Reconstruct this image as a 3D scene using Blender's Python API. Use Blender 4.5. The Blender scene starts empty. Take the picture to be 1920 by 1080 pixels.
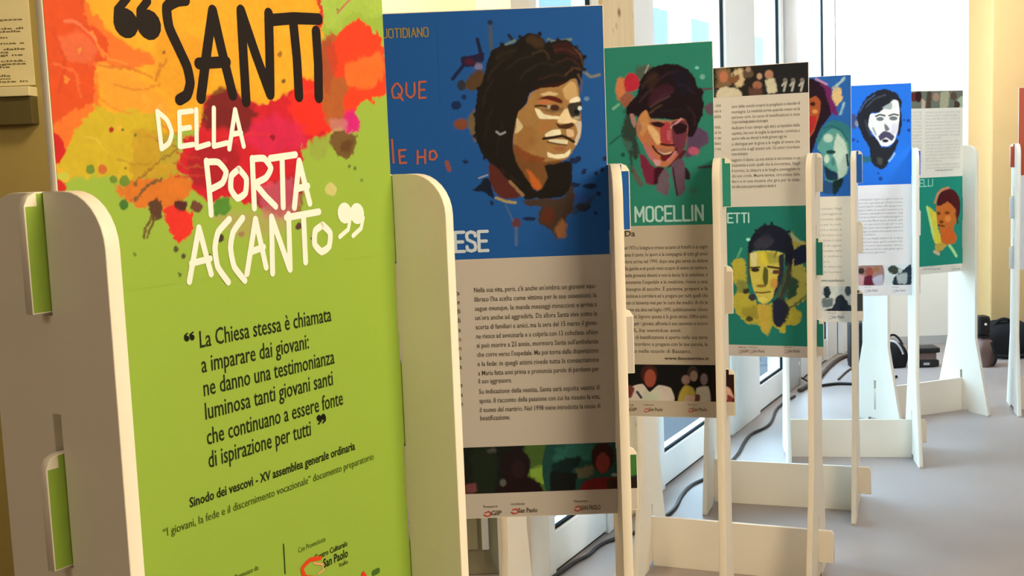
import bpy, bmesh, math, random
import numpy as np
from mathutils import Matrix, Vector

# ------------------------------------------------------------------ camera, sky, lamps, exposure
scene = bpy.context.scene
COL = scene.collection
F_PX, PITCH, ROLL, EYE = 2165.55, 0.1098, 0.0388, 1.5022
cam_data = bpy.data.cameras.new('camera')
cam_data.sensor_width = 36.0
cam_data.lens = F_PX / 1920 * 36.0
cam_data.clip_start = 0.05
cam = bpy.data.objects.new('camera', cam_data)
COL.objects.link(cam)
_f = Vector((0, math.cos(PITCH), -math.sin(PITCH)))
_u = Vector((0, math.sin(PITCH), math.cos(PITCH)))
_x = Vector((1, 0, 0))
_r = _x * math.cos(ROLL) - _u * math.sin(ROLL)
_t = _x * math.sin(ROLL) + _u * math.cos(ROLL)
cam.matrix_world = Matrix(((_r.x, _t.x, -_f.x, 0), (_r.y, _t.y, -_f.y, 0), (_r.z, _t.z, -_f.z, EYE), (0, 0, 0, 1)))
scene.camera = cam

world = bpy.data.worlds.new('daylight_sky')
scene.world = world
world.use_nodes = True
wn = world.node_tree
bg = wn.nodes['Background']
tc = wn.nodes.new('ShaderNodeTexCoord')
sep = wn.nodes.new('ShaderNodeSeparateXYZ')
rmp = wn.nodes.new('ShaderNodeValToRGB')
rmp.color_ramp.elements[0].position = 0.0
rmp.color_ramp.elements[0].color = (0.74, 0.93, 1.0, 1)
rmp.color_ramp.elements[1].position = 0.7
rmp.color_ramp.elements[1].color = (0.55, 0.80, 1.0, 1)
wn.links.new(tc.outputs['Generated'], sep.inputs[0])
wn.links.new(sep.outputs['Z'], rmp.inputs[0])
wn.links.new(rmp.outputs[0], bg.inputs['Color'])
bg.inputs['Strength'].default_value = 13.0

def area_lamp(name, loc, target, size, watts, color):
    d = bpy.data.lights.new(name, 'AREA')
    d.shape = 'DISK'; d.size = size; d.energy = watts; d.color = color
    o = bpy.data.objects.new(name, d); COL.objects.link(o)
    o.location = loc
    o.rotation_euler = (Vector(target) - Vector(loc)).to_track_quat('-Z', 'Y').to_euler()
    return o
WARM = (1.0, 0.80, 0.52)
area_lamp('room_and_fill_lamp', (1.9, 0.45, 2.7), (-0.3, 1.6, 1.2), 1.7, 118, WARM)          # over the visitors' side
area_lamp('room_and_fill_lamp', (-0.6, 3.3, 2.92), (-0.45, 4.27, 1.9), 0.5, 34, WARM)       # added fill, brightens the back wall
area_lamp('room_and_fill_lamp', (-1.6, -1.2, 2.9), (-0.6, 1.6, 1.0), 1.0, 16, (1.0, 0.84, 0.62))   # added weak fill from behind the visitor
area_lamp('room_and_fill_lamp', (4.4, 7.2, 2.92), (4.2, 8.2, 1.6), 0.4, 11, WARM)           # by the pier
area_lamp('room_and_fill_lamp', (2.6, 7.3, 2.92), (2.8, 8.6, 1.7), 0.5, 46, (0.96, 0.98, 1.0))   # added fill, whitens the end wall
area_lamp('room_and_fill_lamp', (2.7, 4.6, 2.95), (1.5, 6.0, 0.9), 0.6, 48, (0.86, 0.95, 1.0))   # added cool fill to lift the far half of the room

vs = scene.view_settings
vs.view_transform = 'Standard'
vs.look = 'None'
vs.exposure = 0.14
vs.gamma = 1.0
vs.use_curve_mapping = False
scene.cycles.max_bounces = 8
scene.cycles.diffuse_bounces = 5
scene.cycles.sample_clamp_indirect = 6.0

# ------------------------------------------------------------------ materials
def lin(c):
    c = np.asarray(c, float) / 255.0
    return np.where(c <= 0.04045, c / 12.92, ((c + 0.055) / 1.055) ** 2.4)

def mat(name, rgb, rough=0.6, noise=0.0, scale=8.0, bump=0.0, metal=0.0, spec=0.4):
    m = bpy.data.materials.new(name); m.use_nodes = True
    nt = m.node_tree; b = nt.nodes['Principled BSDF']
    c = tuple(float(x) for x in lin(rgb)) + (1,)
    b.inputs['Base Color'].default_value = c
    b.inputs['Roughness'].default_value = rough
    b.inputs['Metallic'].default_value = metal
    b.inputs['Specular IOR Level'].default_value = spec
    if noise or bump:
        co = nt.nodes.new('ShaderNodeTexCoord')
        n = nt.nodes.new('ShaderNodeTexNoise'); n.inputs['Scale'].default_value = scale; n.inputs['Detail'].default_value = 6
        nt.links.new(co.outputs['Object'], n.inputs['Vector'])
        if noise:
            r = nt.nodes.new('ShaderNodeValToRGB')
            r.color_ramp.elements[0].position = 0.3; r.color_ramp.elements[1].position = 0.7
            r.color_ramp.elements[0].color = tuple(x * (1 - noise) for x in c[:3]) + (1,)
            r.color_ramp.elements[1].color = tuple(min(1, x * (1 + noise)) for x in c[:3]) + (1,)
            nt.links.new(n.outputs['Fac'], r.inputs[0]); nt.links.new(r.outputs[0], b.inputs['Base Color'])
        if bump:
            bp = nt.nodes.new('ShaderNodeBump'); bp.inputs['Strength'].default_value = bump; bp.inputs['Distance'].default_value = 0.004
            nt.links.new(n.outputs['Fac'], bp.inputs['Height']); nt.links.new(bp.outputs[0], b.inputs['Normal'])
    return m

def ink_material():
    m = bpy.data.materials.new('printed_ink'); m.use_nodes = True
    nt = m.node_tree; b = nt.nodes['Principled BSDF']
    a = nt.nodes.new('ShaderNodeAttribute'); a.attribute_name = 'ink'
    nt.links.new(a.outputs['Color'], b.inputs['Base Color'])
    b.inputs['Roughness'].default_value = 0.55
    b.inputs['Specular IOR Level'].default_value = 0.15
    return m

def glass_material():
    m = bpy.data.materials.new('window_glass'); m.use_nodes = True
    nt = m.node_tree; nt.nodes.remove(nt.nodes['Principled BSDF'])
    out = nt.nodes['Material Output']
    t = nt.nodes.new('ShaderNodeBsdfTransparent'); t.inputs[0].default_value = (0.93, 0.98, 1.0, 1)
    g = nt.nodes.new('ShaderNodeBsdfGlossy'); g.inputs['Roughness'].default_value = 0.02
    fr = nt.nodes.new('ShaderNodeFresnel'); fr.inputs['IOR'].default_value = 1.45
    mx = nt.nodes.new('ShaderNodeMixShader')
    ge = nt.nodes.new('ShaderNodeNewGeometry')
    sb = nt.nodes.new('ShaderNodeMath'); sb.operation = 'SUBTRACT'; sb.inputs[0].default_value = 1.0
    ml = nt.nodes.new('ShaderNodeMath'); ml.operation = 'MULTIPLY'
    nt.links.new(ge.outputs['Backfacing'], sb.inputs[1]); nt.links.new(sb.outputs[0], ml.inputs[0]); nt.links.new(fr.outputs[0], ml.inputs[1])
    nt.links.new(ml.outputs[0], mx.inputs[0]); nt.links.new(t.outputs[0], mx.inputs[1]); nt.links.new(g.outputs[0], mx.inputs[2])
    nt.links.new(mx.outputs[0], out.inputs['Surface'])
    return m

def wood_material():
    m = mat('knotty_pine', (226, 202, 160), 0.6)
    nt = m.node_tree; b = nt.nodes['Principled BSDF']
    co = nt.nodes.new('ShaderNodeTexCoord'); mp = nt.nodes.new('ShaderNodeMapping'); mp.inputs['Scale'].default_value = (9, 9, 0.7)
    n = nt.nodes.new('ShaderNodeTexNoise'); n.inputs['Scale'].default_value = 3; n.inputs['Detail'].default_value = 8
    r = nt.nodes.new('ShaderNodeValToRGB')
    r.color_ramp.elements[0].color = tuple(lin((214, 186, 140))) + (1,); r.color_ramp.elements[1].color = tuple(lin((238, 216, 176))) + (1,)
    v = nt.nodes.new('ShaderNodeTexVoronoi'); v.inputs['Scale'].default_value = 9
    r2 = nt.nodes.new('ShaderNodeValToRGB'); r2.color_ramp.elements[0].position = 0.08; r2.color_ramp.elements[1].position = 0.22
    mx = nt.nodes.new('ShaderNodeMix'); mx.data_type = 'RGBA'
    mx.inputs['A'].default_value = tuple(lin((128, 92, 56))) + (1,)
    nt.links.new(co.outputs['Object'], mp.inputs[0]); nt.links.new(mp.outputs[0], n.inputs['Vector']); nt.links.new(n.outputs['Fac'], r.inputs[0])
    nt.links.new(co.outputs['Object'], v.inputs['Vector']); nt.links.new(v.outputs['Distance'], r2.inputs[0])
    nt.links.new(r2.outputs[0], mx.inputs['Factor']); nt.links.new(r.outputs[0], mx.inputs['B']); nt.links.new(mx.outputs['Result'], b.inputs['Base Color'])
    return m

M = {
    'board': mat('white_laminate_board', (236, 230, 218), 0.5, 0.02, 6),
    'floor': mat('resin_floor', (154, 144, 141), 0.42, 0.06, 1.6, 0.02),
    'plaster': mat('cream_plaster', (238, 226, 200), 0.8, 0.02, 5, 0.05),
    'khaki': mat('dim_khaki_plaster', (158, 140, 80), 0.8, 0.03, 4, 0.05),  # khaki darkened to carry the weaker light on the left wall
    'white_wall': mat('white_plaster', (240, 238, 232), 0.8, 0.01, 5, 0.05),
    'yellow': mat('yellow_plaster', (206, 174, 122), 0.8, 0.02, 5, 0.05),
    'ceil': mat('ceiling_paint', (235, 230, 220), 0.9, 0.01, 5),
    'frame': mat('white_window_frame', (238, 242, 244), 0.4, 0.01, 6),
    'gasket': mat('dark_gasket', (30, 34, 38), 0.9, 0.1, 30, spec=0.1),
    'grey_frame': mat('grey_window_post', (186, 188, 190), 0.5, 0.03, 6),
    'glass': glass_material(), 'wood': wood_material(), 'ink': ink_material(),
    'black': mat('black_plastic', (22, 22, 25), 0.5, 0.1, 20),
    'fabric': mat('black_fabric', (20, 18, 22), 0.9, 0.2, 40, 0.3),
    'brown': mat('brown_cable_cover', (72, 58, 48), 0.6, 0.1, 20),
    'cable': mat('black_cable', (24, 26, 32), 0.45, 0.05, 30),
    'paper': mat('cream_paper', (214, 204, 160), 0.8, 0.02, 10),
    'rail': mat('olive_rail', (150, 136, 84), 0.6, 0.03, 10),
    'shadow_rail': mat('olive_shadow_rail', (84, 74, 36), 0.7, 0.03, 10),  # dark olive, shadow under the ledge put into the colour
    'asphalt': mat('blue_grey_asphalt', (30, 33, 40), 0.9, 0.15, 4),
    'facade': mat('pale_blue_facade', (190, 200, 210), 0.8, 0.03, 3),
    'facade2': mat('blue_pane', (56, 74, 106), 0.8, 0.03, 3),
    'chrome': mat('pale_metal', (196, 196, 200), 0.3, 0.02, 10, metal=0.6),
    'shade_grey': mat('shaded_wall_grey', (150, 146, 122), 0.6, 0.03, 8),  # grey with the wall base's shade in the colour
    'skin_pink': mat('rosy_cloth', (112, 90, 86), 0.8, 0.1, 12),
}

# ------------------------------------------------------------------ mesh helpers
def link(name, me, material=None, parent=None):
    o = bpy.data.objects.new(name, me); COL.objects.link(o)
    if material is not None: me.materials.append(material)
    if parent is not None: o.parent = parent
    return o

def from_bm(name, bm, material, parent=None, smooth=False):
    bmesh.ops.recalc_face_normals(bm, faces=bm.faces[:])
    me = bpy.data.meshes.new(name); bm.to_mesh(me); bm.free()
    if smooth:
        for p in me.polygons: p.use_smooth = True
    return link(name, me, material, parent)

def tag(o, label=None, cat=None, group=None, kind=None):
    if label: o['label'] = label
    if cat: o['category'] = cat
    if group: o['group'] = group
    if kind: o['kind'] = kind
    return o

def empty(name, loc=(0, 0, 0), rz=0.0):
    o = bpy.data.objects.new(name, None); COL.objects.link(o)
    o.empty_display_size = 0.1
    o.location = loc; o.rotation_euler = (0, 0, rz)
    return o

def box(bm, x0, x1, y0, y1, z0, z1, mtx=None, bevel=0.0):
    vs_ = [bm.verts.new((x, y, z)) for x in (x0, x1) for y in (y0, y1) for z in (z0, z1)]
    q = [(0, 1, 3, 2), (4, 6, 7, 5), (0, 4, 5, 1), (2, 3, 7, 6), (0, 2, 6, 4), (1, 5, 7, 3)]
    fs = [bm.faces.new([vs_[i] for i in f]) for f in q]
    if bevel > 0:
        es = list({e for f in fs for e in f.edges})
        r = bmesh.ops.bevel(bm, geom=es, offset=bevel, segments=2, affect='EDGES', profile=0.5)
        if mtx is not None:
            vv = list({v for f in r['faces'] for v in f.verts} | {v for v in vs_ if v.is_valid})
            bmesh.ops.transform(bm, matrix=mtx, verts=vv)
    elif mtx is not None:
        bmesh.ops.transform(bm, matrix=mtx, verts=vs_)

def slab_curve(name, outline, holes, depth, bevel, material, parent, axes):
    """A flat board: 2-D outline with holes, extruded to depth and slightly rounded on its edges.
    axes maps local 2-D (a, b) and thickness c to the parent's x, y, z."""
    cu = bpy.data.curves.new(name, 'CURVE'); cu.dimensions = '2D'; cu.fill_mode = 'BOTH'
    cu.extrude = depth / 2 - bevel; cu.bevel_depth = bevel; cu.bevel_resolution = 1
    cu.offset = -bevel
    for loop in [outline] + holes:
        sp = cu.splines.new('POLY'); sp.points.add(len(loop) - 1); sp.use_cyclic_u = True
        for p, (a, b) in zip(sp.points, loop): p.co = (a, b, 0, 1)
    t = bpy.data.objects.new('tmp', cu); COL.objects.link(t)
    dg = bpy.context.evaluated_depsgraph_get()
    me = bpy.data.meshes.new_from_object(t.evaluated_get(dg))
    bpy.data.objects.remove(t); bpy.data.curves.remove(cu)
    me.transform(axes); me.name = name
    me.materials.clear()
    bm = bmesh.new(); bm.from_mesh(me)
    bmesh.ops.remove_doubles(bm, verts=bm.verts[:], dist=1e-6)
    bmesh.ops.recalc_face_normals(bm, faces=bm.faces[:]); bm.to_mesh(me); bm.free()
    return link(name, me, material, parent)

def arc(cx, cy, r, a0, a1, n):
    return [(cx + r * math.cos(math.radians(a0 + (a1 - a0) * i / n)), cy + r * math.sin(math.radians(a0 + (a1 - a0) * i / n))) for i in range(n + 1)]

def tube(name, pts, r, material, parent=None, res=3, smooth=True):
    cu = bpy.data.curves.new(name, 'CURVE'); cu.dimensions = '3D'; cu.bevel_depth = r; cu.bevel_resolution = res; cu.use_fill_caps = True
    sp = cu.splines.new('NURBS'); sp.points.add(len(pts) - 1); sp.use_endpoint_u = True; sp.order_u = 3; sp.resolution_u = 6
    for p, q in zip(sp.points, pts): p.co = (*q, 1)
    t = bpy.data.objects.new('tmp', cu); COL.objects.link(t)
    dg = bpy.context.evaluated_depsgraph_get()
    me = bpy.data.meshes.new_from_object(t.evaluated_get(dg))
    bpy.data.objects.remove(t); bpy.data.curves.remove(cu)
    me.materials.clear(); me.name = name
    for p in me.polygons: p.use_smooth = True
    return link(name, me, material, parent)

# ------------------------------------------------------------------ the room
WD = Vector((0.4615, 0.8871, 0)); WN = Vector((0.8871, -0.4615, 0)); W0 = Vector((0.124, 4.057, 0))
WROT = math.atan2(WD.y, WD.x)
def wmat():   # window-wall frame: x along the wall, y out of the room, z up
    return Matrix.Translation(W0) @ Matrix.Rotation(WROT, 4, 'Z')
WM = wmat()
HC = 3.0

def structure(name, bm, material, parent=None, smooth=False):
    o = from_bm(name, bm, material, parent, smooth)
    if parent is None: o['kind'] = 'structure'
    return o

def corner(s, y=0.0): return WM @ Vector((s, y, 0))

bm = bmesh.new()
A, B_ = corner(-0.2, 0.13), corner(5.2, 0.13)
fl = [(-6, 4.3), (-6, -4), (7.5, -4), (7.5, 9.2), (B_.x, 9.2), (B_.x, B_.y), (A.x, A.y), (A.x, 4.3)]
lo = [bm.verts.new((x, y, -0.1)) for x, y in fl]; hi = [bm.verts.new((x, y, 0)) for x, y in fl]
bm.faces.new(hi); bm.faces.new(lo[::-1])
for i in range(len(fl)): bm.faces.new((lo[i], lo[(i + 1) % len(fl)], hi[(i + 1) % len(fl)], hi[i]))
structure('floor', bm, M['floor'])
bm = bmesh.new()
lo = [bm.verts.new((x, y, HC)) for x, y in fl]; hi = [bm.verts.new((x, y, HC + 0.1)) for x, y in fl]
bm.faces.new(hi); bm.faces.new(lo[::-1])
for i in range(len(fl)): bm.faces.new((lo[i], lo[(i + 1) % len(fl)], hi[(i + 1) % len(fl)], hi[i]))
structure('ceiling', bm, M['ceil'])

bm = bmesh.new()                      # the window wall: solid stub, header and the far pier
box(bm, -0.2, -0.06, 0, 0.13, 0, HC, WM); structure('wall_left', bm, M['white_wall'])
bm = bmesh.new(); box(bm, -0.06, 4.85, 0, 0.13, 2.721, HC, WM); structure('wall_upper', bm, M['white_wall'])
bm = bmesh.new(); box(bm, 4.851, 5.2, 0, 0.13, 0, HC, WM); structure('wall_corner', bm, M['white_wall'])
yb = 4.27
bm = bmesh.new(); box(bm, -0.9, corner(-0.2).x + 0.02, yb, yb + 0.1, 0, HC); structure('wall_back', bm, M['plaster'])
bm = bmesh.new(); box(bm, -6, -0.9, yb, yb + 0.1, 0, HC); structure('wall_far', bm, M['khaki'])
cE = corner(5.2)
bm = bmesh.new(); box(bm, cE.x - 0.1, 4.2, cE.y, cE.y + 0.1, 0, HC); structure('wall_end', bm, M['white_wall'])
bm = bmesh.new(); box(bm, 3.44, 7.5, cE.y - 0.42, cE.y - 0.0, 0, HC, None, 0.012); structure('wall_pier', bm, M['yellow'])
bm = bmesh.new(); box(bm, 7.4, 7.5, -4, cE.y, 0, HC); structure('wall_right', bm, M['plaster'])
bm = bmesh.new(); box(bm, -6, 7.5, -4.1, -4.0, 0, HC); structure('wall_front', bm, M['plaster'])
bm = bmesh.new(); box(bm, -6.1, -6, -4, yb, 0, HC); structure('wall_side', bm, M['khaki'])

def window(n, s0, s1, lw, rw, glass0=None):
    """full-height glazed door: stiles lw and rw wide, bottom rail, gasket, pane"""
    bm = bmesh.new()
    box(bm, s0, s0 + lw, 0.0, 0.09, 0, 2.72, WM, 0.006); box(bm, s1 - rw, s1, 0.0, 0.09, 0, 2.72, WM, 0.006)
    box(bm, s0 + lw, s1 - rw, 0.008, 0.085, 0.012, 0.16, WM, 0.006); box(bm, s0 + lw, s1 - rw, 0.008, 0.085, 2.6, 2.72, WM, 0.006)
    w = structure('window_%d' % n, bm, M['frame'])
    bm = bmesh.new()
    a, b = s0 + lw, s1 - rw
    box(bm, a, b, 0.014, 0.028, 0.162, 0.172, WM); box(bm, a, a + 0.012, 0.020, 0.028, 0.172, 2.6, WM); box(bm, b - 0.012, b, 0.014, 0.028, 0.172, 2.6, WM)
    box(bm, s0, s1, 0.02, 0.08, 0.0, 0.0115, WM)
    structure('gasket', bm, M['gasket'], w)
    bm = bmesh.new(); box(bm, a + 0.002, b - 0.002, 0.03, 0.04, 0.165, 2.6, WM)
    structure('pane', bm, M['glass'], w)
    return w
window(1, -0.06, 0.55, 0.06, 0.06)
window(2, 0.92, 2.28, 0.24, 0.07)
window(3, 2.285, 3.40, 0.48, 0.07)
window(4, 3.72, 4.85, 0.06, 0.30)
bm = bmesh.new(); box(bm, 0.56, 0.90, -0.012, 0.13, 0, HC, WM, 0.02); structure('trim_1', bm, M['wood'])
bm = bmesh.new(); box(bm, 3.405, 3.715, -0.01, 0.13, 0, 2.72, WM, 0.008); structure('trim_2', bm, M['grey_frame'])
bm = bmesh.new(); box(bm, 4.86, 5.1, -0.05, -0.005, 0, 2.72, WM, 0.008); structure('trim_3', bm, M['frame'])
bm = bmesh.new(); box(bm, cE.x + 0.02, 3.43, cE.y - 0.012, cE.y - 0.001, 0, 0.06); structure('baseboard_end', bm, M['grey_frame'])

bm = bmesh.new()                      # outside the windows
box(bm, -16, 30, 0.16, 34, -0.14, -0.06, WM); structure('exterior_ground', bm, M['asphalt'])
ART = {
 1: {
  "bands": [(0, 1000, (143, 176, 70))],
  "portrait": [
   ('P',(221,163,43),2.3,6.9,1.0,[4.7,-30.5,531.1,-96.8,558.3,3.7,459.4,87.4,443.5,146.5,438.6,204.9,354.5,213.4,268.3,221.3,155.6,247.4,77.6,270.9,6.4,292.4,7.3,212.6]),
   ('P',(207,142,41),8.8,5.9,0.5,[166.9,122.7,232.2,130.9,245.6,175.6,191.5,209.3,153.9,179.0]),
   ('P',(221,114,45),3.3,5.9,1.0,[-1.6,-29.3,71.0,-36.9,66.1,89.3,84.7,116.8,111.8,138.5,156.5,151.1,155.3,163.5,101.6,169.0,70.4,193.8,74.8,223.3,44.5,246.9,5.8,263.8]),
   ('P',(207,77,34),3.2,5.1,1.0,[6.8,95.1,59.1,90.0,66.9,118.1,90.3,134.0,91.7,157.5,72.0,176.1,62.2,205.8,33.5,217.9,8.5,235.3,9.4,156.2]),
   ('P',(216,109,74),5.1,4.4,0.7,[27.5,138.2,55.3,130.6,78.4,146.5,62.5,164.9,35.5,160.5]),
   ('P',(223,156,53),4.1,5.5,1.0,[73.1,164.4,116.5,168.3,160.1,197.4,174.5,215.9,104.3,219.9,80.0,205.4]),
   ('P',(191,171,43),2.7,6.1,1.0,[15.2,269.6,45.8,232.3,65.2,211.6,93.2,220.1,127.5,213.5,157.6,225.5,163.3,250.6,145.4,272.3,176.4,285.7,112.6,293.1,68.7,288.6,33.5,290.4]),
   ('P',(177,142,43),5.6,6.3,0.7,[117.9,235.0,164.2,241.2,185.7,273.1,174.7,304.8,119.3,302.6,107.0,271.5]),
   ('P',(200,114,43),3.5,6.4,1.0,[85.7,301.2,112.6,293.1,184.0,292.3,208.0,306.1,172.6,327.1,140.0,331.6,102.8,317.2]),
   ('P',(191,33,38),1.9,1.9,1.0,[9.2,241.0,18.9,243.9,26.3,258.3,16.5,269.7,6.7,275.2]),
   ('P',(181,190,74),1.9,2.5,1.0,[9.8,283.9,24.0,282.6,26.7,290.2,11.8,291.4]),
   ('P',(191,37,38),1.9,1.9,1.0,[9.9,289.6,20.7,295.8,18.6,304.4,9.4,302.8]),
   ('P',(191,30,48),3.3,8.3,1.0,[191.6,254.0,223.2,231.5,230.7,195.6,280.1,191.0,307.1,200.5,376.5,191.9,398.7,173.5,440.7,179.3,451.8,204.7,482.3,215.3,463.8,234.1,434.8,250.3,401.8,259.5,389.2,284.5,391.4,320.6,353.4,343.8,305.0,334.1,259.2,324.9,223.4,326.5,195.3,305.6,180.5,285.8]),
   ('P',(219,45,36),5.4,7.2,1.0,[375.9,199.0,399.0,170.0,441.0,175.7,454.8,208.3,481.7,222.8,435.2,245.2,392.9,241.4]),
   ('P',(199,37,90),10.2,6.8,0.7,[285.4,234.6,354.2,216.9,404.0,234.3,401.8,259.5,330.0,269.1]),
   ('P',(89,30,32),7.1,7.1,0.85,[230.5,198.9,262.5,184.9,298.0,197.3,315.1,217.4,289.2,244.7,258.1,234.6,223.2,231.5]),
   ('P',(139,26,43),7.7,6.1,0.7,[194.0,273.3,239.2,247.8,282.5,268.3,251.6,307.8,204.1,302.7]),
   ('P',(111,33,43),6.8,6.8,0.7,[346.7,304.5,388.0,298.8,383.7,349.2,323.4,345.6,296.1,326.8]),
   ('P',(191,90,122),6.0,6.0,0.6,[317.0,306.9,372.2,301.9,390.5,331.4,367.7,355.4,313.4,348.5]),
   ('P',(182,133,127),8.2,7.4,0.35,[231.0,340.1,294.9,340.5,362.9,351.5,340.6,374.9,264.1,372.6]),
   ('S',(191,66,32),1.8,2.5,0.6,4.3,[21.4,133.0,32.1,160.6,23.5,195.2]),
   ('S',(233,142,64),1.9,2.6,0.7,3.9,[69.3,129.6,88.1,157.7,113.4,161.2]),
   ('S',(191,104,43),2.0,2.6,0.7,3.3,[76.4,167.1,116.6,167.1,150.3,176.0]),
   ('S',(199,123,47),2.0,2.7,0.7,3.3,[96.2,187.1,133.4,190.8,161.4,183.7]),
   ('S',(186,114,47),2.1,2.8,0.8,4.2,[153.9,179.0,163.3,163.1,173.6,154.5]),
   ('S',(209,133,47),2.0,2.6,0.8,2.6,[76.7,202.5,93.8,214.1,115.7,218.0]),
   ('S',(221,114,64),1.8,2.5,0.6,3.7,[18.2,167.0,44.4,174.4,48.8,200.3]),
   ('S',(227,142,116),1.9,2.5,0.5,3.1,[35.9,120.6,56.1,121.9,75.6,137.9]),
   ('S',(177,56,43),2.2,2.9,0.8,2.9,[178.4,263.4,194.5,268.2,212.8,271.1]),
   ('S',(167,76,43),2.2,2.9,0.8,2.9,[173.2,276.0,193.4,281.0,218.8,281.6]),
   ('S',(177,56,43),2.2,2.9,0.8,2.9,[175.8,292.0,196.4,294.0,222.3,290.2]),
   ('S',(186,123,43),2.1,2.8,0.7,2.8,[157.0,231.8,180.4,241.2,196.4,247.6]),
   ('S',(177,123,43),2.1,2.8,0.7,2.1,[132.7,241.1,155.5,248.7,179.7,248.8]),
   ('S',(209,47,64),2.4,3.2,0.6,4.0,[274.8,251.4,303.6,241.3,341.9,244.9]),
   ('S',(228,66,43),2.6,3.5,0.7,4.4,[397.4,187.8,424.2,183.5,437.3,194.0]),
   ('S',(233,123,64),3.0,4.0,0.7,5.0,[550.8,95.5,563.8,116.1,580.5,122.8]),
   ('S',(186,66,43),2.9,3.8,0.7,4.8,[506.7,128.5,487.6,151.8,480.2,185.5]),
   ('S',(210,142,53),2.7,3.6,0.8,5.5,[447.2,102.8,440.4,132.2,428.6,168.9]),
   ('S',(158,133,43),2.0,2.7,0.7,2.0,[92.2,271.2,114.0,277.8,137.3,275.2]),
   ('S',(205,190,74),1.9,2.6,0.6,2.6,[51.7,244.0,68.7,249.9,78.4,262.0]),
   ('P',(228,171,74),2.5,3.1,0.5,[37.4,183.3,36.5,185.0,34.3,186.1,31.8,186.2,29.9,185.3,29.3,183.6,30.2,181.9,32.3,180.8,34.8,180.7,36.8,181.6]),
   ('P',(228,171,74),2.5,3.2,0.5,[57.6,150.6,56.6,152.4,54.5,153.6,51.9,153.7,49.9,152.8,49.3,151.1,50.2,149.4,52.4,148.2,55.0,148.0,57.0,149.0]),
   ('P',(228,171,74),2.8,3.5,0.5,[141.0,201.0,139.9,202.8,137.5,204.0,134.6,204.1,132.4,203.0,131.7,201.2,132.7,199.4,135.2,198.2,138.0,198.1,140.2,199.2]),
   ('P',(228,171,74),2.7,3.4,0.5,[103.6,235.0,102.6,236.8,100.3,237.9,97.5,237.9,95.4,236.8,94.8,235.1,95.8,233.3,98.1,232.2,100.8,232.2,103.0,233.3]),
   ('P',(228,171,74),2.8,3.6,0.5,[163.8,209.8,162.7,211.7,160.2,212.9,157.3,212.9,155.0,211.8,154.2,210.0,155.3,208.1,157.8,207.0,160.8,206.9,163.1,208.0]),
   ('P',(209,56,85),3.4,4.2,0.5,[337.5,307.7,336.1,309.7,333.1,310.9,329.5,310.7,326.6,309.4,325.7,307.3,327.0,305.3,330.0,304.1,333.7,304.2,336.5,305.6]),
   ('P',(209,56,85),3.4,4.3,0.5,[360.1,276.7,358.8,278.7,355.7,279.9,351.9,279.9,349.1,278.5,348.1,276.4,349.4,274.4,352.5,273.2,356.2,273.2,359.1,274.6]),
   ('P',(209,56,85),3.1,3.9,0.5,[260.0,274.6,258.8,276.6,256.0,277.7,252.6,277.7,250.1,276.4,249.2,274.4,250.4,272.5,253.2,271.3,256.5,271.4,259.1,272.7]),
   ('P',(228,171,74),3.5,4.4,0.5,[417.0,154.9,415.6,157.1,412.3,158.6,408.4,158.7,405.4,157.6,404.4,155.5,405.7,153.4,409.0,151.9,412.9,151.7,416.0,152.9]),
   ('P',(228,171,74),3.5,4.3,0.5,[389.9,106.9,388.5,109.0,385.3,110.5,381.5,110.8,378.6,109.7,377.6,107.7,379.0,105.6,382.1,104.1,385.9,103.8,388.9,104.9]),
   ('P',(167,91,47),4.7,6.5,1.0,[443.1,124.8,469.3,101.2,501.6,121.3,503.0,173.6,492.9,226.5,463.5,237.8,442.8,219.5,441.0,175.7]),
   ('P',(220,62,34),3.9,8.8,1.0,[458.8,120.2,491.9,99.6,519.3,75.2,551.8,84.0,584.8,100.8,589.2,139.5,588.3,182.6,554.9,195.1,531.0,191.8,514.8,214.9,493.2,222.7,489.6,196.5,509.5,165.9,470.3,156.3]),
   ('P',(229,106,45),6.9,7.9,1.0,[499.7,143.8,548.0,130.0,579.8,116.6,586.0,147.4,575.7,167.3,532.2,176.5,503.0,173.6]),
   ('P',(149,66,47),5.5,5.5,0.6,[445.3,124.6,470.6,112.1,479.1,144.8,456.3,189.9,444.9,168.3]),
   ('P',(201,34,127),4.8,3.8,1.0,[488.0,215.3,506.1,207.5,521.3,222.5,517.7,237.8,491.5,243.1,480.8,234.1]),
   ('P',(186,123,127),4.7,4.7,0.7,[457.1,220.8,493.2,222.7,489.3,241.6,459.9,240.0]),
   ('P',(107,83,47),2.8,4.7,1.0,[459.7,243.0,486.1,238.6,512.3,245.4,506.9,268.2,488.6,277.8,466.3,271.4,456.3,256.3]),
   ('P',(89,56,32),4.8,3.8,0.8,[479.2,252.8,502.5,250.7,495.2,268.1,478.0,267.1]),
   ('P',(139,152,70),5.5,7.3,0.6,[424.2,247.3,456.8,250.4,446.2,271.0,421.6,277.9,417.5,263.3]),
   ('P',(153,186,81),2.9,7.7,1.0,[451.4,52.0,598.6,37.7,592.3,69.2,552.4,76.3,517.5,67.9,492.5,92.2,458.5,98.4,451.8,73.5]),
   ('S',(177,104,95),1.4,0.0,1.0,2.8,[484.9,74.4,506.8,57.7,525.1,46.3]),
   ('S',(192,56,43),2.7,4.5,1.0,8.2,[448.9,55.8,451.8,73.5,445.6,95.7,436.2,105.0]),
   ('P',(212,49,43),2.2,3.7,1.0,[154.5,330.5,172.6,327.1,198.3,338.2,194.9,357.5,181.3,368.2,168.6,371.7,160.3,355.1]),
   ('P',(85,58,45),2.1,2.8,1.0,[131.6,320.5,145.4,316.2,152.5,326.0,149.6,340.4,137.5,342.2,131.3,333.0]),
   ('S',(102,87,47),1.4,2.1,1.0,3.5,[135.5,337.6,124.1,351.3,120.1,361.6]),
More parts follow.
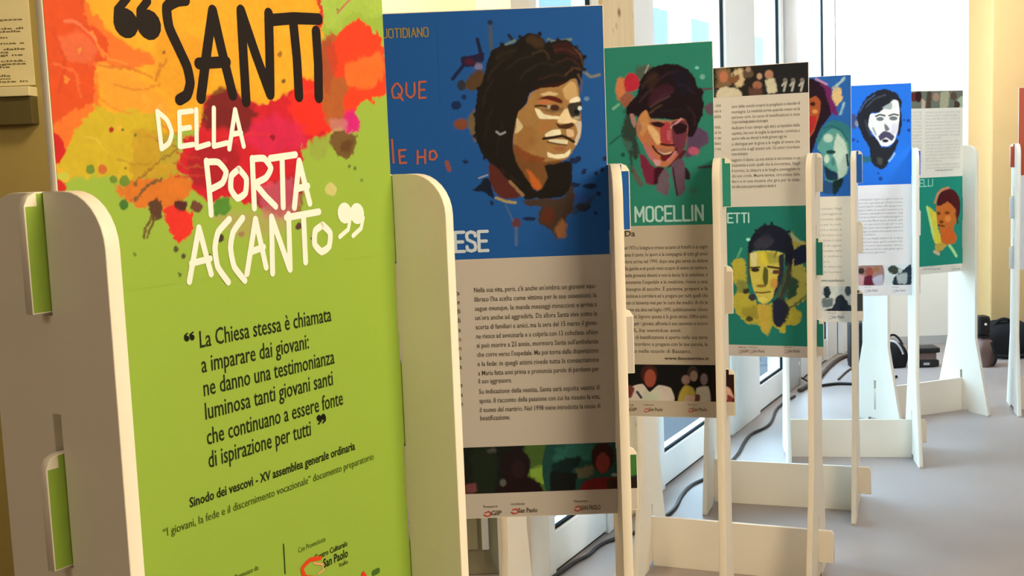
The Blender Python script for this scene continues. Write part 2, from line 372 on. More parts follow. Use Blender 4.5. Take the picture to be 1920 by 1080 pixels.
   ('S',(102,87,47),1.4,2.1,1.0,2.8,[139.3,339.8,130.2,353.0,126.2,362.7]),
   ('P',(78,39,41),2.2,2.9,1.0,[190.0,328.0,187.5,332.0,181.9,334.3,175.3,333.9,170.2,331.1,168.6,326.9,171.0,322.8,176.5,320.6,183.1,320.9,188.3,323.7]),
   ('P',(102,66,53),2.2,2.2,1.0,[213.5,331.2,211.3,335.3,206.4,337.7,200.6,337.3,196.2,334.5,194.8,330.2,197.0,326.1,201.8,323.8,207.6,324.1,212.1,326.9]),
   ('P',(78,133,53),2.3,3.1,1.0,[232.2,326.9,255.0,321.4,259.8,338.5,243.9,344.2,232.8,340.2]),
   ('S',(111,85,53),2.1,3.4,1.0,4.1,[110.3,317.6,126.7,306.0,151.3,294.4]),
   ('S',(121,76,43),1.4,2.7,0.7,2.1,[116.1,296.3,153.3,272.5,191.6,254.0]),
   ('S',(121,76,43),1.4,2.8,0.7,1.4,[147.7,247.4,179.0,257.1]),
   ('P',(102,133,51),1.3,1.3,1.0,[60.1,281.2,58.8,284.3,55.8,286.1,52.3,286.0,49.7,284.0,48.9,280.9,50.3,277.9,53.2,276.1,56.7,276.2,59.3,278.1]),
   ('P',(191,104,55),1.3,1.3,1.0,[77.3,281.7,75.7,285.1,72.3,287.2,68.3,287.1,65.3,284.8,64.4,281.3,65.9,277.9,69.3,275.9,73.3,276.0,76.4,278.2]),
   ('P',(102,133,51),1.3,1.3,1.0,[89.4,292.9,88.2,295.6,85.5,297.2,82.3,297.1,79.9,295.3,79.2,292.6,80.4,289.9,83.1,288.3,86.3,288.4,88.7,290.2]),
   ('P',(102,133,51),1.4,1.4,1.0,[107.0,296.0,105.2,299.9,101.3,302.1,96.7,302.0,93.2,299.4,92.1,295.4,93.9,291.6,97.8,289.3,102.4,289.4,106.0,292.0]),
   ('P',(64,114,53),1.4,1.4,1.0,[103.1,322.8,101.4,326.2,97.9,328.2,93.8,328.0,90.6,325.6,89.7,322.1,91.3,318.6,94.8,316.6,98.9,316.8,102.1,319.1]),
   ('P',(158,47,32),1.3,1.3,1.0,[90.2,236.9,89.3,238.8,87.4,240.0,85.1,240.0,83.4,238.8,82.9,236.9,83.8,235.0,85.7,233.8,87.9,233.8,89.7,234.9]),
   ('P',(111,104,43),1.3,1.3,1.0,[104.2,236.9,103.7,238.0,102.5,238.8,101.1,238.8,100.1,238.0,99.8,236.9,100.3,235.7,101.5,235.0,102.8,235.0,103.9,235.7]),
   ('P',(111,104,43),1.4,1.4,1.0,[121.6,244.2,121.1,245.4,119.9,246.1,118.5,246.1,117.4,245.4,117.1,244.2,117.6,243.0,118.8,242.3,120.2,242.3,121.3,243.0]),
   ('P',(130,114,43),1.4,1.4,1.0,[104.7,280.6,104.1,281.8,103.0,282.5,101.6,282.4,100.5,281.7,100.2,280.5,100.7,279.3,101.9,278.6,103.3,278.7,104.4,279.4]),
   ('P',(130,95,53),1.4,1.4,1.0,[118.1,299.4,117.4,301.0,115.8,301.9,113.9,301.9,112.5,300.8,112.0,299.2,112.7,297.7,114.4,296.7,116.2,296.8,117.7,297.8]),
   ('P',(102,123,53),1.4,1.4,1.0,[108.4,380.6,107.8,381.7,106.6,382.4,105.2,382.2,104.2,381.4,103.8,380.2,104.4,379.0,105.6,378.4,107.0,378.5,108.1,379.3]),
   ('P',(83,85,53),1.5,1.5,1.0,[172.0,380.4,171.0,382.4,168.8,383.5,166.3,383.3,164.4,381.8,163.8,379.7,164.8,377.7,166.9,376.6,169.4,376.8,171.4,378.3]),
   ('P',(74,76,53),1.5,1.5,1.0,[181.2,389.0,180.4,390.6,178.6,391.5,176.6,391.3,175.0,390.1,174.5,388.4,175.3,386.8,177.1,385.9,179.1,386.1,180.7,387.3]),
   ('P',(74,95,53),1.5,1.5,1.0,[173.3,411.0,172.8,412.2,171.5,412.8,169.9,412.7,168.8,411.8,168.4,410.5,169.0,409.3,170.3,408.6,171.8,408.8,173.0,409.7]),
   ('P',(64,56,43),1.6,1.6,1.0,[245.9,372.6,244.3,375.9,240.5,377.8,236.1,377.4,232.8,375.0,231.7,371.5,233.4,368.2,237.1,366.3,241.5,366.6,244.9,369.0]),
   ('P',(74,76,48),1.5,1.5,1.0,[222.8,392.7,222.0,394.4,220.2,395.3,218.0,395.1,216.4,393.9,215.9,392.1,216.7,390.5,218.5,389.6,220.6,389.8,222.3,391.0]),
   ('P',(191,190,127),1.9,1.9,1.0,[463.4,320.0,460.6,325.2,454.2,328.2,446.6,327.9,440.8,324.3,438.9,319.0,441.7,313.8,448.0,310.8,455.6,311.1,461.5,314.6]),
   ('P',(149,104,43),1.7,1.7,1.0,[370.0,137.5,368.9,139.8,366.2,141.3,363.1,141.5,360.7,140.2,360.0,138.0,361.1,135.7,363.8,134.2,366.9,134.0,369.3,135.3]),
   ('P',(111,85,43),1.7,1.7,1.0,[373.1,172.3,372.2,174.2,370.0,175.4,367.5,175.4,365.6,174.4,365.0,172.6,365.9,170.8,368.0,169.6,370.5,169.5,372.5,170.5]),
   ('P',(139,23,43),1.7,1.7,1.0,[346.6,247.0,345.5,249.2,342.9,250.6,339.9,250.6,337.5,249.2,336.8,246.9,337.9,244.7,340.5,243.3,343.5,243.3,345.9,244.7]),
   ('P',(83,56,53),1.8,1.8,1.0,[388.5,366.9,387.1,369.6,383.8,371.1,380.0,370.8,377.0,368.9,376.1,366.0,377.5,363.3,380.7,361.8,384.6,362.0,387.6,364.0]),
   ('P',(83,66,53),1.8,1.8,1.0,[409.3,385.2,408.6,386.6,406.9,387.3,405.0,387.2,403.4,386.2,402.9,384.7,403.7,383.4,405.3,382.6,407.3,382.8,408.9,383.8]),
   ('P',(83,104,53),1.9,1.9,1.0,[497.1,288.6,496.3,290.1,494.4,290.9,492.3,290.9,490.6,289.9,490.1,288.4,490.9,287.0,492.7,286.1,494.8,286.2,496.5,287.1]),
   ('P',(83,104,53),1.9,1.9,1.0,[508.6,291.2,507.8,292.6,505.9,293.5,503.8,293.5,502.1,292.5,501.5,291.0,502.3,289.5,504.2,288.7,506.3,288.7,508.0,289.7]),
   ('P',(111,114,53),1.9,1.9,1.0,[487.6,69.0,487.1,70.0,485.9,70.7,484.5,70.8,483.4,70.3,483.1,69.4,483.6,68.4,484.8,67.7,486.2,67.6,487.3,68.1]),
   ('P',(102,133,59),2.0,2.0,1.0,[522.6,309.3,521.8,310.8,519.9,311.6,517.7,311.5,516.0,310.6,515.4,309.0,516.2,307.6,518.1,306.7,520.3,306.8,522.0,307.8]),
   ('P',(139,85,43),1.4,1.4,1.0,[172.0,145.9,171.4,147.1,170.2,148.0,168.7,148.0,167.5,147.4,167.2,146.2,167.7,144.9,169.0,144.1,170.5,144.0,171.6,144.7]),
   ('P',(149,123,85),1.6,1.6,1.0,[280.1,370.4,279.0,372.6,276.6,373.7,273.7,373.5,271.5,372.0,270.8,369.7,271.9,367.6,274.3,366.4,277.2,366.6,279.4,368.2]),
   ('P',(153,186,81),2.0,2.0,1.0,[568.0,94.3,566.9,96.3,564.3,97.7,561.3,97.9,558.9,96.9,558.1,95.0,559.2,92.9,561.8,91.5,564.8,91.3,567.2,92.3]),
  ],
  "strokes": [
   ((27,20,20),14.0,[208.7,81.8,194.5,84.4,179.2,93.2,180.4,115.5,192.8,139.7,204.1,161.2,207.4,180.2,201.1,195.1,188.9,201.1]),
   ((27,20,20),14.6,[251.4,90.7,238.6,137.0,222.8,198.4]),
   ((27,20,20),14.6,[251.4,90.7,261.5,135.6,276.2,193.1]),
   ((27,20,20),14.3,[223.1,156.5,269.0,152.3]),
   ((27,20,20),15.2,[299.3,86.6,298.7,146.8,298.6,200.6]),
   ((27,20,20),15.2,[299.3,86.6,320.1,138.9,341.8,188.6]),
   ((27,20,20),15.9,[348.7,86.5,346.2,137.4,342.7,190.0]),
   ((27,20,20),15.9,[348.0,94.8,395.6,88.2,445.3,85.6]),
   ((27,20,20),16.5,[394.2,92.5,397.2,141.7,397.1,191.4]),
   ((27,20,20),17.2,[438.4,103.4,439.1,146.7,436.4,191.8]),
   ((27,20,20),33.8,[117.6,116.0,118.3,116.5]),
   ((27,20,20),34.9,[150.3,115.3,151.1,115.8]),
   ((27,20,20),10.0,[106.1,112.7,107.8,101.9,122.4,87.5]),
   ((27,20,20),10.4,[138.5,110.1,139.4,100.4,151.2,88.4]),
   ((237,237,237),6.4,[153.7,215.6,154.9,238.0,156.1,259.3]),
   ((237,237,237),6.4,[153.7,215.6,167.2,225.5,173.2,239.9,168.0,252.5,156.1,259.3]),
   ((237,237,237),6.6,[186.7,216.4,185.6,238.0,183.9,257.1]),
   ((237,237,237),6.6,[186.7,216.4,206.9,214.2]),
   ((237,237,237),6.6,[185.8,236.1,201.8,234.1]),
   ((237,237,237),6.6,[183.9,257.1,205.0,254.8]),
   ((237,237,237),6.7,[213.8,212.8,210.5,258.7,230.7,254.3]),
   ((237,237,237),6.9,[242.5,210.4,238.4,257.1,261.0,253.3]),
   ((237,237,237),7.1,[278.2,211.8,263.9,260.7]),
   ((237,237,237),7.1,[278.2,211.8,289.0,257.6]),
   ((237,237,237),7.1,[269.1,242.6,285.8,240.6]),
   ((237,237,237),8.4,[224.5,275.2,226.1,306.8,226.5,341.2]),
   ((237,237,237),8.4,[224.4,276.5,243.7,277.0,256.0,289.3,248.5,303.0,226.6,310.8]),
   ((237,237,237),8.8,[278.1,286.5,264.5,294.9,262.2,311.6,272.1,323.5,286.6,317.4,290.0,299.1,278.1,286.5]),
   ((237,237,237),9.0,[302.7,273.5,301.7,306.4,300.9,337.4]),
   ((237,237,237),9.0,[302.6,274.1,323.7,273.9,335.3,286.6,325.4,298.9,304.6,305.8]),
   ((237,237,237),9.0,[304.6,305.8,322.4,323.2,339.9,337.4]),
   ((237,237,237),9.2,[335.4,274.1,383.2,270.0]),
   ((237,237,237),9.4,[357.3,273.8,353.8,338.8]),
   ((237,237,237),9.7,[389.7,278.7,375.1,340.7]),
   ((237,237,237),9.7,[389.7,278.7,405.9,336.6]),
   ((237,237,237),9.6,[381.4,315.8,403.7,313.1]),
   ((237,237,237),8.3,[205.2,356.3,184.2,420.6]),
   ((237,237,237),8.3,[205.2,356.3,219.9,415.1]),
   ((237,237,237),8.2,[189.5,398.9,219.9,395.8]),
   ((237,237,237),8.7,[256.1,349.0,236.0,363.8,228.9,383.3,231.3,406.9,247.4,428.2]),
   ((237,237,237),8.8,[279.1,349.1,261.1,365.6,254.8,385.5,259.0,409.6,275.9,429.2]),
   ((237,237,237),9.0,[301.5,351.9,280.4,420.7]),
   ((237,237,237),9.0,[301.5,351.9,315.3,415.9]),
   ((237,237,237),8.9,[288.4,393.8,312.8,389.0]),
   ((237,237,237),9.3,[330.8,350.9,326.4,424.8]),
   ((237,237,237),9.3,[330.8,350.9,358.9,422.3]),
   ((237,237,237),9.5,[363.0,349.4,359.8,423.1]),
   ((237,237,237),9.5,[358.6,353.4,423.2,349.3]),
   ((237,237,237),9.8,[391.8,352.5,390.7,416.0]),
   ((237,237,237),10.1,[429.3,368.2,413.4,375.2,410.8,393.5,424.0,404.9,440.0,398.8,443.8,380.4,429.3,368.2]),
   ((237,237,237),29.5,[476.6,353.9,477.7,354.7]),
   ((237,237,237),30.1,[503.3,356.2,504.4,357.0]),
   ((237,237,237),6.7,[488.7,361.5,482.7,377.9,463.5,387.1]),
   ((237,237,237),6.9,[517.0,363.2,511.0,378.3,492.4,387.8]),
   ((36,66,22),1.7,[316.0,791.4,315.6,832.3]),
   ((18,22,15),6.6,[173.9,488.8,174.6,489.6]),
   ((18,22,15),6.7,[182.3,488.7,183.1,489.5]),
   ((18,22,15),8.2,[399.2,635.0,400.2,636.0]),
   ((18,22,15),8.3,[408.0,635.3,409.0,636.3]),
   ((18,22,15),2.2,[171.4,488.4,171.7,485.2,175.2,483.1]),
   ((18,22,15),2.2,[179.8,488.4,180.1,485.1,184.5,483.1]),
   ((18,22,15),2.7,[403.5,636.7,403.2,640.4,398.5,643.2]),
   ((18,22,15),2.8,[412.3,637.0,411.9,641.5,407.3,643.6]),
  ],
  "logo": [
   ((210,68,32),6.4,[385.9,833.1,364.4,829.3,348.7,836.4,354.0,850.3,374.9,858.9]),
   ((223,161,127),2.7,[372.4,836.5,389.5,843.5,391.0,851.8,379.7,854.3]),
   ((210,56,43),7.9,[474.4,885.6,478.7,891.9]),
   ((64,104,43),9.1,[498.5,891.9,508.5,891.9]),
  ],
  "caps": [],
  "text": [
   ('La Chiesa stessa è chiamata', 194.6, 436.9, 504.0, 21.9, (33, 41, 18), 0.3),
   ('a imparare dai giovani:', 194.5, 388.0, 535.3, 21.9, (33, 41, 18), 0.3),
   ('ne danno una testimonianza', 195.3, 438.5, 564.9, 22.0, (33, 41, 18), 0.3),
   ('luminosa tanti giovani santi', 195.3, 432.6, 594.6, 22.1, (33, 41, 18), 0.3),
   ('che continuano a essere fonte', 195.1, 451.6, 626.7, 22.1, (33, 41, 18), 0.3),
   ('di ispirazione per tutti', 195.2, 382.1, 656.1, 22.2, (33, 41, 18), 0.3),
   ('Sinodo dei vescovi - XV assemblea generale ordinaria', 160.7, 472.0, 697.4, 12.6, (33, 41, 18), 1),
   ('“I giovani, la fede e il discernimento vocazionale” documento preparatorio', 117.2, 512.4, 721.9, 10.7, (61, 85, 26), 0.1),
   ('Con Provvedenza', 343.4, 398.6, 812.5, 7.9, (74, 104, 32), 0.0),
   ('Centro Culturale', 373.9, 443.9, 833.1, 8.2, (36, 47, 18), 1),
   ('San Paolo', 391.3, 443.8, 849.3, 12.9, (27, 34, 15), 1),
   ('Italia', 424.4, 443.0, 859.0, 6.6, (46, 56, 22), 0.0),
   ('Promosso da', 225.7, 267.3, 811.2, 7.2, (55, 85, 22), 0.0),
  ]},
 2: {
  "bands": [(0, 478, (28, 87, 169)), (478, 1000, (189, 185, 183))],
  "portrait": [
   ('S',(71,87,110),3.0,0.0,1.0,7.1,[370.5,27.9,370.7,75.1]),
   ('P',(28,47,92),2.0,0.0,1.0,[375.8,25.1,374.7,28.0,372.1,29.7,368.9,29.6,366.4,27.7,365.6,24.7,366.7,21.8,369.3,20.1,372.4,20.2,374.9,22.1]),
   ('S',(25,35,76),1.5,0.0,1.0,7.1,[344.8,56.0,348.3,72.3,351.7,88.5]),
   ('S',(23,37,81),1.5,0.0,1.0,7.1,[294.5,128.7,304.3,117.0,316.1,104.3]),
   ('P',(34,31,72),2.0,2.0,1.0,[311.7,89.0,333.3,85.8,355.1,80.6,356.6,92.7,345.9,104.4,327.3,107.8,313.1,103.2]),
   ('P',(77,27,54),3.0,0.0,1.0,[336.9,98.0,335.0,101.5,330.3,103.5,324.6,103.3,320.1,100.9,318.5,97.3,320.4,93.8,325.1,91.8,330.8,92.0,335.3,94.4]),
   ('P',(125,123,171),4.1,2.0,0.8,[353.0,106.7,351.2,110.8,347.0,113.2,342.0,113.0,338.0,110.3,336.6,106.1,338.3,102.0,342.5,99.6,347.6,99.8,351.6,102.5]),
   ('P',(83,64,45),4.1,4.1,1.0,[315.6,139.7,330.9,120.0,352.7,112.8,358.7,143.4,341.8,152.9,319.3,150.0]),
   ('P',(42,50,72),3.1,0.0,1.0,[318.6,141.9,316.8,147.7,312.5,151.3,307.5,151.1,303.5,147.2,302.2,141.2,304.0,135.3,308.3,131.8,313.4,132.0,317.3,135.8]),
   ('P',(21,45,97),2.0,2.0,1.0,[308.7,180.1,306.6,184.8,301.3,187.6,294.9,187.3,289.9,184.1,288.2,179.3,290.3,174.6,295.6,171.8,302.0,172.1,307.0,175.2]),
   ('P',(21,52,106),2.0,0.0,1.0,[319.7,164.2,318.6,167.2,316.0,168.9,312.8,168.8,310.3,166.9,309.4,163.8,310.6,160.9,313.2,159.2,316.4,159.3,318.9,161.2]),
   ('P',(123,72,52),5.1,3.1,1.0,[318.5,216.2,315.9,222.1,309.6,225.5,301.9,225.3,295.9,221.3,293.8,215.2,296.4,209.3,302.8,205.8,310.4,206.1,316.4,210.1]),
   ('P',(108,95,74),5.1,3.1,1.0,[318.9,208.0,334.2,188.2,334.7,249.5,327.6,246.2]),
   ('S',(28,41,70),1.5,0.0,1.0,6.1,[405.4,50.4,413.2,60.7]),
   ('S',(106,132,137),3.0,0.0,1.0,5.1,[398.6,68.2,416.3,60.8]),
   ('S',(108,134,142),3.0,0.0,1.0,5.1,[480.7,61.3,492.8,65.8,523.6,63.0]),
   ('S',(125,130,128),3.1,0.0,1.0,5.1,[548.2,125.5,560.2,135.1,576.7,131.7]),
   ('P',(100,144,194),3.1,0.0,1.0,[555.8,176.5,554.8,178.8,552.2,180.2,549.0,180.1,546.5,178.5,545.6,176.1,546.6,173.7,549.2,172.4,552.4,172.5,554.9,174.0]),
   ('P',(25,23,24),2.0,1.5,1.0,[371.5,79.2,388.3,69.8,413.0,66.7,429.8,55.3,444.4,47.9,464.7,52.7,476.4,67.2,492.9,64.8,515.4,62.7,531.4,75.4,543.3,87.9,547.8,105.3,542.9,130.3,537.0,155.4,533.4,140.1,521.1,139.6,498.1,151.9,459.0,153.4,440.1,162.8,435.4,178.9,421.5,194.7,413.6,212.7,408.5,237.0,405.5,262.5,412.7,288.5,427.5,309.7,440.0,335.9,451.5,360.2,425.4,365.4,405.6,339.8,380.6,316.1,358.7,292.6,343.1,270.4,334.8,246.5,332.7,221.8,336.4,183.2,341.7,154.9,353.0,131.0,361.4,101.0]),
   ('P',(69,54,38),6.1,4.1,0.7,[436.7,61.6,452.4,52.2,470.6,58.9,472.0,77.1,451.6,74.3]),
   ('P',(55,25,31),6.1,3.0,0.8,[487.5,71.7,518.3,68.8,538.2,85.7,540.8,102.0,512.5,88.8,492.1,88.0]),
   ('P',(38,33,29),8.1,3.0,0.7,[379.8,78.5,421.0,71.1,409.9,94.8,383.9,103.9]),
   ('S',(46,39,36),3.0,2.0,0.9,4.1,[379.2,93.6,394.9,84.2,415.6,79.9]),
   ('S',(42,35,31),3.1,2.0,0.9,4.1,[398.8,114.6,425.2,95.4,451.0,90.4]),
   ('S',(61,50,40),3.0,2.0,0.9,4.1,[451.2,86.4,471.8,82.1,481.5,97.6]),
   ('S',(71,37,38),3.0,2.0,0.9,4.1,[492.2,82.9,512.8,80.7,530.9,91.5]),
   ('S',(55,35,33),3.0,2.0,0.9,4.1,[496.6,106.3,520.4,99.1,538.4,112.0]),
   ('S',(38,33,31),3.1,2.0,0.9,5.1,[439.8,116.2,465.9,105.1,491.3,110.1]),
   ('S',(44,37,36),3.1,2.0,0.9,4.1,[362.1,133.4,373.2,113.6,389.1,102.1]),
   ('S',(38,33,33),3.1,2.0,0.9,5.1,[349.8,183.7,358.2,153.5,372.4,133.8]),
   ('S',(34,31,31),3.1,2.1,0.9,5.1,[352.4,245.1,359.0,209.6,370.4,184.5]),
   ('S',(32,29,30),3.1,2.1,0.9,5.1,[371.8,276.6,378.2,246.1,386.6,215.7]),
   ('S',(77,56,42),3.1,2.0,0.9,4.1,[511.2,129.1,526.9,117.6,540.2,120.1]),
   ('S',(50,35,29),3.1,2.0,0.9,4.1,[459.6,137.2,485.6,128.1,506.0,130.9]),
   ('S',(44,37,33),3.1,2.0,0.9,4.1,[423.7,135.8,434.5,121.0,450.1,114.6]),
   ('S',(42,31,29),3.1,2.1,0.9,4.1,[381.1,302.7,396.0,318.8,416.1,335.0]),
   ('S',(92,74,61),3.0,2.0,0.9,3.0,[529.2,79.3,543.1,94.0,546.6,112.3]),
   ('S',(106,87,67),3.1,2.0,0.9,3.1,[535.8,130.1,541.5,142.4,539.8,162.6]),
   ('P',(25,23,24),3.0,3.0,1.0,[469.8,50.9,468.8,53.8,466.1,55.5,463.0,55.4,460.5,53.5,459.6,50.5,460.7,47.6,463.3,45.8,466.5,46.0,469.0,47.9]),
   ('P',(25,23,24),3.0,3.0,1.0,[484.6,67.5,483.7,69.9,481.6,71.2,479.1,71.1,477.1,69.6,476.4,67.2,477.3,64.9,479.4,63.5,481.9,63.6,483.9,65.1]),
   ('P',(25,23,24),3.0,3.0,1.0,[504.2,63.3,503.1,66.2,500.5,67.9,497.3,67.8,494.8,65.9,494.0,62.9,495.0,60.0,497.6,58.2,500.8,58.4,503.3,60.3]),
   ('P',(25,23,24),3.0,3.0,1.0,[537.4,77.6,536.6,80.0,534.5,81.4,532.0,81.3,530.0,79.7,529.3,77.3,530.1,75.0,532.2,73.6,534.7,73.7,536.7,75.3]),
   ('P',(25,23,24),3.0,3.0,1.0,[552.1,98.4,551.3,100.7,549.2,102.1,546.7,102.0,544.7,100.5,544.0,98.1,544.8,95.7,546.9,94.3,549.4,94.4,551.4,96.0]),
   ('P',(25,23,24),3.1,3.1,1.0,[550.3,122.5,549.5,124.9,547.4,126.3,544.9,126.2,542.9,124.6,542.2,122.2,543.0,119.9,545.1,118.5,547.6,118.6,549.6,120.1]),
   ('P',(25,23,24),3.0,3.0,1.0,[394.5,68.0,393.6,70.4,391.5,71.7,389.0,71.6,387.0,70.1,386.3,67.7,387.2,65.4,389.3,64.0,391.8,64.1,393.8,65.6]),
   ('P',(25,23,24),3.0,3.0,1.0,[430.8,55.4,430.0,57.7,427.9,59.1,425.3,59.0,423.3,57.4,422.6,55.0,423.5,52.7,425.6,51.3,428.1,51.4,430.1,53.0]),
   ('P',(25,23,24),3.1,3.1,1.0,[347.2,148.0,346.3,150.4,344.2,151.8,341.6,151.7,339.6,150.1,338.9,147.7,339.8,145.4,341.9,144.0,344.5,144.1,346.5,145.6]),
   ('P',(25,23,24),3.1,3.1,1.0,[338.9,198.6,338.0,200.9,335.9,202.3,333.3,202.3,331.3,200.7,330.6,198.3,331.5,195.9,333.6,194.5,336.2,194.6,338.2,196.2]),
   ('P',(25,23,24),3.1,3.1,1.0,[336.1,239.4,335.2,241.7,333.1,243.1,330.6,243.0,328.6,241.5,327.9,239.0,328.8,236.7,330.9,235.3,333.4,235.4,335.4,236.9]),
   ('P',(25,23,24),3.1,3.1,1.0,[353.0,282.1,352.1,284.5,349.9,285.9,347.4,285.8,345.4,284.2,344.7,281.8,345.6,279.4,347.7,278.0,350.3,278.1,352.3,279.6]),
   ('P',(48,21,20),3.1,1.0,1.0,[443.6,152.8,479.8,146.1,512.8,141.3,500.2,151.0,458.9,155.4]),
   ('P',(160,125,79),2.0,0.8,1.0,[442.2,162.9,461.0,153.5,498.1,150.9,521.1,138.6,531.4,138.0,536.0,155.4,537.1,182.9,538.4,207.4,538.6,231.9,534.9,252.2,525.1,268.2,517.5,280.2,507.8,290.1,484.9,295.4,459.0,296.5,438.4,293.6,421.2,284.7,408.4,267.8,406.0,249.2,411.1,221.8,418.3,196.6,434.3,181.9]),
   ('P',(117,80,47),3.1,1.0,1.0,[405.7,255.4,428.6,278.8,464.3,293.6,500.5,291.9,486.4,311.9,470.8,344.4,453.9,352.0,439.8,339.0,424.1,315.7,408.6,288.3]),
   ('P',(189,101,42),5.2,2.1,1.0,[430.6,307.7,442.8,316.4,456.5,336.6,454.1,347.8,443.8,345.4,436.0,330.6]),
   ('P',(23,21,22),3.1,1.5,1.0,[466.1,300.9,493.1,297.8,518.0,294.6,517.9,328.6,514.1,350.2,495.0,363.9,453.4,366.5,443.5,353.6,458.3,345.9,469.4,323.6]),
   ('P',(144,103,58),10.3,3.1,0.6,[417.1,227.1,446.1,224.2,451.0,259.2,428.8,273.7,409.6,262.7]),
   ('P',(200,171,126),3.1,1.0,1.0,[506.2,155.2,521.0,142.6,531.1,148.1,534.3,175.6,519.7,180.2,507.7,171.6]),
   ('P',(210,193,153),3.1,1.0,1.0,[462.7,163.7,479.3,160.3,495.6,164.0,489.3,168.8,466.7,167.9]),
   ('P',(189,119,81),3.1,1.0,1.0,[454.0,177.6,478.8,174.5,484.7,180.8,463.0,185.1]),
   ('P',(88,31,24),2.0,0.6,1.0,[456.2,173.6,477.0,167.3,493.3,171.0,503.4,177.5,502.1,183.5,486.9,178.9,470.6,174.2]),
   ('S',(67,50,36),1.5,0.0,1.0,4.1,[451.6,186.7,463.0,186.1,474.2,188.6]),
   ('P',(125,103,72),3.1,1.0,1.0,[459.7,192.1,483.0,201.1,503.7,197.9,505.0,189.8,488.4,193.2]),
   ('P',(71,41,33),2.0,0.0,1.0,[497.8,191.5,495.9,195.0,491.2,197.1,485.4,196.8,480.9,194.4,479.3,190.8,481.1,187.3,485.8,185.2,491.6,185.5,496.1,187.9]),
   ('P',(173,170,160),2.0,0.0,1.0,[480.4,188.8,479.7,191.2,478.1,192.6,476.2,192.5,474.7,191.0,474.2,188.6,474.9,186.2,476.5,184.8,478.4,184.8,479.8,186.4]),
   ('P',(237,236,214),2.0,0.6,1.0,[450.4,190.7,459.6,194.1,467.5,202.6,481.8,206.2,496.2,207.8,496.0,212.8,461.0,211.5,453.1,202.0]),
   ('P',(169,121,74),5.1,2.1,0.8,[458.8,216.5,487.7,215.6,483.0,229.7,464.1,241.2,454.0,234.7]),
   ('P',(235,220,187),2.0,0.6,1.0,[493.9,212.8,506.9,195.9,515.2,194.2,518.7,210.7,530.9,217.3,536.9,221.6,526.6,223.2,508.0,222.5,493.7,219.9]),
   ('P',(69,45,29),2.0,0.6,1.0,[489.5,220.8,499.7,224.2,510.1,222.6,522.5,221.0,524.4,227.2,509.8,232.8,495.4,230.2]),
   ('P',(54,52,52),2.0,0.6,1.0,[513.3,188.0,523.8,182.3,540.2,183.0,541.0,189.1,533.8,189.9,537.4,205.3,526.9,213.0,516.9,204.5]),
   ('P',(15,19,27),2.0,0.0,1.0,[535.5,201.1,534.4,204.1,531.8,205.8,528.6,205.7,526.1,203.8,525.2,200.7,526.3,197.8,528.9,196.0,532.1,196.1,534.6,198.1]),
   ('P',(206,230,239),2.0,0.0,1.0,[540.9,194.2,540.0,196.6,537.9,198.0,535.4,197.9,533.4,196.3,532.7,193.9,533.5,191.5,535.6,190.1,538.2,190.2,540.2,191.8]),
   ('P',(164,175,171),2.0,0.0,1.0,[536.2,212.4,534.9,214.1,531.8,215.1,528.0,215.0,525.0,213.7,523.8,211.9,525.1,210.1,528.2,209.1,532.0,209.3,535.1,210.5]),
   ('P',(239,238,223),2.0,0.6,1.0,[519.9,176.1,532.4,171.5,537.4,174.7,537.2,180.8,517.6,183.1]),
   ('P',(206,201,194),2.1,0.6,1.0,[526.6,221.2,539.0,219.6,537.3,242.0,528.3,264.2,523.3,259.9,531.2,239.7]),
   ('P',(210,199,164),2.1,0.6,1.0,[414.7,208.7,420.7,215.0,426.5,225.5,416.8,235.3,409.5,237.1,413.2,222.9]),
   ('P',(237,236,216),2.1,0.6,1.0,[468.2,241.4,480.8,233.7,497.4,233.3,499.1,242.6,484.5,246.1,470.1,246.6]),
   ('P',(218,193,164),2.1,0.6,1.0,[509.7,233.8,522.0,235.3,523.7,247.6,511.3,247.2]),
   ('S',(44,27,22),1.5,0.0,1.0,5.1,[464.8,249.5,480.3,248.0,501.1,245.7,513.3,251.3,523.4,257.9]),
   ('P',(223,222,203),1.5,0.0,1.0,[475.1,251.9,492.6,251.6,511.1,254.3,509.8,262.5,492.3,259.7,475.9,256.0]),
   ('S',(100,72,49),1.5,0.0,1.0,3.1,[471.8,255.9,491.3,260.7,508.7,263.5]),
   ('P',(154,103,76),3.1,1.0,1.0,[481.8,266.5,506.6,266.4,502.2,273.5,489.8,273.0]),
   ('P',(239,239,216),2.1,0.8,1.0,[471.1,275.3,485.4,281.0,504.1,279.7,516.7,272.0,512.1,285.1,491.3,289.5,472.9,284.7]),
   ('P',(129,74,42),4.1,2.1,1.0,[410.7,259.7,428.8,272.7,454.4,281.9,468.6,288.6,451.8,296.2,428.2,289.1,410.3,272.0]),
   ('S',(144,154,167),1.5,0.0,1.0,4.1,[374.6,232.7,381.6,238.0,391.1,234.3]),
   ('P',(86,41,38),3.1,2.1,1.0,[357.6,294.6,370.9,299.2,388.6,322.6,402.6,335.5,416.4,356.7,401.6,363.4,378.8,361.5,364.9,344.4,357.5,323.5]),
   ('S',(144,115,90),2.1,1.0,1.0,6.2,[396.7,329.1,408.6,343.0,420.5,356.9]),
   ('S',(165,156,106),2.1,1.0,1.0,5.2,[368.5,360.1,386.9,367.0,405.4,370.8]),
   ('P',(19,29,54),2.1,2.1,1.0,[323.4,344.9,338.5,332.0,347.2,321.0,357.5,323.5,362.6,350.5,364.3,361.0,346.1,347.8]),
   ('S',(144,154,194),1.5,0.0,1.0,3.1,[336.9,320.6,353.7,315.1]),
   ('P',(67,54,49),3.1,3.1,1.0,[420.1,367.3,459.7,364.6,499.1,364.1,516.6,338.9,521.0,362.8,514.8,391.6,504.0,403.7,500.8,436.9,483.9,444.6,472.0,427.4,451.7,414.2,448.3,393.2,454.9,381.0,430.1,378.0]),
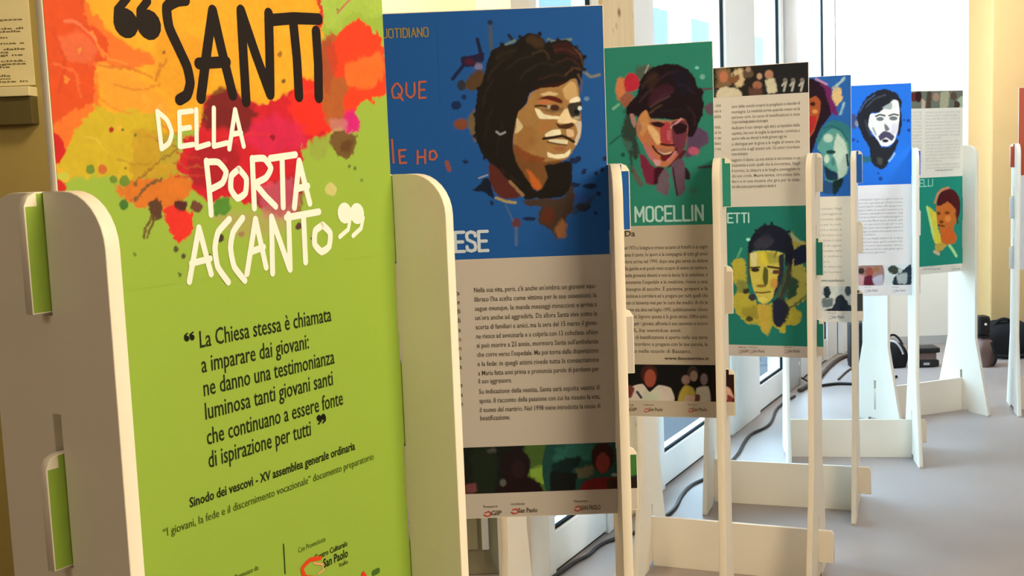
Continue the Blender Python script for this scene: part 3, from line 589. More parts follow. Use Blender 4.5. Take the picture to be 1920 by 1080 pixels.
   ('P',(92,48,36),5.2,3.1,1.0,[482.3,399.7,479.4,410.0,472.4,416.2,464.1,415.9,457.6,409.2,455.3,398.7,458.3,388.4,465.3,382.3,473.6,382.6,480.1,389.3]),
   ('P',(146,101,72),5.2,3.1,1.0,[480.5,423.6,495.7,405.4,503.6,416.1,500.7,442.1,486.1,442.6]),
   ('P',(21,39,83),2.1,2.1,1.0,[566.1,344.9,563.3,347.8,556.0,349.4,547.0,349.1,539.8,346.9,537.1,343.8,540.0,340.9,547.3,339.3,556.3,339.6,563.4,341.8]),
   ('P',(21,39,83),2.1,2.1,1.0,[533.1,340.6,531.4,342.9,527.2,344.3,522.1,344.1,518.0,342.4,516.5,339.9,518.2,337.6,522.4,336.2,527.5,336.4,531.6,338.1]),
   ('P',(21,39,83),2.1,2.1,1.0,[552.4,384.8,549.5,389.5,542.2,392.3,533.2,391.9,526.0,388.6,523.4,383.7,526.3,378.9,533.7,376.2,542.7,376.5,549.8,379.8]),
   ('P',(21,39,83),2.1,2.1,1.0,[572.9,359.7,571.9,362.1,569.2,363.5,566.0,363.3,563.5,361.7,562.6,359.3,563.6,356.9,566.3,355.5,569.5,355.6,572.0,357.2]),
   ('P',(21,39,83),2.1,2.1,1.0,[536.7,291.2,535.6,294.8,533.0,297.0,529.8,296.8,527.3,294.5,526.4,290.8,527.5,287.3,530.2,285.1,533.4,285.2,535.9,287.6]),
   ('P',(21,39,83),2.1,2.1,1.0,[587.3,293.2,586.3,296.2,583.6,297.9,580.4,297.8,577.9,295.8,577.0,292.8,578.1,289.8,580.7,288.0,583.9,288.2,586.4,290.1]),
   ('P',(21,39,83),2.1,2.1,1.0,[546.3,316.3,545.2,319.3,542.6,321.1,539.4,320.9,536.8,319.0,536.0,315.9,537.0,312.9,539.7,311.1,542.9,311.3,545.4,313.2]),
   ('P',(21,39,83),2.1,2.1,1.0,[568.9,320.3,568.1,322.7,566.0,324.1,563.4,324.0,561.4,322.4,560.7,319.9,561.5,317.6,563.6,316.1,566.2,316.2,568.2,317.8]),
   ('P',(21,39,83),2.1,2.1,1.0,[581.6,313.5,580.7,315.9,578.6,317.3,576.0,317.2,574.0,315.7,573.3,313.2,574.2,310.8,576.3,309.4,578.8,309.5,580.8,311.1]),
   ('P',(21,39,83),2.1,2.1,1.0,[565.5,397.7,564.7,399.5,562.6,400.6,560.0,400.5,558.0,399.3,557.2,397.4,558.1,395.6,560.2,394.6,562.8,394.7,564.8,395.9]),
   ('P',(21,39,83),2.1,2.1,1.0,[529.4,295.1,527.7,298.6,523.5,300.7,518.4,300.5,514.3,298.1,512.9,294.4,514.6,290.9,518.8,288.8,523.9,289.0,527.9,291.4]),
   ('P',(21,39,83),2.1,2.1,1.0,[363.9,370.3,363.0,372.7,360.9,374.1,358.3,374.0,356.3,372.4,355.6,370.0,356.5,367.6,358.6,366.1,361.2,366.2,363.2,367.8]),
   ('P',(21,39,83),2.1,2.1,1.0,[316.5,287.9,315.4,290.3,312.7,291.6,309.6,291.5,307.0,289.9,306.1,287.5,307.2,285.1,309.9,283.7,313.1,283.8,315.6,285.4]),
   ('P',(21,39,83),2.1,2.1,1.0,[443.7,404.5,441.2,406.8,434.9,408.1,427.2,407.8,421.0,406.1,418.8,403.5,421.2,401.2,427.5,399.9,435.2,400.2,441.4,402.0]),
   ('P',(42,72,162),5.2,2.1,0.6,[548.9,366.0,545.9,372.0,538.5,375.4,529.6,375.1,522.4,371.1,519.9,364.9,522.8,358.9,530.2,355.4,539.2,355.8,546.3,359.8]),
   ('P',(48,57,70),4.1,3.1,0.7,[513.0,385.3,544.6,371.0,563.5,361.4,549.4,381.5,520.9,398.1]),
   ('P',(92,58,76),3.1,2.1,1.0,[415.4,410.7,413.3,416.7,408.5,420.3,402.7,420.1,398.2,416.2,396.7,410.0,398.7,403.9,403.5,400.3,409.3,400.6,413.8,404.5]),
   ('S',(73,103,153),2.1,0.0,1.0,3.1,[386.6,374.3,399.9,405.9]),
   ('S',(75,105,162),3.1,0.0,1.0,6.2,[405.6,420.7,404.4,452.0]),
   ('S',(144,82,70),3.1,0.0,1.0,8.2,[276.1,288.4,279.6,301.9]),
  ],
  "photo_rows": (854, 949),
  "photo": [
   ('P',(17,23,22),1.1,0.0,1.0,[104.6,837.1,456.6,839.3,451.6,981.1,97.2,979.0]),
   ('P',(67,98,47),6.5,4.3,1.0,[407.2,853.8,452.9,852.2,449.6,948.1,403.3,957.3]),
   ('P',(125,164,65),5.4,3.2,1.0,[416.0,903.1,447.1,895.5,448.0,931.6,418.0,935.9]),
   ('P',(27,41,29),10.8,6.5,0.7,[300.5,860.7,348.5,857.0,345.0,944.2,296.8,947.9]),
   ('P',(67,72,70),4.3,3.2,1.0,[349.4,862.5,347.4,865.6,342.6,867.4,336.6,867.2,331.9,865.0,330.2,861.8,332.2,858.7,337.1,856.9,343.0,857.1,347.7,859.2]),
   ('P',(106,62,70),4.3,2.2,1.0,[284.8,928.8,305.1,927.4,305.5,944.9,285.1,946.4]),
   ('P',(25,17,22),4.3,2.2,1.0,[416.3,894.4,409.8,914.7,394.5,926.8,376.0,926.1,361.6,912.9,356.7,892.2,363.2,871.9,378.6,859.8,397.0,860.5,411.4,873.7]),
   ('P',(28,15,20),4.3,3.2,1.0,[362.3,912.0,404.9,913.6,431.0,931.0,438.5,958.6,344.4,960.6]),
   ('P',(38,23,29),5.4,0.0,1.0,[405.3,902.7,402.3,914.1,395.1,921.0,386.5,920.7,379.9,913.3,377.7,901.7,380.7,890.2,387.9,883.4,396.5,883.7,403.1,891.1]),
   ('P',(86,89,92),3.2,0.0,1.0,[365.9,928.6,364.5,933.0,361.2,935.7,357.3,935.5,354.2,932.6,353.1,928.1,354.5,923.6,357.9,921.0,361.8,921.1,364.9,924.0]),
   ('P',(27,72,72),1.1,0.0,1.0,[457.6,839.4,699.4,842.9,696.5,968.1,453.2,964.6]),
   ('P',(42,103,101),8.6,6.4,1.0,[465.4,859.2,540.0,853.3,533.7,885.6,474.9,894.4]),
   ('P',(15,41,47),6.5,5.4,1.0,[458.9,893.8,517.9,879.6,506.4,906.4,463.3,921.2]),
   ('P',(106,103,81),5.4,4.3,0.8,[506.4,906.4,538.6,898.9,540.1,918.6,511.2,923.0]),
   ('P',(19,25,29),4.3,4.3,1.0,[455.2,910.0,506.1,917.3,499.3,960.9,453.4,959.2]),
   ('P',(50,25,24),3.2,2.1,1.0,[583.7,885.3,578.7,903.1,566.7,913.7,552.2,913.2,540.9,901.7,536.9,883.6,542.0,865.9,554.0,855.3,568.4,855.8,579.7,867.3]),
   ('P',(123,54,52),3.2,1.1,1.0,[573.8,895.8,570.8,908.5,563.6,916.2,555.1,915.9,548.4,907.7,546.2,894.8,549.2,882.1,556.3,874.5,564.9,874.8,571.5,883.0]),
   ('P',(106,25,31),3.2,2.2,1.0,[510.3,950.3,521.5,934.3,548.5,924.4,580.4,925.5,606.8,934.2,611.3,965.0,509.8,966.7]),
   ('P',(54,37,29),3.2,2.2,1.0,[567.5,928.3,594.1,931.5,593.5,953.4,568.9,952.5]),
   ('P',(144,154,149),2.2,0.0,1.0,[589.1,920.4,587.8,922.3,584.6,923.4,580.6,923.2,577.5,921.9,576.3,919.9,577.6,918.1,580.8,917.0,584.7,917.1,587.9,918.4]),
   ('P',(57,113,58),3.2,3.2,1.0,[606.2,839.5,646.6,837.7,644.7,911.5,607.1,921.1]),
   ('P',(28,25,24),3.2,2.2,1.0,[603.7,929.7,644.4,922.4,643.4,960.7,602.8,962.5]),
  ],
  "strokes": [
   ((179,99,83),4.1,[183.2,134.5,176.5,144.4,178.8,159.8,191.2,159.2,196.0,145.2,188.4,133.7,183.2,134.5]),
   ((179,99,83),4.1,[188.4,153.0,196.1,165.5]),
   ((179,99,83),4.1,[204.8,133.4,203.9,153.6,211.7,161.1,219.3,154.2,220.2,134.0]),
   ((179,99,83),4.1,[229.6,132.3,228.1,162.7]),
   ((179,99,83),4.1,[229.6,132.3,242.0,131.8]),
   ((179,99,83),4.1,[228.9,147.5,239.2,146.9]),
   ((179,99,83),4.1,[228.1,162.7,240.5,162.2]),
   ((179,99,83),4.1,[171.7,240.2,172.6,284.4]),
   ((179,99,83),4.1,[184.1,261.2,185.0,285.9]),
   ((179,99,83),4.1,[184.1,261.2,196.6,260.6]),
   ((179,99,83),4.1,[184.6,273.5,193.9,272.9]),
   ((179,99,83),4.1,[185.0,285.9,197.4,285.3]),
   ((179,99,83),4.1,[220.3,263.6,219.1,288.2]),
   ((179,99,83),4.1,[234.8,262.1,233.6,287.8]),
   ((179,99,83),4.1,[219.7,275.9,234.2,275.4]),
   ((179,99,83),4.1,[243.9,266.6,243.3,279.9,251.5,281.3,257.0,274.3,252.3,264.8,243.9,266.6]),
  ],
  "logo": [
   ((183,62,58),2.4,[321.8,988.4,329.4,986.5,333.4,993.2,324.7,996.2,319.5,992.7]),
   ((183,62,58),2.4,[376.6,984.9,384.1,983.0,388.2,989.7,379.5,992.7,374.3,989.2]),
   ((183,62,58),2.4,[502.8,984.0,510.4,982.1,514.4,988.9,505.8,991.9,500.5,988.4]),
  ],
  "caps": [('QUOTIDIANO', 151.7, 250.9, 47.9, 19.3, 2.6, (144, 132, 90)), ('SCORESE', 190.9, 347.5, 465.1, 43.9, 6.3, (198, 216, 239))],
  "text": [
   ("Nella sua vita, però, c'è anche un'ombra: un giovane squi-", 318.2, 557.9, 543.5, 10.0, (84, 78, 74), 0.25),
   ("librato l'ha scelta come vittima per le sue ossessioni: la", 318.3, 558.0, 561.8, 10.0, (84, 78, 74), 0.25),
   ('segue ovunque, le manda messaggi minacciosi e arriva a', 318.5, 558.0, 580.1, 10.0, (84, 78, 74), 0.25),
   ("un'ora anche ad aggredirla. Da allora Santa vive sotto la", 318.6, 558.1, 598.4, 10.0, (84, 78, 74), 0.25),
   ('scorta di familiari e amici, ma la sera del 15 marzo il giova-', 318.7, 558.2, 616.7, 10.0, (84, 78, 74), 0.25),
   ('ne riesce ad avvicinarla e a colpirla con 13 coltellate. «Non', 318.8, 558.3, 635.1, 10.0, (84, 78, 74), 0.25),
   ("si può morire a 23 anni», mormora Santa sull'ambulanza", 319.0, 558.3, 653.5, 10.1, (84, 78, 74), 0.25),
   ("che corre verso l'ospedale. Ma poi torna dalla disperazione", 319.1, 558.4, 671.9, 10.1, (84, 78, 74), 0.25),
   ('e la fede: in quegli attimi rivede tutta la consacrazione', 319.2, 558.5, 690.4, 10.1, (84, 78, 74), 0.25),
   ('a Maria fatta anni prima e pronuncia parole di perdono per', 319.3, 558.5, 708.9, 10.1, (84, 78, 74), 0.25),
   ('il suo aggressore.', 319.5, 385.5, 725.2, 10.1, (84, 78, 74), 0.25),
   ('Su indicazione della vestita, Santa sarà sepolta vestita di', 319.6, 558.7, 746.0, 10.1, (84, 78, 74), 0.25),
   ('sposa. Il racconto della passione con cui ha vissuto la vita,', 319.7, 558.8, 764.6, 10.1, (84, 78, 74), 0.25),
   ('il nuovo del martirio. Nel 1998 viene introdotta la causa di', 319.8, 558.8, 783.2, 10.1, (84, 78, 74), 0.25),
   ('beatificazione.', 319.9, 379.5, 799.6, 10.2, (84, 78, 74), 0.25),
   ('Cresce in una famiglia semplice e fin da ragazza', 50.0, 289.6, 547.4, 10.0, (84, 78, 74), 0.25),
   ('si distingue per la gioia e la voglia di vivere che', 50.0, 289.4, 565.7, 10.0, (84, 78, 74), 0.25),
   ('trasmette a tutti quelli che la incontrano. Negli', 50.0, 289.2, 584.0, 10.0, (84, 78, 74), 0.25),
   ('anni della scuola scopre la preghiera e decide di', 50.0, 289.0, 602.3, 10.0, (84, 78, 74), 0.25),
   ('dedicare il suo tempo agli altri, ai bambini della', 50.0, 288.8, 620.7, 10.0, (84, 78, 74), 0.25),
   ('parrocchia e agli anziani soli. Gli amici ricordano', 50.0, 288.5, 639.1, 10.0, (84, 78, 74), 0.25),
   ('il sorriso, la chitarra e le lunghe passeggiate in', 50.0, 288.3, 657.5, 10.1, (84, 78, 74), 0.25),
   ('montagna. La malattia arriva quando meno se la', 50.0, 288.1, 676.0, 10.1, (84, 78, 74), 0.25),
   ('aspetta, ma non le toglie la speranza: continua a', 50.0, 287.9, 694.5, 10.1, (84, 78, 74), 0.25),
   ('chi non crede. Muore serena, circondata dalle', 50.0, 287.4, 731.5, 10.1, (84, 78, 74), 0.25),
   ('persone care. La causa di beatificazione è stata', 50.0, 287.2, 750.1, 10.1, (84, 78, 74), 0.25),
   ('aperta nella sua diocesi e molti giovani oggi ne', 50.0, 287.0, 768.8, 10.1, (84, 78, 74), 0.25),
   ('Promosso da', 319.0, 346.9, 978.3, 5.4, (81, 74, 58), 0.0),
   ('GIP', 333.4, 354.8, 994.2, 9.8, (81, 74, 58), 1),
   ('Con la collaborazione', 373.8, 401.6, 974.9, 5.4, (81, 74, 58), 0.0),
   ('San Paolo', 388.1, 426.6, 991.0, 9.8, (81, 74, 58), 1),
   ('Media partner', 499.9, 527.7, 974.0, 5.4, (81, 74, 58), 0.0),
   ('SAN PAOLO', 514.4, 552.9, 990.1, 9.7, (81, 74, 58), 1),
  ]},
 3: {
  "bands": [(0, 477, (45, 140, 130)), (477, 1000, (192, 186, 177))],
  "portrait": [
   ('P',(211,135,95),5.7,4.3,1.0,[332.9,86.7,347.5,80.5,357.3,88.0,356.4,118.8,348.5,146.5,334.3,140.2,329.3,111.8]),
   ('P',(190,45,73),5.6,4.2,1.0,[354.6,82.3,367.8,69.0,389.0,75.8,397.0,97.2,382.3,114.6,360.6,121.8,351.1,104.5]),
   ('P',(153,98,83),5.7,4.3,1.0,[337.2,137.5,357.8,121.7,380.4,131.3,374.0,154.8,350.9,160.7]),
   ('P',(86,85,85),7.0,5.6,0.8,[382.4,58.7,410.9,52.0,432.0,58.8,403.0,83.5,392.9,90.0]),
   ('S',(164,166,177),2.8,0.0,1.0,4.2,[419.4,52.5,410.4,71.4]),
   ('P',(94,74,117),5.6,4.2,1.0,[516.5,230.1,547.4,220.3,568.0,235.1,571.7,258.9,557.4,275.0,531.9,295.0,509.4,296.9,518.6,263.7]),
   ('P',(188,94,137),5.6,2.8,1.0,[547.5,283.0,544.7,289.5,537.7,293.3,529.0,292.9,522.1,288.6,519.6,281.9,522.4,275.4,529.5,271.7,538.1,272.0,545.0,276.3]),
   ('P',(47,41,45),7.1,5.7,0.85,[353.7,165.1,372.3,166.0,381.4,201.6,383.2,238.3,390.7,279.7,378.7,300.5,367.6,285.8,368.4,254.7,345.7,245.2,339.1,222.3,349.9,197.3]),
   ('P',(72,83,85),7.1,5.7,0.6,[342.8,245.1,365.7,248.9,370.5,286.0,356.3,276.9]),
   ('S',(45,45,53),5.7,2.9,0.8,7.1,[364.9,278.6,367.0,307.1,369.2,331.4]),
   ('S',(41,89,85),4.3,0.0,1.0,4.3,[310.7,255.2,331.4,239.0,349.0,228.4]),
   ('P',(29,19,31),3.5,2.8,1.0,[395.7,92.9,413.3,71.6,433.4,58.8,461.7,52.2,495.3,55.5,522.8,69.5,541.8,92.6,546.8,117.7,563.3,122.7,558.7,143.2,562.4,165.5,556.3,192.9,543.2,222.9,530.1,247.4,516.3,238.4,519.6,214.9,503.1,201.6,470.9,197.3,442.8,193.2,420.1,193.5,409.2,172.0,397.7,177.0,392.9,196.5,381.9,181.9,364.7,181.1,355.1,166.5,370.0,144.8,386.2,128.8,392.4,109.5]),
   ('P',(66,30,53),8.4,4.2,0.8,[432.0,114.4,468.9,105.2,485.4,120.0,451.1,143.3,416.6,161.1,420.2,133.3]),
   ('P',(23,23,48),8.3,2.8,0.8,[483.8,67.3,515.7,76.0,532.9,118.4,504.6,134.9,487.4,95.2]),
   ('P',(57,41,36),8.4,4.2,0.8,[412.9,84.1,435.9,70.1,446.7,92.9,423.3,122.3]),
   ('S',(82,59,70),4.2,0.0,1.0,5.6,[472.4,136.0,443.9,148.5,422.3,161.4]),
   ('S',(62,48,45),4.2,2.8,0.8,5.6,[402.3,111.4,417.0,91.3,441.4,78.7]),
   ('S',(51,34,53),4.2,2.8,0.8,5.6,[445.2,92.8,466.7,77.4,494.8,73.4]),
   ('S',(78,45,63),4.2,2.8,0.8,4.2,[429.6,154.8,458.4,132.5,482.4,125.4]),
   ('S',(37,32,58),4.2,2.8,0.8,5.6,[494.0,109.4,515.0,110.5,535.4,132.3]),
   ('S',(31,32,40),4.2,2.8,0.8,5.6,[450.2,176.7,481.4,171.3,513.4,182.6]),
   ('S',(64,45,48),4.2,2.8,0.8,5.6,[394.3,146.0,408.9,129.9,426.3,116.9]),
   ('S',(57,32,53),4.2,2.8,0.8,5.6,[520.7,166.2,537.0,187.8,536.4,215.6]),
   ('S',(92,70,58),4.2,2.8,0.8,4.2,[414.7,182.0,433.5,168.9,450.7,160.0]),
   ('P',(194,124,92),2.8,1.1,1.0,[382.5,212.9,393.3,182.4,409.3,169.2,421.5,192.2,449.7,197.7,475.1,200.3,508.9,196.3,519.5,221.8,514.5,256.5,504.1,284.1,479.6,309.9,455.2,321.7,435.4,318.1,416.0,296.2,398.4,258.8,386.1,238.5]),
   ('P',(203,151,100),5.7,1.4,1.0,[391.6,190.8,409.2,172.0,417.0,200.4,400.4,239.1,389.3,225.9]),
   ('P',(233,199,152),4.2,1.4,1.0,[412.6,208.6,426.6,214.9,443.2,232.5,446.9,255.1,436.8,261.7,423.1,240.0,415.0,225.6]),
   ('P',(111,54,83),5.6,1.4,1.0,[477.8,203.2,514.3,202.1,517.8,235.7,511.4,270.4,492.7,290.7,479.3,262.1,475.7,233.9]),
   ('P',(174,65,83),4.2,1.4,1.0,[448.1,207.4,472.1,205.7,475.5,240.9,473.7,260.4,455.2,262.5,445.6,249.4]),
   ('P',(192,103,130),2.8,0.0,1.0,[464.6,225.0,473.0,228.2,472.4,253.4,464.0,250.2]),
   ('P',(170,124,107),2.8,0.0,1.0,[390.1,196.4,398.1,216.4,386.3,230.0]),
   ('P',(166,131,137),2.8,0.0,1.0,[366.2,178.3,376.2,178.8,382.9,198.8,378.1,215.5,369.9,201.1]),
   ('S',(153,135,125),2.1,0.0,1.0,4.2,[418.6,196.3,449.7,199.1,475.0,201.7]),
   ('P',(47,23,28),2.8,0.0,1.0,[419.8,203.3,442.6,201.6,459.3,209.3,446.4,217.2,429.5,212.2]),
   ('S',(200,153,174),2.1,0.0,1.0,5.6,[474.6,218.4,489.0,207.9,501.8,197.3]),
   ('P',(39,17,31),4.2,1.4,1.0,[477.5,215.8,500.2,207.0,518.2,216.2,512.3,232.7,488.3,237.2]),
   ('S',(72,23,31),2.1,0.0,1.0,5.6,[448.2,260.8,462.3,264.2,480.6,264.9]),
   ('P',(168,120,100),2.8,0.0,1.0,[433.8,270.1,462.0,275.4,479.0,271.9,468.9,282.7,444.8,281.8]),
   ('S',(227,210,211),2.1,0.0,0.8,4.2,[437.8,280.1,454.6,287.8,473.1,284.3]),
   ('S',(76,39,38),2.1,0.0,1.0,5.7,[425.3,265.5,434.9,280.0,453.1,292.0,473.0,289.9,488.8,275.1]),
   ('P',(107,30,40),2.8,0.0,1.0,[444.6,293.0,472.9,291.3,464.1,305.1,449.9,305.9]),
   ('P',(192,116,137),4.3,0.0,1.0,[402.8,256.1,418.0,273.7,433.0,302.5,421.6,302.1,406.5,278.9]),
   ('P',(213,160,182),2.8,0.0,1.0,[425.9,300.8,444.3,304.3,445.4,315.7,432.6,318.0]),
   ('S',(194,127,149),2.1,0.0,1.0,7.1,[464.1,305.1,475.7,295.6,484.4,283.3]),
   ('P',(82,34,55),4.2,0.0,1.0,[478.2,307.0,504.2,278.5,514.0,283.1,490.8,313.1,460.8,326.1]),
   ('P',(123,41,78),4.3,2.8,1.0,[389.2,283.8,407.5,295.9,425.4,320.6,449.5,324.3,440.2,353.7,424.2,368.8,405.7,362.5,395.1,329.4]),
   ('P',(62,18,40),5.7,2.8,1.0,[429.5,325.0,455.2,324.5,447.2,359.6,425.6,370.2]),
   ('P',(100,100,102),4.3,2.9,1.0,[366.9,311.4,378.0,326.0,397.1,365.0,388.3,371.9,371.8,342.9]),
   ('P',(109,98,120),4.3,4.3,1.0,[447.9,331.3,465.0,329.1,468.2,374.4,459.1,398.2,439.3,390.5,431.2,373.2]),
   ('P',(104,83,112),4.2,4.2,1.0,[472.4,312.4,503.7,303.7,511.1,347.6,504.5,392.5,487.4,399.1,477.0,360.5]),
   ('P',(45,23,50),4.2,1.4,1.0,[508.8,325.0,521.2,336.7,522.2,356.4,509.5,356.0]),
   ('S',(51,34,59),2.8,0.0,1.0,4.2,[477.8,325.3,482.5,367.8,487.4,397.6]),
   ('P',(121,217,216),2.8,0.0,1.0,[552.0,67.1,550.9,69.4,548.1,70.8,544.7,70.6,541.9,68.9,540.9,66.4,542.0,64.1,544.8,62.7,548.3,62.9,551.0,64.6]),
   ('P',(115,188,189),4.1,0.0,1.0,[566.7,91.3,565.3,95.2,561.8,97.5,557.5,97.3,554.1,94.6,552.9,90.5,554.3,86.5,557.8,84.2,562.1,84.5,565.5,87.1]),
   ('S',(64,74,88),2.8,0.0,1.0,7.0,[546.6,326.3,578.7,324.7]),
   ('P',(25,89,78),2.9,0.0,1.0,[350.3,285.2,349.1,288.5,346.2,290.4,342.6,290.3,339.8,288.1,338.8,284.7,340.0,281.4,342.9,279.5,346.5,279.6,349.3,281.8]),
   ('P',(62,122,121),5.6,2.8,1.0,[541.2,386.6,538.9,391.5,533.3,394.4,526.3,394.2,520.8,390.9,518.7,385.9,521.0,381.0,526.7,378.1,533.6,378.3,539.2,381.5]),
   ('S',(92,74,92),2.8,0.0,1.0,5.5,[560.5,124.0,582.6,122.4]),
   ('P',(98,83,107),4.1,2.8,1.0,[562.4,168.3,584.7,158.3,584.0,194.2,567.6,185.1]),
   ('S',(123,188,164),4.3,0.0,1.0,7.1,[322.1,162.1,336.8,151.6]),
  ],
  "photo_rows": (855, 955),
  "photo": [
   ('P',(17,17,21),1.5,0.0,1.0,[75.8,845.1,689.3,840.5,687.4,963.2,71.0,974.3]),
   ('P',(60,30,31),4.4,0.0,1.0,[422.9,882.2,418.0,898.8,406.1,909.1,391.6,909.3,380.2,899.2,376.2,882.7,381.1,866.2,393.0,855.9,407.4,855.8,418.8,865.8]),
   ('P',(153,78,65),4.4,0.0,1.0,[418.2,892.6,414.8,907.4,406.6,916.6,396.6,916.8,388.8,907.7,386.1,893.0,389.6,878.2,397.9,869.0,407.8,868.9,415.5,877.9]),
   ('P',(211,206,209),2.9,0.0,1.0,[337.6,947.1,351.7,917.1,381.3,909.3,399.8,931.3,425.0,911.7,458.2,920.1,463.1,959.8,337.2,962.0]),
   ('P',(113,56,58),4.4,0.0,1.0,[341.5,912.8,359.0,921.5,349.4,946.9,339.1,947.1]),
   ('P',(180,210,189),5.9,0.0,0.6,[382.5,921.2,399.6,935.7,420.4,920.6,425.3,960.5,379.9,961.3]),
   ('S',(62,62,78),2.2,0.0,1.0,7.4,[366.0,931.8,375.9,946.5]),
   ('P',(62,54,55),4.3,0.0,1.0,[532.4,878.1,529.4,890.2,522.1,897.7,513.3,897.8,506.3,890.4,503.8,878.4,506.8,866.4,514.1,858.9,522.9,858.8,529.9,866.1]),
   ('P',(153,133,127),4.3,0.0,1.0,[530.8,885.4,528.7,894.1,523.6,899.4,517.4,899.5,512.5,894.2,510.8,885.7,512.9,877.1,518.0,871.7,524.2,871.6,529.1,876.9]),
   ('P',(143,122,122),4.4,0.0,1.0,[510.6,895.9,508.2,903.7,502.4,908.6,495.3,908.6,489.6,903.9,487.6,896.2,490.0,888.4,495.8,883.6,502.9,883.5,508.5,888.2]),
   ('P',(123,111,127),4.3,0.0,1.0,[557.7,893.9,555.6,903.3,550.5,909.2,544.4,909.3,539.5,903.5,537.8,894.1,539.9,884.7,545.0,878.8,551.1,878.7,556.0,884.5]),
   ('P',(180,166,78),4.4,0.0,1.0,[477.5,959.6,482.5,930.0,497.3,910.7,518.7,919.2,526.4,958.7]),
   ('P',(194,195,196),4.3,0.0,1.0,[527.3,919.1,558.7,914.3,563.6,958.1,526.4,958.7]),
   ('P',(98,63,53),2.9,0.0,1.0,[521.2,936.8,535.5,936.6,535.1,954.2,520.8,954.4]),
   ('P',(190,166,164),4.4,0.0,1.0,[496.7,940.1,522.5,939.7,517.8,958.9,496.3,959.2]),
   ('P',(41,19,21),2.9,0.0,1.0,[577.2,841.4,689.3,840.5,687.4,963.2,574.8,965.2]),
   ('P',(205,166,157),4.3,1.4,1.0,[597.0,913.8,615.3,917.9,626.1,942.4,603.4,950.1,596.5,942.9]),
   ('P',(123,56,58),2.9,0.0,1.0,[609.3,935.4,623.3,942.5,620.3,955.6,609.0,955.8]),
   ('P',(102,45,40),15.1,7.5,1.0,[166.6,867.0,241.9,866.3,239.1,956.2,163.5,957.5]),
  ],
  "strokes": [
  ],
  "logo": [
   ((194,67,65),2.4,[331.0,980.6,338.5,978.3,342.6,984.7,334.0,988.1,328.8,985.0]),
   ((194,67,65),2.3,[385.6,979.6,393.0,977.3,397.1,983.7,388.5,987.0,383.3,983.9]),
   ((194,67,65),2.3,[506.2,977.3,513.5,975.1,517.5,981.3,509.1,984.7,504.0,981.6]),
  ],
  "caps": [('MOCELLIN', 374.2, 553.5, 468.1, 44.6, 5.8, (180, 228, 239))],
  "text": [
   ('Da', 344.2, 371.7, 504.4, 15.9, (72, 65, 60), 1),
   ('Nasce nel 1973 a Solagna e cresce accanto al fratello e ai cugini', 311.1, 564.6, 540.5, 10.2, (98, 89, 80), 0.25),
   ('Studia, ama il canto, lo sport e la compagnia di tutti gli amici', 311.0, 564.3, 559.1, 10.2, (98, 89, 80), 0.25),
   ('ma il dolore arriva nel 1990: dopo una gita sente un dolore', 310.9, 563.9, 577.7, 10.2, (98, 89, 80), 0.25),
   ('acuto alla gamba e in pochi mesi scopre di avere un tumore.', 310.8, 563.5, 596.4, 10.2, (98, 89, 80), 0.25),
   ('Ha una bella gioventù davanti e non la lascia: fa la catechista, è', 310.7, 563.2, 615.1, 10.2, (98, 89, 80), 0.25),
   ("lieta nonostante l'ospedale e le medicine, riceve a casa", 310.6, 562.8, 633.8, 10.2, (98, 89, 80), 0.25),
   ('chi ha bisogno di ascolto. È paziente, prepara e fa', 310.5, 562.4, 652.6, 10.3, (98, 89, 80), 0.25),
   ('feste. Continua a sorridere ed a pregare per tutti quelli che', 310.3, 562.1, 671.3, 10.3, (98, 89, 80), 0.25),
   ('ama e non si lamenta mai per le cure dei medici. A chi le', 310.2, 561.7, 690.1, 10.3, (98, 89, 80), 0.25),
   ('chiede come sta dice nel luglio 1995, pubblicamente: «Sono', 310.1, 561.3, 709.0, 10.3, (98, 89, 80), 0.25),
   ('felice. Sono in Signore questa è la gioia vera». Offre tutto', 310.0, 561.0, 727.8, 10.3, (98, 89, 80), 0.25),
   ('per i malati, per i giovani, affronta il suo cammino e muore', 309.9, 560.6, 746.7, 10.3, (98, 89, 80), 0.25),
   ('nel 1995, ha ventidue anni.', 309.8, 490.5, 765.6, 10.3, (98, 89, 80), 0.25),
   ('Il processo di beatificazione è aperto nella sua terra', 309.7, 559.9, 784.5, 10.3, (98, 89, 80), 0.25),
   ('e molti la ricordano e pregano con le sue parole, la', 309.6, 559.5, 803.4, 10.3, (98, 89, 80), 0.25),
   ('ricordano nelle scuole di Bassano.', 309.4, 515.0, 822.6, 10.4, (98, 89, 80), 0.25),
   ('www.ilsuosorriso.it', 442.7, 561.6, 841.2, 8.7, (62, 54, 48), 1),
   ('da', 328.1, 355.8, 970.0, 5.4, (100, 89, 70), 0.0),
   ('GIP', 342.6, 363.9, 984.8, 9.6, (100, 89, 70), 1),
   ('In collaborazione', 382.6, 410.1, 969.0, 5.3, (100, 89, 70), 0.0),
   ('San Paolo', 397.0, 434.9, 983.6, 9.6, (100, 89, 70), 1),
   ('Partner', 503.3, 530.2, 966.9, 5.2, (100, 89, 70), 0.0),
   ('San Paolo', 517.4, 554.6, 981.3, 9.4, (100, 89, 70), 1),
   ('parrocchia e agli anziani soli. Gli amici ricordano', 45.0, 270.0, 546.3, 9.9, (98, 89, 80), 0.2),
   ('scrivere lettere e a studiare, offre ogni giorno per', 45.0, 270.0, 564.7, 9.9, (98, 89, 80), 0.2),
   ('leggono il diario. La sua storia è raccontata in un', 45.0, 270.0, 583.2, 10.0, (98, 89, 80), 0.2),
   ('trasmette a tutti quelli che la incontrano. Negli', 45.0, 270.0, 601.6, 10.0, (98, 89, 80), 0.2),
   ('il sorriso, la chitarra e le lunghe passeggiate in', 45.0, 270.0, 620.1, 10.0, (98, 89, 80), 0.2),
   ('chi non crede. Muore serena, circondata dalle', 45.0, 270.0, 638.6, 10.0, (98, 89, 80), 0.2),
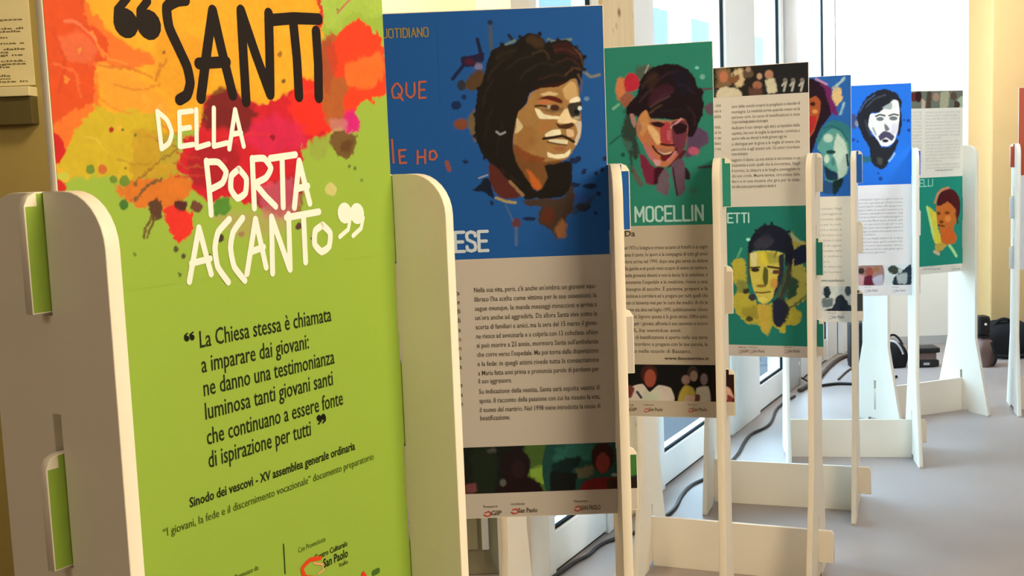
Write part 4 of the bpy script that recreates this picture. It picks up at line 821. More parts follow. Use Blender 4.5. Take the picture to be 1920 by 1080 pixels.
   ('libro e in una mostra che gira per le città.', 45.0, 270.0, 657.1, 10.0, (98, 89, 80), 0.2),
   ('anni della scuola scopre la preghiera e decide di', 45.0, 270.0, 675.7, 10.0, (98, 89, 80), 0.2),
   ('montagna. La malattia arriva quando meno se la', 45.0, 270.0, 694.3, 10.0, (98, 89, 80), 0.2),
   ('persone care. La causa di beatificazione è stata', 45.0, 270.0, 712.9, 10.0, (98, 89, 80), 0.2),
   ('Cresce in una famiglia semplice e fin da ragazza', 45.0, 270.0, 731.5, 10.0, (98, 89, 80), 0.2),
   ('dedicare il suo tempo agli altri, ai bambini della', 45.0, 270.0, 750.2, 10.0, (98, 89, 80), 0.2),
   ('aspetta, ma non le toglie la speranza: continua a', 45.0, 270.0, 768.8, 10.1, (98, 89, 80), 0.2),
   ('aperta nella sua diocesi e molti giovani oggi ne', 45.0, 270.0, 787.5, 10.1, (98, 89, 80), 0.2),
  ]},
 4: {
  "bands": [(0, 478, (207, 207, 208)), (478, 960, (31, 123, 118)), (960, 1000, (191, 188, 191))],
  "portrait": [
   ('P',(178,175,68),5.5,7.4,1.0,[323.2,670.5,349.4,655.7,367.7,666.9,370.1,741.2,373.3,771.0,398.7,796.9,409.4,822.8,453.4,814.9,508.0,795.8,536.3,828.6,554.0,850.5,542.9,882.0,508.6,888.2,495.6,914.4,477.6,903.6,456.1,885.4,440.9,923.0,419.2,904.8,404.7,886.4,377.0,886.9,349.5,868.6,327.5,846.4,317.2,797.7,340.0,769.4,325.6,741.4]),
   ('P',(168,170,87),5.4,7.2,1.0,[525.1,565.3,553.2,594.7,570.8,613.0,545.5,649.2,564.7,685.6,574.9,722.1,568.8,795.2,532.8,825.0,505.8,825.3,515.6,758.9,507.5,685.6,534.8,649.1,517.6,594.3]),
   ('P',(24,34,68),5.4,5.4,1.0,[531.5,627.2,574.3,613.0,577.2,671.1,534.4,680.1]),
   ('P',(43,77,64),7.3,7.3,1.0,[509.0,713.1,546.3,736.8,536.8,788.2,506.1,799.5]),
   ('P',(97,120,73),7.4,5.6,0.7,[342.5,732.0,370.2,737.5,369.7,769.2,336.2,775.0]),
   ('P',(112,110,50),13.0,9.3,0.5,[350.2,825.4,442.2,829.9,441.7,870.8,359.0,857.2]),
   ('S',(61,88,61),5.5,5.5,1.0,5.5,[514.7,832.6,550.9,804.6,572.5,786.0]),
   ('P',(24,30,54),3.6,2.7,1.0,[375.5,637.3,381.7,596.7,398.6,567.4,426.3,545.8,464.4,540.8,500.1,557.7,524.8,587.1,531.4,630.9,527.3,676.5,516.2,707.6,505.7,685.6,500.9,641.6,472.2,630.5,426.9,628.4,390.3,631.9,382.4,667.0]),
   ('S',(24,30,54),3.6,0.0,1.0,9.1,[438.8,556.9,435.5,540.4]),
   ('S',(24,30,54),3.6,0.0,1.0,9.1,[457.0,553.5,459.1,535.3]),
   ('S',(31,36,50),3.7,0.0,1.0,9.1,[416.9,567.6,404.2,560.1]),
   ('S',(31,36,54),3.6,0.0,1.0,9.0,[503.6,568.7,517.9,565.2]),
   ('P',(59,64,80),9.1,7.3,0.7,[394.4,602.4,431.2,586.2,463.7,593.8,445.2,619.3,401.4,626.4]),
   ('P',(51,55,73),11.0,5.5,0.7,[405.6,589.6,445.8,575.3,467.2,597.5,427.1,615.5]),
   ('P',(201,196,94),2.8,0.9,1.0,[382.8,641.0,417.8,630.2,472.2,632.3,500.8,645.3,492.9,703.9,481.5,749.9,464.7,787.0,444.3,809.4,424.2,815.2,406.2,793.1,392.0,759.7,381.8,704.0]),
   ('S',(91,92,61),3.7,0.0,1.0,5.5,[393.9,637.4,402.8,652.2]),
   ('S',(71,77,57),3.7,0.0,1.0,5.5,[437.7,634.0,444.8,648.7]),
   ('S',(81,84,59),3.6,0.0,1.0,5.5,[474.0,634.2,466.5,652.5]),
   ('P',(211,205,71),7.3,0.0,1.0,[417.6,637.5,445.0,635.9,448.0,676.3,422.5,676.3]),
   ('P',(215,216,163),5.5,0.0,1.0,[384.6,641.1,406.7,637.5,404.2,681.8,387.6,683.6]),
   ('P',(122,138,61),9.1,1.8,0.6,[437.7,637.6,473.9,637.8,480.7,670.9,448.1,674.5]),
   ('P',(39,47,66),5.5,1.8,1.0,[481.0,648.9,500.9,643.5,494.5,722.3,475.8,770.3,459.0,800.0,470.7,744.5,482.2,694.7]),
   ('S',(67,79,50),3.7,0.0,1.0,7.4,[379.2,639.2,378.3,694.8,381.1,744.9]),
   ('P',(53,64,61),9.1,5.5,1.0,[509.4,676.4,527.1,694.7,515.7,749.8,497.1,795.9,482.4,818.2,471.8,796.2,490.6,740.7]),
   ('P',(35,42,59),7.3,5.5,1.0,[460.5,824.1,497.2,792.2,514.8,828.9,501.6,873.5,481.4,894.3,459.7,883.5]),
   ('S',(93,101,73),3.6,3.6,0.7,5.4,[509.3,685.6,497.8,740.7,479.2,788.7]),
   ('S',(61,51,40),2.8,0.0,1.0,5.5,[383.9,689.2,415.1,687.4]),
   ('P',(51,42,38),3.7,0.0,1.0,[414.9,696.6,412.1,701.0,404.7,703.6,395.6,703.7,388.3,701.0,385.6,696.6,388.5,692.2,395.9,689.6,404.9,689.6,412.2,692.3]),
   ('S',(57,49,43),2.7,0.0,1.0,7.3,[444.3,685.5,484.0,691.1]),
   ('P',(93,58,52),3.6,0.0,1.0,[487.5,703.9,484.3,708.3,476.2,710.9,466.1,711.0,458.0,708.3,454.9,704.0,458.1,699.6,466.3,696.9,476.3,696.9,484.4,699.6]),
   ('P',(193,207,156),3.7,0.0,1.0,[460.4,702.1,459.3,705.4,456.5,707.4,453.2,707.4,450.5,705.4,449.5,702.1,450.6,698.9,453.3,696.9,456.7,696.9,459.4,698.9]),
   ('P',(83,92,45),3.7,0.0,1.0,[431.5,685.5,444.1,696.6,443.5,740.9,432.3,755.8,425.5,722.5]),
   ('P',(132,110,54),3.7,0.0,1.0,[436.0,752.0,432.9,755.3,424.6,757.4,414.4,757.5,406.2,755.5,403.1,752.2,406.3,748.9,414.6,746.9,424.8,746.8,433.0,748.8]),
   ('S',(110,90,52),2.8,0.0,1.0,5.5,[400.9,774.5,424.7,776.2,450.3,772.3]),
   ('P',(195,155,76),7.3,0.0,1.0,[476.1,742.6,473.6,753.5,467.1,760.2,459.3,760.2,453.0,753.6,450.7,742.7,453.3,731.9,459.8,725.1,467.6,725.1,473.9,731.8]),
   ('P',(217,216,116),5.5,0.0,1.0,[440.8,800.2,437.6,805.7,429.3,809.1,419.2,809.2,410.9,806.0,407.9,800.5,411.1,795.0,419.4,791.6,429.6,791.5,437.8,794.8]),
   ('P',(191,170,76),5.5,3.7,1.0,[405.8,817.3,444.2,820.6,447.1,870.7,439.2,917.5,415.8,882.4]),
   ('P',(59,49,45),3.7,3.7,1.0,[378.9,769.1,376.7,774.6,371.1,778.0,364.3,778.1,358.8,774.7,356.7,769.3,358.9,763.8,364.5,760.4,371.4,760.3,376.9,763.7]),
   ('P',(53,60,76),3.7,3.7,1.0,[402.5,793.1,399.9,799.7,393.4,803.8,385.4,803.9,379.0,799.9,376.7,793.4,379.3,786.8,385.8,782.7,393.7,782.6,400.1,786.6]),
   ('P',(71,71,43),5.6,3.7,1.0,[390.3,867.9,387.7,873.5,381.2,877.0,373.2,877.1,366.7,873.8,364.4,868.4,366.9,862.8,373.5,859.3,381.5,859.2,387.9,862.5]),
   ('P',(31,38,66),7.3,3.7,1.0,[457.1,805.6,482.7,796.1,500.3,829.1,487.0,884.9,463.4,881.6]),
   ('P',(148,233,233),3.7,0.0,1.0,[385.4,591.2,384.0,594.5,380.3,596.4,375.7,596.4,372.1,594.3,370.7,591.1,372.2,587.8,375.9,585.9,380.4,585.9,384.1,588.0]),
   ('S',(91,175,144),3.7,0.0,1.0,7.4,[340.2,652.0,353.6,622.4]),
   ('P',(162,186,167),5.4,3.6,1.0,[517.9,568.9,542.6,587.3,563.7,605.7,539.0,598.2]),
  ],
  "photo_rows": (-16, 101),
  "photo": [
   ('P',(37,34,33),1.8,0.0,1.0,[9.5,-67.4,663.6,-30.1,662.3,135.1,4.4,117.6]),
   ('P',(31,34,43),5.3,5.3,1.0,[440.0,-19.5,663.6,-21.5,662.4,126.4,425.4,122.1]),
   ('P',(122,99,76),9.1,7.3,1.0,[281.7,5.7,327.6,5.1,330.2,62.8,280.5,68.9]),
   ('P',(178,114,90),5.5,0.0,1.0,[318.0,33.2,314.9,44.7,307.5,51.4,298.4,50.9,291.2,43.2,288.6,31.4,291.6,19.9,299.1,13.2,308.2,13.8,315.4,21.4]),
   ('P',(203,201,186),5.5,3.6,1.0,[280.3,77.9,308.2,65.1,353.7,78.6,365.9,109.8,279.8,105.0]),
   ('P',(199,186,156),9.0,7.2,1.0,[331.0,17.9,367.6,7.7,370.3,65.2,344.7,72.6]),
   ('P',(122,86,61),5.4,3.6,1.0,[319.7,40.5,352.7,28.3,356.0,46.4,330.3,59.2]),
   ('P',(91,77,68),7.2,3.6,1.0,[403.4,27.9,399.8,36.1,390.7,40.7,379.6,40.0,370.6,34.2,367.3,25.6,370.9,17.4,380.0,12.8,391.2,13.5,400.1,19.3]),
   ('P',(152,131,120),5.4,0.0,1.0,[396.4,13.2,394.6,18.3,390.1,21.3,384.5,20.9,380.0,17.4,378.4,12.0,380.2,6.9,384.8,3.9,390.3,4.3,394.8,7.8]),
   ('P',(182,153,132),5.4,0.0,1.0,[433.8,38.7,432.0,44.9,427.4,48.5,421.9,48.2,417.5,44.0,415.8,37.6,417.7,31.4,422.2,27.8,427.7,28.2,432.1,32.4]),
   ('P',(172,131,111),5.3,0.0,1.0,[471.3,35.8,468.4,45.0,461.2,50.3,452.4,49.8,445.4,43.5,442.8,34.0,445.6,24.7,452.9,19.4,461.7,20.0,468.7,26.2]),
   ('P',(203,207,191),5.3,3.6,1.0,[446.1,52.0,474.6,50.2,481.2,93.2,452.6,96.8]),
   ('P',(152,105,87),5.4,0.0,1.0,[433.3,69.0,430.1,77.2,422.0,81.9,412.0,81.3,404.0,75.6,401.0,67.0,404.2,58.8,412.4,54.1,422.4,54.8,430.4,60.4]),
   ('P',(91,66,61),7.2,5.4,1.0,[390.0,75.3,434.9,83.3,425.5,113.2,389.4,111.2]),
   ('S',(178,186,191),3.5,0.0,1.0,7.1,[506.0,91.1,513.5,59.6,500.9,73.0]),
   ('P',(122,123,125),3.5,0.0,1.0,[517.0,56.3,515.6,60.4,512.1,62.7,507.7,62.5,504.2,59.7,502.9,55.5,504.3,51.4,507.9,49.0,512.2,49.3,515.7,52.1]),
   ('S',(178,186,191),3.5,0.0,1.0,7.0,[532.4,92.6,539.8,61.3,527.4,74.6]),
   ('P',(122,123,125),3.5,0.0,1.0,[543.4,58.0,542.0,62.0,538.5,64.4,534.1,64.1,530.6,61.3,529.3,57.1,530.7,53.0,534.3,50.7,538.6,51.0,542.1,53.7]),
   ('S',(178,186,191),3.5,0.0,1.0,7.0,[562.2,94.3,569.6,63.1,557.2,76.4]),
   ('P',(122,123,125),3.5,0.0,1.0,[573.1,59.8,571.7,63.8,568.2,66.2,563.9,65.9,560.4,63.1,559.1,58.9,560.5,54.9,564.0,52.5,568.3,52.8,571.8,55.6]),
   ('P',(61,62,61),18.5,14.8,1.0,[104.4,-24.2,263.8,-22.5,261.1,113.1,101.2,104.3]),
  ],
  "strokes": [
  ],
  "logo": [
   ((122,110,109),1.6,[339.7,981.9,347.6,979.4,352.0,986.1,343.0,989.8,337.4,986.5]),
   ((122,110,109),1.6,[377.0,980.9,384.8,978.4,389.2,985.1,380.2,988.7,374.7,985.5]),
   ((122,110,109),1.5,[498.1,977.6,505.8,975.1,510.0,981.7,501.3,985.3,495.9,982.1]),
  ],
  "caps": [('ETTI', 308.9, 382.7, 534.5, 37.1, 5.2, (172, 225, 233))],
  "text": [
   ('anni della scuola scopre la preghiera e decide di', 329.0, 558.2, 139.6, 10.9, (120, 116, 113), 0.25),
   ('si distingue per la gioia e la voglia di vivere che', 30.0, 292.2, 132.9, 11.0, (120, 116, 113), 0.25),
   ('montagna. La malattia arriva quando meno se la', 328.6, 558.0, 157.8, 10.9, (120, 116, 113), 0.25),
   ('aspetta, ma non le toglie la speranza: continua a', 30.0, 291.9, 151.3, 11.0, (120, 116, 113), 0.25),
   ('persone care. La causa di beatificazione è stata', 328.3, 557.8, 175.9, 10.9, (120, 116, 113), 0.25),
   ('Cresce in una famiglia semplice e fin da ragazza', 30.0, 291.5, 169.7, 11.0, (120, 116, 113), 0.25),
   ('Cresce in una famiglia semplice e fin da ragazza', 328.0, 451.2, 192.1, 10.9, (120, 116, 113), 0.25),
   ('dedicare il suo tempo agli altri, ai bambini della', 327.6, 557.4, 212.2, 10.9, (120, 116, 113), 0.25),
   ('libro e in una mostra che gira per le città.', 30.0, 290.8, 206.5, 11.0, (120, 116, 113), 0.25),
   ('aspetta, ma non le toglie la speranza: continua a', 327.3, 557.2, 230.4, 11.0, (120, 116, 113), 0.25),
   ('il sorriso, la chitarra e le lunghe passeggiate in', 30.0, 290.5, 225.0, 11.0, (120, 116, 113), 0.25),
   ('aperta nella sua diocesi e molti giovani oggi ne', 327.0, 512.9, 247.9, 11.0, (120, 116, 113), 0.25),
   ('leggono il diario. La sua storia è raccontata in un', 30.0, 290.1, 243.5, 11.0, (120, 116, 113), 0.25),
   ('si distingue per la gioia e la voglia di vivere che', 326.7, 556.8, 266.8, 11.0, (120, 116, 113), 0.25),
   ('parrocchia e agli anziani soli. Gli amici ricordano', 30.0, 289.8, 262.0, 11.0, (120, 116, 113), 0.25),
   ('parrocchia e agli anziani soli. Gli amici ricordano', 326.3, 556.6, 285.1, 11.0, (120, 116, 113), 0.25),
   ('aperta nella sua diocesi e molti giovani oggi ne', 30.0, 289.4, 280.5, 11.0, (120, 116, 113), 0.25),
   ('scrivere lettere e a studiare, offre ogni giorno per', 326.0, 380.9, 301.1, 11.0, (120, 116, 113), 0.25),
   ('leggono il diario. La sua storia è raccontata in un', 325.7, 556.2, 321.6, 11.0, (120, 116, 113), 0.25),
   ('persone care. La causa di beatificazione è stata', 30.0, 288.7, 317.6, 11.1, (120, 116, 113), 0.25),
   ('trasmette a tutti quelli che la incontrano. Negli', 325.4, 556.0, 339.9, 11.0, (120, 116, 113), 0.25),
   ('anni della scuola scopre la preghiera e decide di', 30.0, 288.4, 336.1, 11.1, (120, 116, 113), 0.25),
   ('il sorriso, la chitarra e le lunghe passeggiate in', 325.0, 555.8, 358.3, 11.0, (120, 116, 113), 0.25),
   ('chi non crede. Muore serena, circondata dalle', 30.0, 288.0, 354.7, 11.1, (120, 116, 113), 0.25),
   ('chi non crede. Muore serena, circondata dalle', 324.7, 555.6, 376.6, 11.0, (120, 116, 113), 0.25),
   ('trasmette a tutti quelli che la incontrano. Negli', 30.0, 287.7, 373.3, 11.1, (120, 116, 113), 0.25),
   ('libro e in una mostra che gira per le città.', 324.4, 555.4, 395.0, 11.0, (120, 116, 113), 0.25),
   ('scrivere lettere e a studiare, offre ogni giorno per', 30.0, 287.3, 392.0, 11.1, (120, 116, 113), 0.25),
   ('anni della scuola scopre la preghiera e decide di', 324.0, 475.1, 412.8, 11.0, (120, 116, 113), 0.25),
   ('si distingue per la gioia e la voglia di vivere che', 30.0, 287.0, 410.6, 11.1, (120, 116, 113), 0.25),
   ('da', 336.6, 365.7, 970.5, 5.6, (122, 110, 109), 0.0),
   ('GIP', 352.0, 374.3, 986.0, 10.1, (122, 110, 109), 1),
   ('In collaborazione', 373.8, 402.7, 969.5, 5.6, (122, 110, 109), 0.0),
   ('San Paolo', 389.2, 429.0, 984.7, 10.1, (122, 110, 109), 1),
   ('Partner', 495.0, 523.2, 966.3, 5.5, (122, 110, 109), 0.0),
   ('San Paolo', 510.0, 549.0, 981.4, 9.9, (122, 110, 109), 1),
  ]},
 5: {
  "bands": [(0, 485, (41, 110, 210)), (485, 1000, (238, 239, 239))],
  "portrait": [
   ('P',(39,19,41),4.2,4.2,1.0,[367.3,29.9,428.6,7.8,464.0,22.7,492.9,45.6,511.3,91.2,515.0,136.0,498.1,171.4,472.9,198.0,451.4,252.9,429.8,308.0,385.3,310.6,361.3,179.9]),
   ('P',(120,40,115),6.3,6.3,1.0,[468.2,18.7,503.3,44.1,519.5,91.6,527.5,134.5,541.8,158.7,512.8,153.0,498.7,101.2,482.5,53.5]),
   ('P',(180,95,57),4.2,2.1,1.0,[387.8,86.7,427.8,84.6,450.9,77.3,467.5,99.5,467.2,133.6,456.3,175.8,441.2,218.0,424.1,243.1,386.0,250.1]),
   ('P',(61,29,21),4.2,0.0,1.0,[448.6,109.2,446.5,114.1,441.2,116.9,434.8,116.6,429.5,113.2,427.6,108.1,429.6,103.1,434.9,100.3,441.4,100.7,446.6,104.0]),
   ('P',(235,161,98),6.4,0.0,1.0,[456.6,139.5,454.6,144.4,449.3,147.3,442.9,146.9,437.6,143.6,435.7,138.4,437.7,133.5,443.0,130.7,449.5,131.0,454.7,134.4]),
   ('P',(191,46,51),6.4,2.1,1.0,[408.1,160.7,450.2,158.4,449.9,188.4,432.8,222.0,411.6,229.6]),
   ('P',(238,211,160),6.3,6.3,1.0,[515.8,46.9,544.7,52.8,552.6,95.5,533.8,122.1,517.4,102.1]),
   ('S',(171,213,239),4.2,4.2,1.0,10.4,[561.4,11.5,526.1,49.6]),
   ('S',(150,206,239),4.2,4.2,1.0,10.4,[560.7,112.9,546.0,154.6]),
   ('S',(203,155,215),4.2,0.0,1.0,8.4,[451.6,9.2,493.0,32.9]),
   ('P',(52,132,153),6.3,4.2,1.0,[449.3,252.8,479.1,198.3,508.5,178.3,554.0,184.8,582.7,220.1,586.0,352.5,569.6,339.0,553.5,257.2,516.5,221.4,480.7,254.1,461.4,302.8]),
   ('P',(97,176,180),4.2,2.1,1.0,[455.3,278.8,480.9,232.7,512.4,210.5,545.5,222.7,572.1,266.5,579.9,339.4,571.3,392.7,544.1,415.4,514.8,436.1,485.6,413.6,479.8,357.3,473.9,314.0,459.4,296.2]),
   ('P',(206,239,239),6.3,2.1,1.0,[533.0,230.7,563.8,270.4,575.8,339.3,565.1,392.5,535.8,421.6,532.0,363.4,515.7,315.6,522.4,264.4]),
   ('P',(201,239,239),8.5,0.0,1.0,[516.2,249.2,512.6,259.1,503.2,264.9,491.5,264.4,482.2,257.8,478.7,247.6,482.4,237.7,491.8,231.8,503.4,232.4,512.7,239.0]),
   ('P',(210,239,239),6.4,0.0,1.0,[501.0,332.2,498.9,342.3,493.6,348.3,487.2,348.1,482.0,341.7,480.1,331.5,482.1,321.4,487.4,315.4,493.9,315.6,499.1,322.0]),
   ('P',(31,77,82),4.2,0.0,1.0,[526.2,305.3,522.6,310.2,513.2,312.9,501.6,312.5,492.2,309.0,488.7,303.8,492.3,298.9,501.7,296.2,513.3,296.6,522.7,300.1]),
   ('P',(26,58,92),6.4,2.1,1.0,[479.8,357.3,502.7,375.3,531.8,391.4,531.6,417.2,489.8,415.9]),
   ('S',(18,52,86),3.2,0.0,1.0,6.4,[485.9,383.4,527.6,395.5]),
   ('P',(71,140,143),6.4,0.0,1.0,[523.8,343.8,522.2,353.9,518.0,359.9,512.8,359.8,508.7,353.4,507.2,343.2,508.8,333.2,513.1,327.1,518.2,327.3,522.3,333.7]),
   ('S',(44,114,133),4.2,0.0,1.0,8.5,[481.1,207.0,512.5,199.9,549.6,222.9,570.1,257.9]),
   ('P',(22,48,57),6.4,4.2,1.0,[510.7,425.2,556.6,411.5,537.5,462.6,514.4,479.3]),
   ('P',(41,87,149),6.4,4.3,1.0,[477.2,422.0,510.7,425.2,510.3,472.7,474.7,469.6]),
   ('S',(26,62,88),4.2,0.0,1.0,8.4,[569.7,317.7,573.6,360.6]),
  ],
  "photo_rows": (852, 954),
  "photo": [
   ('P',(220,231,237),2.2,0.0,1.0,[161.4,831.9,674.4,832.9,673.9,968.1,159.2,972.0]),
   ('P',(39,54,68),4.3,4.3,1.0,[500.8,876.6,497.8,892.2,490.3,901.8,481.1,901.8,473.8,892.2,471.1,876.6,474.1,861.1,481.6,851.4,490.7,851.4,498.1,861.1]),
   ('P',(76,89,102),4.3,2.1,1.0,[582.8,869.9,580.4,882.8,574.0,890.8,566.3,890.8,560.0,882.9,557.7,870.0,560.2,857.1,566.5,849.1,574.3,849.1,580.5,857.1]),
   ('P',(44,56,78),4.3,4.3,1.0,[510.9,936.2,523.8,898.6,549.2,885.3,565.8,916.1,582.4,935.8,582.3,955.6,474.6,956.3]),
   ('P',(118,134,147),6.5,4.3,1.0,[468.7,903.2,511.1,903.1,506.6,936.2,468.4,936.4]),
   ('P',(65,79,92),6.4,4.3,1.0,[601.7,859.0,632.9,869.9,636.6,946.5,601.1,955.5]),
   ('P',(161,176,186),8.7,6.5,1.0,[379.5,847.9,443.6,859.0,442.7,947.6,378.4,948.0]),
  ],
  "strokes": [
  ],
  "logo": [
   ((129,145,174),1.8,[495.3,978.3,504.2,975.6,509.2,983.5,499.0,987.6,492.7,983.7]),
  ],
  "caps": [],
  "text": [
   ('trasmette a tutti quelli che la incontrano. Negli', 286.2, 547.4, 537.8, 9.8, (180, 186, 194), 0.2),
   ('il sorriso, la chitarra e le lunghe passeggiate in', 285.9, 547.3, 559.2, 9.8, (180, 186, 194), 0.2),
   ('chi non crede. Muore serena, circondata dalle', 285.6, 547.1, 580.7, 9.8, (180, 186, 194), 0.2),
   ('libro e in una mostra che gira per le città.', 285.3, 547.0, 602.3, 9.8, (180, 186, 194), 0.2),
   ('anni della scuola scopre la preghiera e decide di', 285.0, 546.8, 623.8, 9.9, (180, 186, 194), 0.2),
   ('montagna. La malattia arriva quando meno se la', 284.7, 546.7, 645.4, 9.9, (180, 186, 194), 0.2),
   ('persone care. La causa di beatificazione è stata', 284.5, 546.5, 667.0, 9.9, (180, 186, 194), 0.2),
   ('Cresce in una famiglia semplice e fin da ragazza', 284.2, 546.4, 688.6, 9.9, (180, 186, 194), 0.2),
   ('dedicare il suo tempo agli altri, ai bambini della', 283.9, 546.2, 710.2, 9.9, (180, 186, 194), 0.2),
   ('aspetta, ma non le toglie la speranza: continua a', 283.6, 546.1, 731.9, 9.9, (180, 186, 194), 0.2),
   ('aperta nella sua diocesi e molti giovani oggi ne', 283.3, 497.5, 753.4, 9.9, (180, 186, 194), 0.2),
   ('si distingue per la gioia e la voglia di vivere che', 283.0, 545.8, 775.3, 9.9, (180, 186, 194), 0.2),
   ('parrocchia e agli anziani soli. Gli amici ricordano', 282.7, 545.6, 797.0, 9.9, (180, 186, 194), 0.2),
   ('www.causadisanta.it', 465.1, 555.9, 832.6, 10.8, (118, 134, 143), 1),
   ('Partner', 491.5, 524.6, 965.2, 6.5, (129, 145, 174), 0.0),
   ('San Paolo', 509.2, 554.8, 983.6, 11.7, (129, 145, 174), 1),
   ('parrocchia e agli anziani soli. Gli amici ricordano', 45.0, 270.0, 540.3, 9.6, (180, 186, 194), 0.2),
   ('scrivere lettere e a studiare, offre ogni giorno per', 45.0, 270.0, 561.5, 9.6, (180, 186, 194), 0.2),
   ('leggono il diario. La sua storia è raccontata in un', 45.0, 270.0, 582.8, 9.6, (180, 186, 194), 0.2),
   ('trasmette a tutti quelli che la incontrano. Negli', 45.0, 270.0, 604.1, 9.6, (180, 186, 194), 0.2),
   ('il sorriso, la chitarra e le lunghe passeggiate in', 45.0, 270.0, 625.4, 9.6, (180, 186, 194), 0.2),
   ('chi non crede. Muore serena, circondata dalle', 45.0, 270.0, 646.7, 9.6, (180, 186, 194), 0.2),
   ('libro e in una mostra che gira per le città.', 45.0, 270.0, 668.1, 9.6, (180, 186, 194), 0.2),
   ('anni della scuola scopre la preghiera e decide di', 45.0, 270.0, 689.4, 9.6, (180, 186, 194), 0.2),
   ('montagna. La malattia arriva quando meno se la', 45.0, 270.0, 710.8, 9.6, (180, 186, 194), 0.2),
   ('persone care. La causa di beatificazione è stata', 45.0, 270.0, 732.2, 9.6, (180, 186, 194), 0.2),
   ('Cresce in una famiglia semplice e fin da ragazza', 45.0, 270.0, 753.7, 9.7, (180, 186, 194), 0.2),
  ]},
 6: {
  "bands": [(0, 471, (34, 113, 222)), (471, 1000, (239, 235, 238))],
  "portrait": [
   ('P',(66,81,136),7.4,7.4,1.0,[343.7,169.3,339.9,189.7,330.0,202.0,318.0,201.5,308.3,188.3,304.7,167.6,308.6,147.2,318.4,134.9,330.4,135.4,340.1,148.6]),
   ('P',(138,144,160),7.4,0.0,1.0,[350.9,177.1,349.0,185.8,344.1,191.1,338.1,190.8,333.3,185.1,331.5,176.2,333.4,167.5,338.3,162.3,344.3,162.5,349.1,168.2]),
   ('P',(32,34,45),4.9,3.7,1.0,[338.9,154.1,358.6,100.1,385.5,56.6,421.9,33.5,470.1,23.5,518.1,43.1,544.4,83.9,539.6,123.3,544.3,188.0,529.7,247.0,517.8,206.7,530.0,98.0,501.2,76.9,469.9,92.8,436.0,128.5,404.5,132.1,394.6,181.5,404.1,226.8,423.4,247.6,440.3,268.3,447.5,293.6,491.0,295.4,520.1,256.6,527.3,271.9,507.9,321.0,483.6,367.7,459.3,396.9,422.9,380.4,401.2,352.0,401.4,301.8,372.4,250.5,353.2,204.7]),
   ('P',(239,239,239),3.7,1.2,1.0,[402.1,136.9,433.6,133.4,469.9,97.8,498.8,74.3,527.6,83.1,534.7,145.3,525.0,221.9,508.0,271.1,481.4,290.0,450.0,286.2,435.5,260.6,413.8,229.7,392.2,191.4]),
   ('S',(66,71,82),4.9,2.5,1.0,7.4,[385.3,101.3,421.7,65.7,470.0,50.7]),
   ('S',(62,64,76),4.9,2.5,1.0,7.4,[377.7,163.3,387.3,201.1,401.6,239.2]),
   ('S',(88,117,175),4.9,2.5,0.6,4.9,[353.7,124.8,378.1,81.1,421.8,48.4]),
   ('P',(32,34,45),4.9,2.4,1.0,[421.6,103.0,474.8,80.6,508.4,72.3,474.7,105.4,436.0,133.5]),
   ('S',(153,159,164),4.9,0.0,1.0,7.4,[413.9,202.3,425.9,232.7]),
   ('P',(164,176,177),4.9,0.0,1.0,[455.4,109.5,498.8,86.7,496.3,118.8]),
   ('P',(105,113,119),4.9,0.0,1.0,[462.5,162.0,459.2,167.7,450.7,171.0,440.3,170.5,431.8,166.5,428.6,160.5,431.9,154.8,440.4,151.6,450.8,152.0,459.2,156.0]),
   ('P',(105,113,119),4.9,0.0,1.0,[525.1,162.3,521.4,168.0,511.8,171.2,499.9,170.6,490.2,166.6,486.6,160.6,490.3,154.9,499.9,151.7,511.8,152.3,521.4,156.3]),
   ('S',(62,62,66),3.7,0.0,1.0,7.4,[426.3,148.0,445.6,141.4,467.3,147.3]),
   ('S',(66,66,70),3.7,0.0,1.0,7.3,[486.6,148.2,508.3,141.7,527.5,147.5]),
   ('P',(120,113,134),4.9,0.0,1.0,[464.8,184.5,479.2,195.1,488.8,212.9,469.5,219.6]),
   ('P',(77,71,99),4.9,1.2,1.0,[438.0,243.2,459.9,219.2,488.8,225.4,510.5,246.2,498.4,265.7,474.3,249.7,447.6,263.6]),
   ('P',(32,26,52),4.9,0.0,1.0,[483.9,265.1,481.1,269.4,473.8,271.8,464.9,271.5,457.6,268.4,454.9,263.9,457.7,259.6,464.9,257.2,473.9,257.6,481.1,260.6]),
   ('P',(214,212,231),7.3,0.0,0.7,[498.6,186.0,527.4,187.2,522.5,231.8,498.4,235.8]),
   ('P',(34,37,45),7.4,2.5,1.0,[401.6,256.7,435.5,263.1,449.9,293.7,493.5,295.5,503.1,325.8,456.9,396.8,420.5,377.8,401.2,331.9]),
   ('P',(81,83,74),7.4,2.5,0.8,[432.8,340.6,457.0,349.1,449.6,378.9,435.1,368.3]),
   ('S',(136,178,230),4.9,0.0,1.0,9.9,[486.0,360.2,498.2,345.7,510.3,326.1]),
   ('P',(45,102,123),7.4,4.9,1.0,[362.3,330.4,401.2,336.9,406.0,357.2,371.9,360.9]),
   ('P',(27,64,144),3.7,0.0,1.0,[558.7,171.2,557.8,174.1,555.4,175.8,552.4,175.7,550.0,173.7,549.1,170.8,550.0,167.9,552.4,166.2,555.4,166.3,557.8,168.3]),
   ('P',(27,64,144),3.7,0.0,1.0,[580.3,174.6,578.9,178.9,575.3,181.5,570.9,181.3,567.3,178.4,565.9,174.0,567.3,169.7,570.9,167.1,575.3,167.3,578.9,170.2]),
   ('P',(27,64,144),3.7,0.0,1.0,[456.7,442.0,454.8,447.9,450.0,451.4,444.0,451.1,439.1,447.3,437.3,441.3,439.1,435.5,444.0,432.0,450.0,432.2,454.9,436.0]),
   ('P',(27,64,144),3.7,0.0,1.0,[442.2,416.3,441.3,419.3,438.8,421.0,435.8,420.9,433.4,419.0,432.5,416.0,433.4,413.1,435.9,411.3,438.9,411.4,441.3,413.4]),
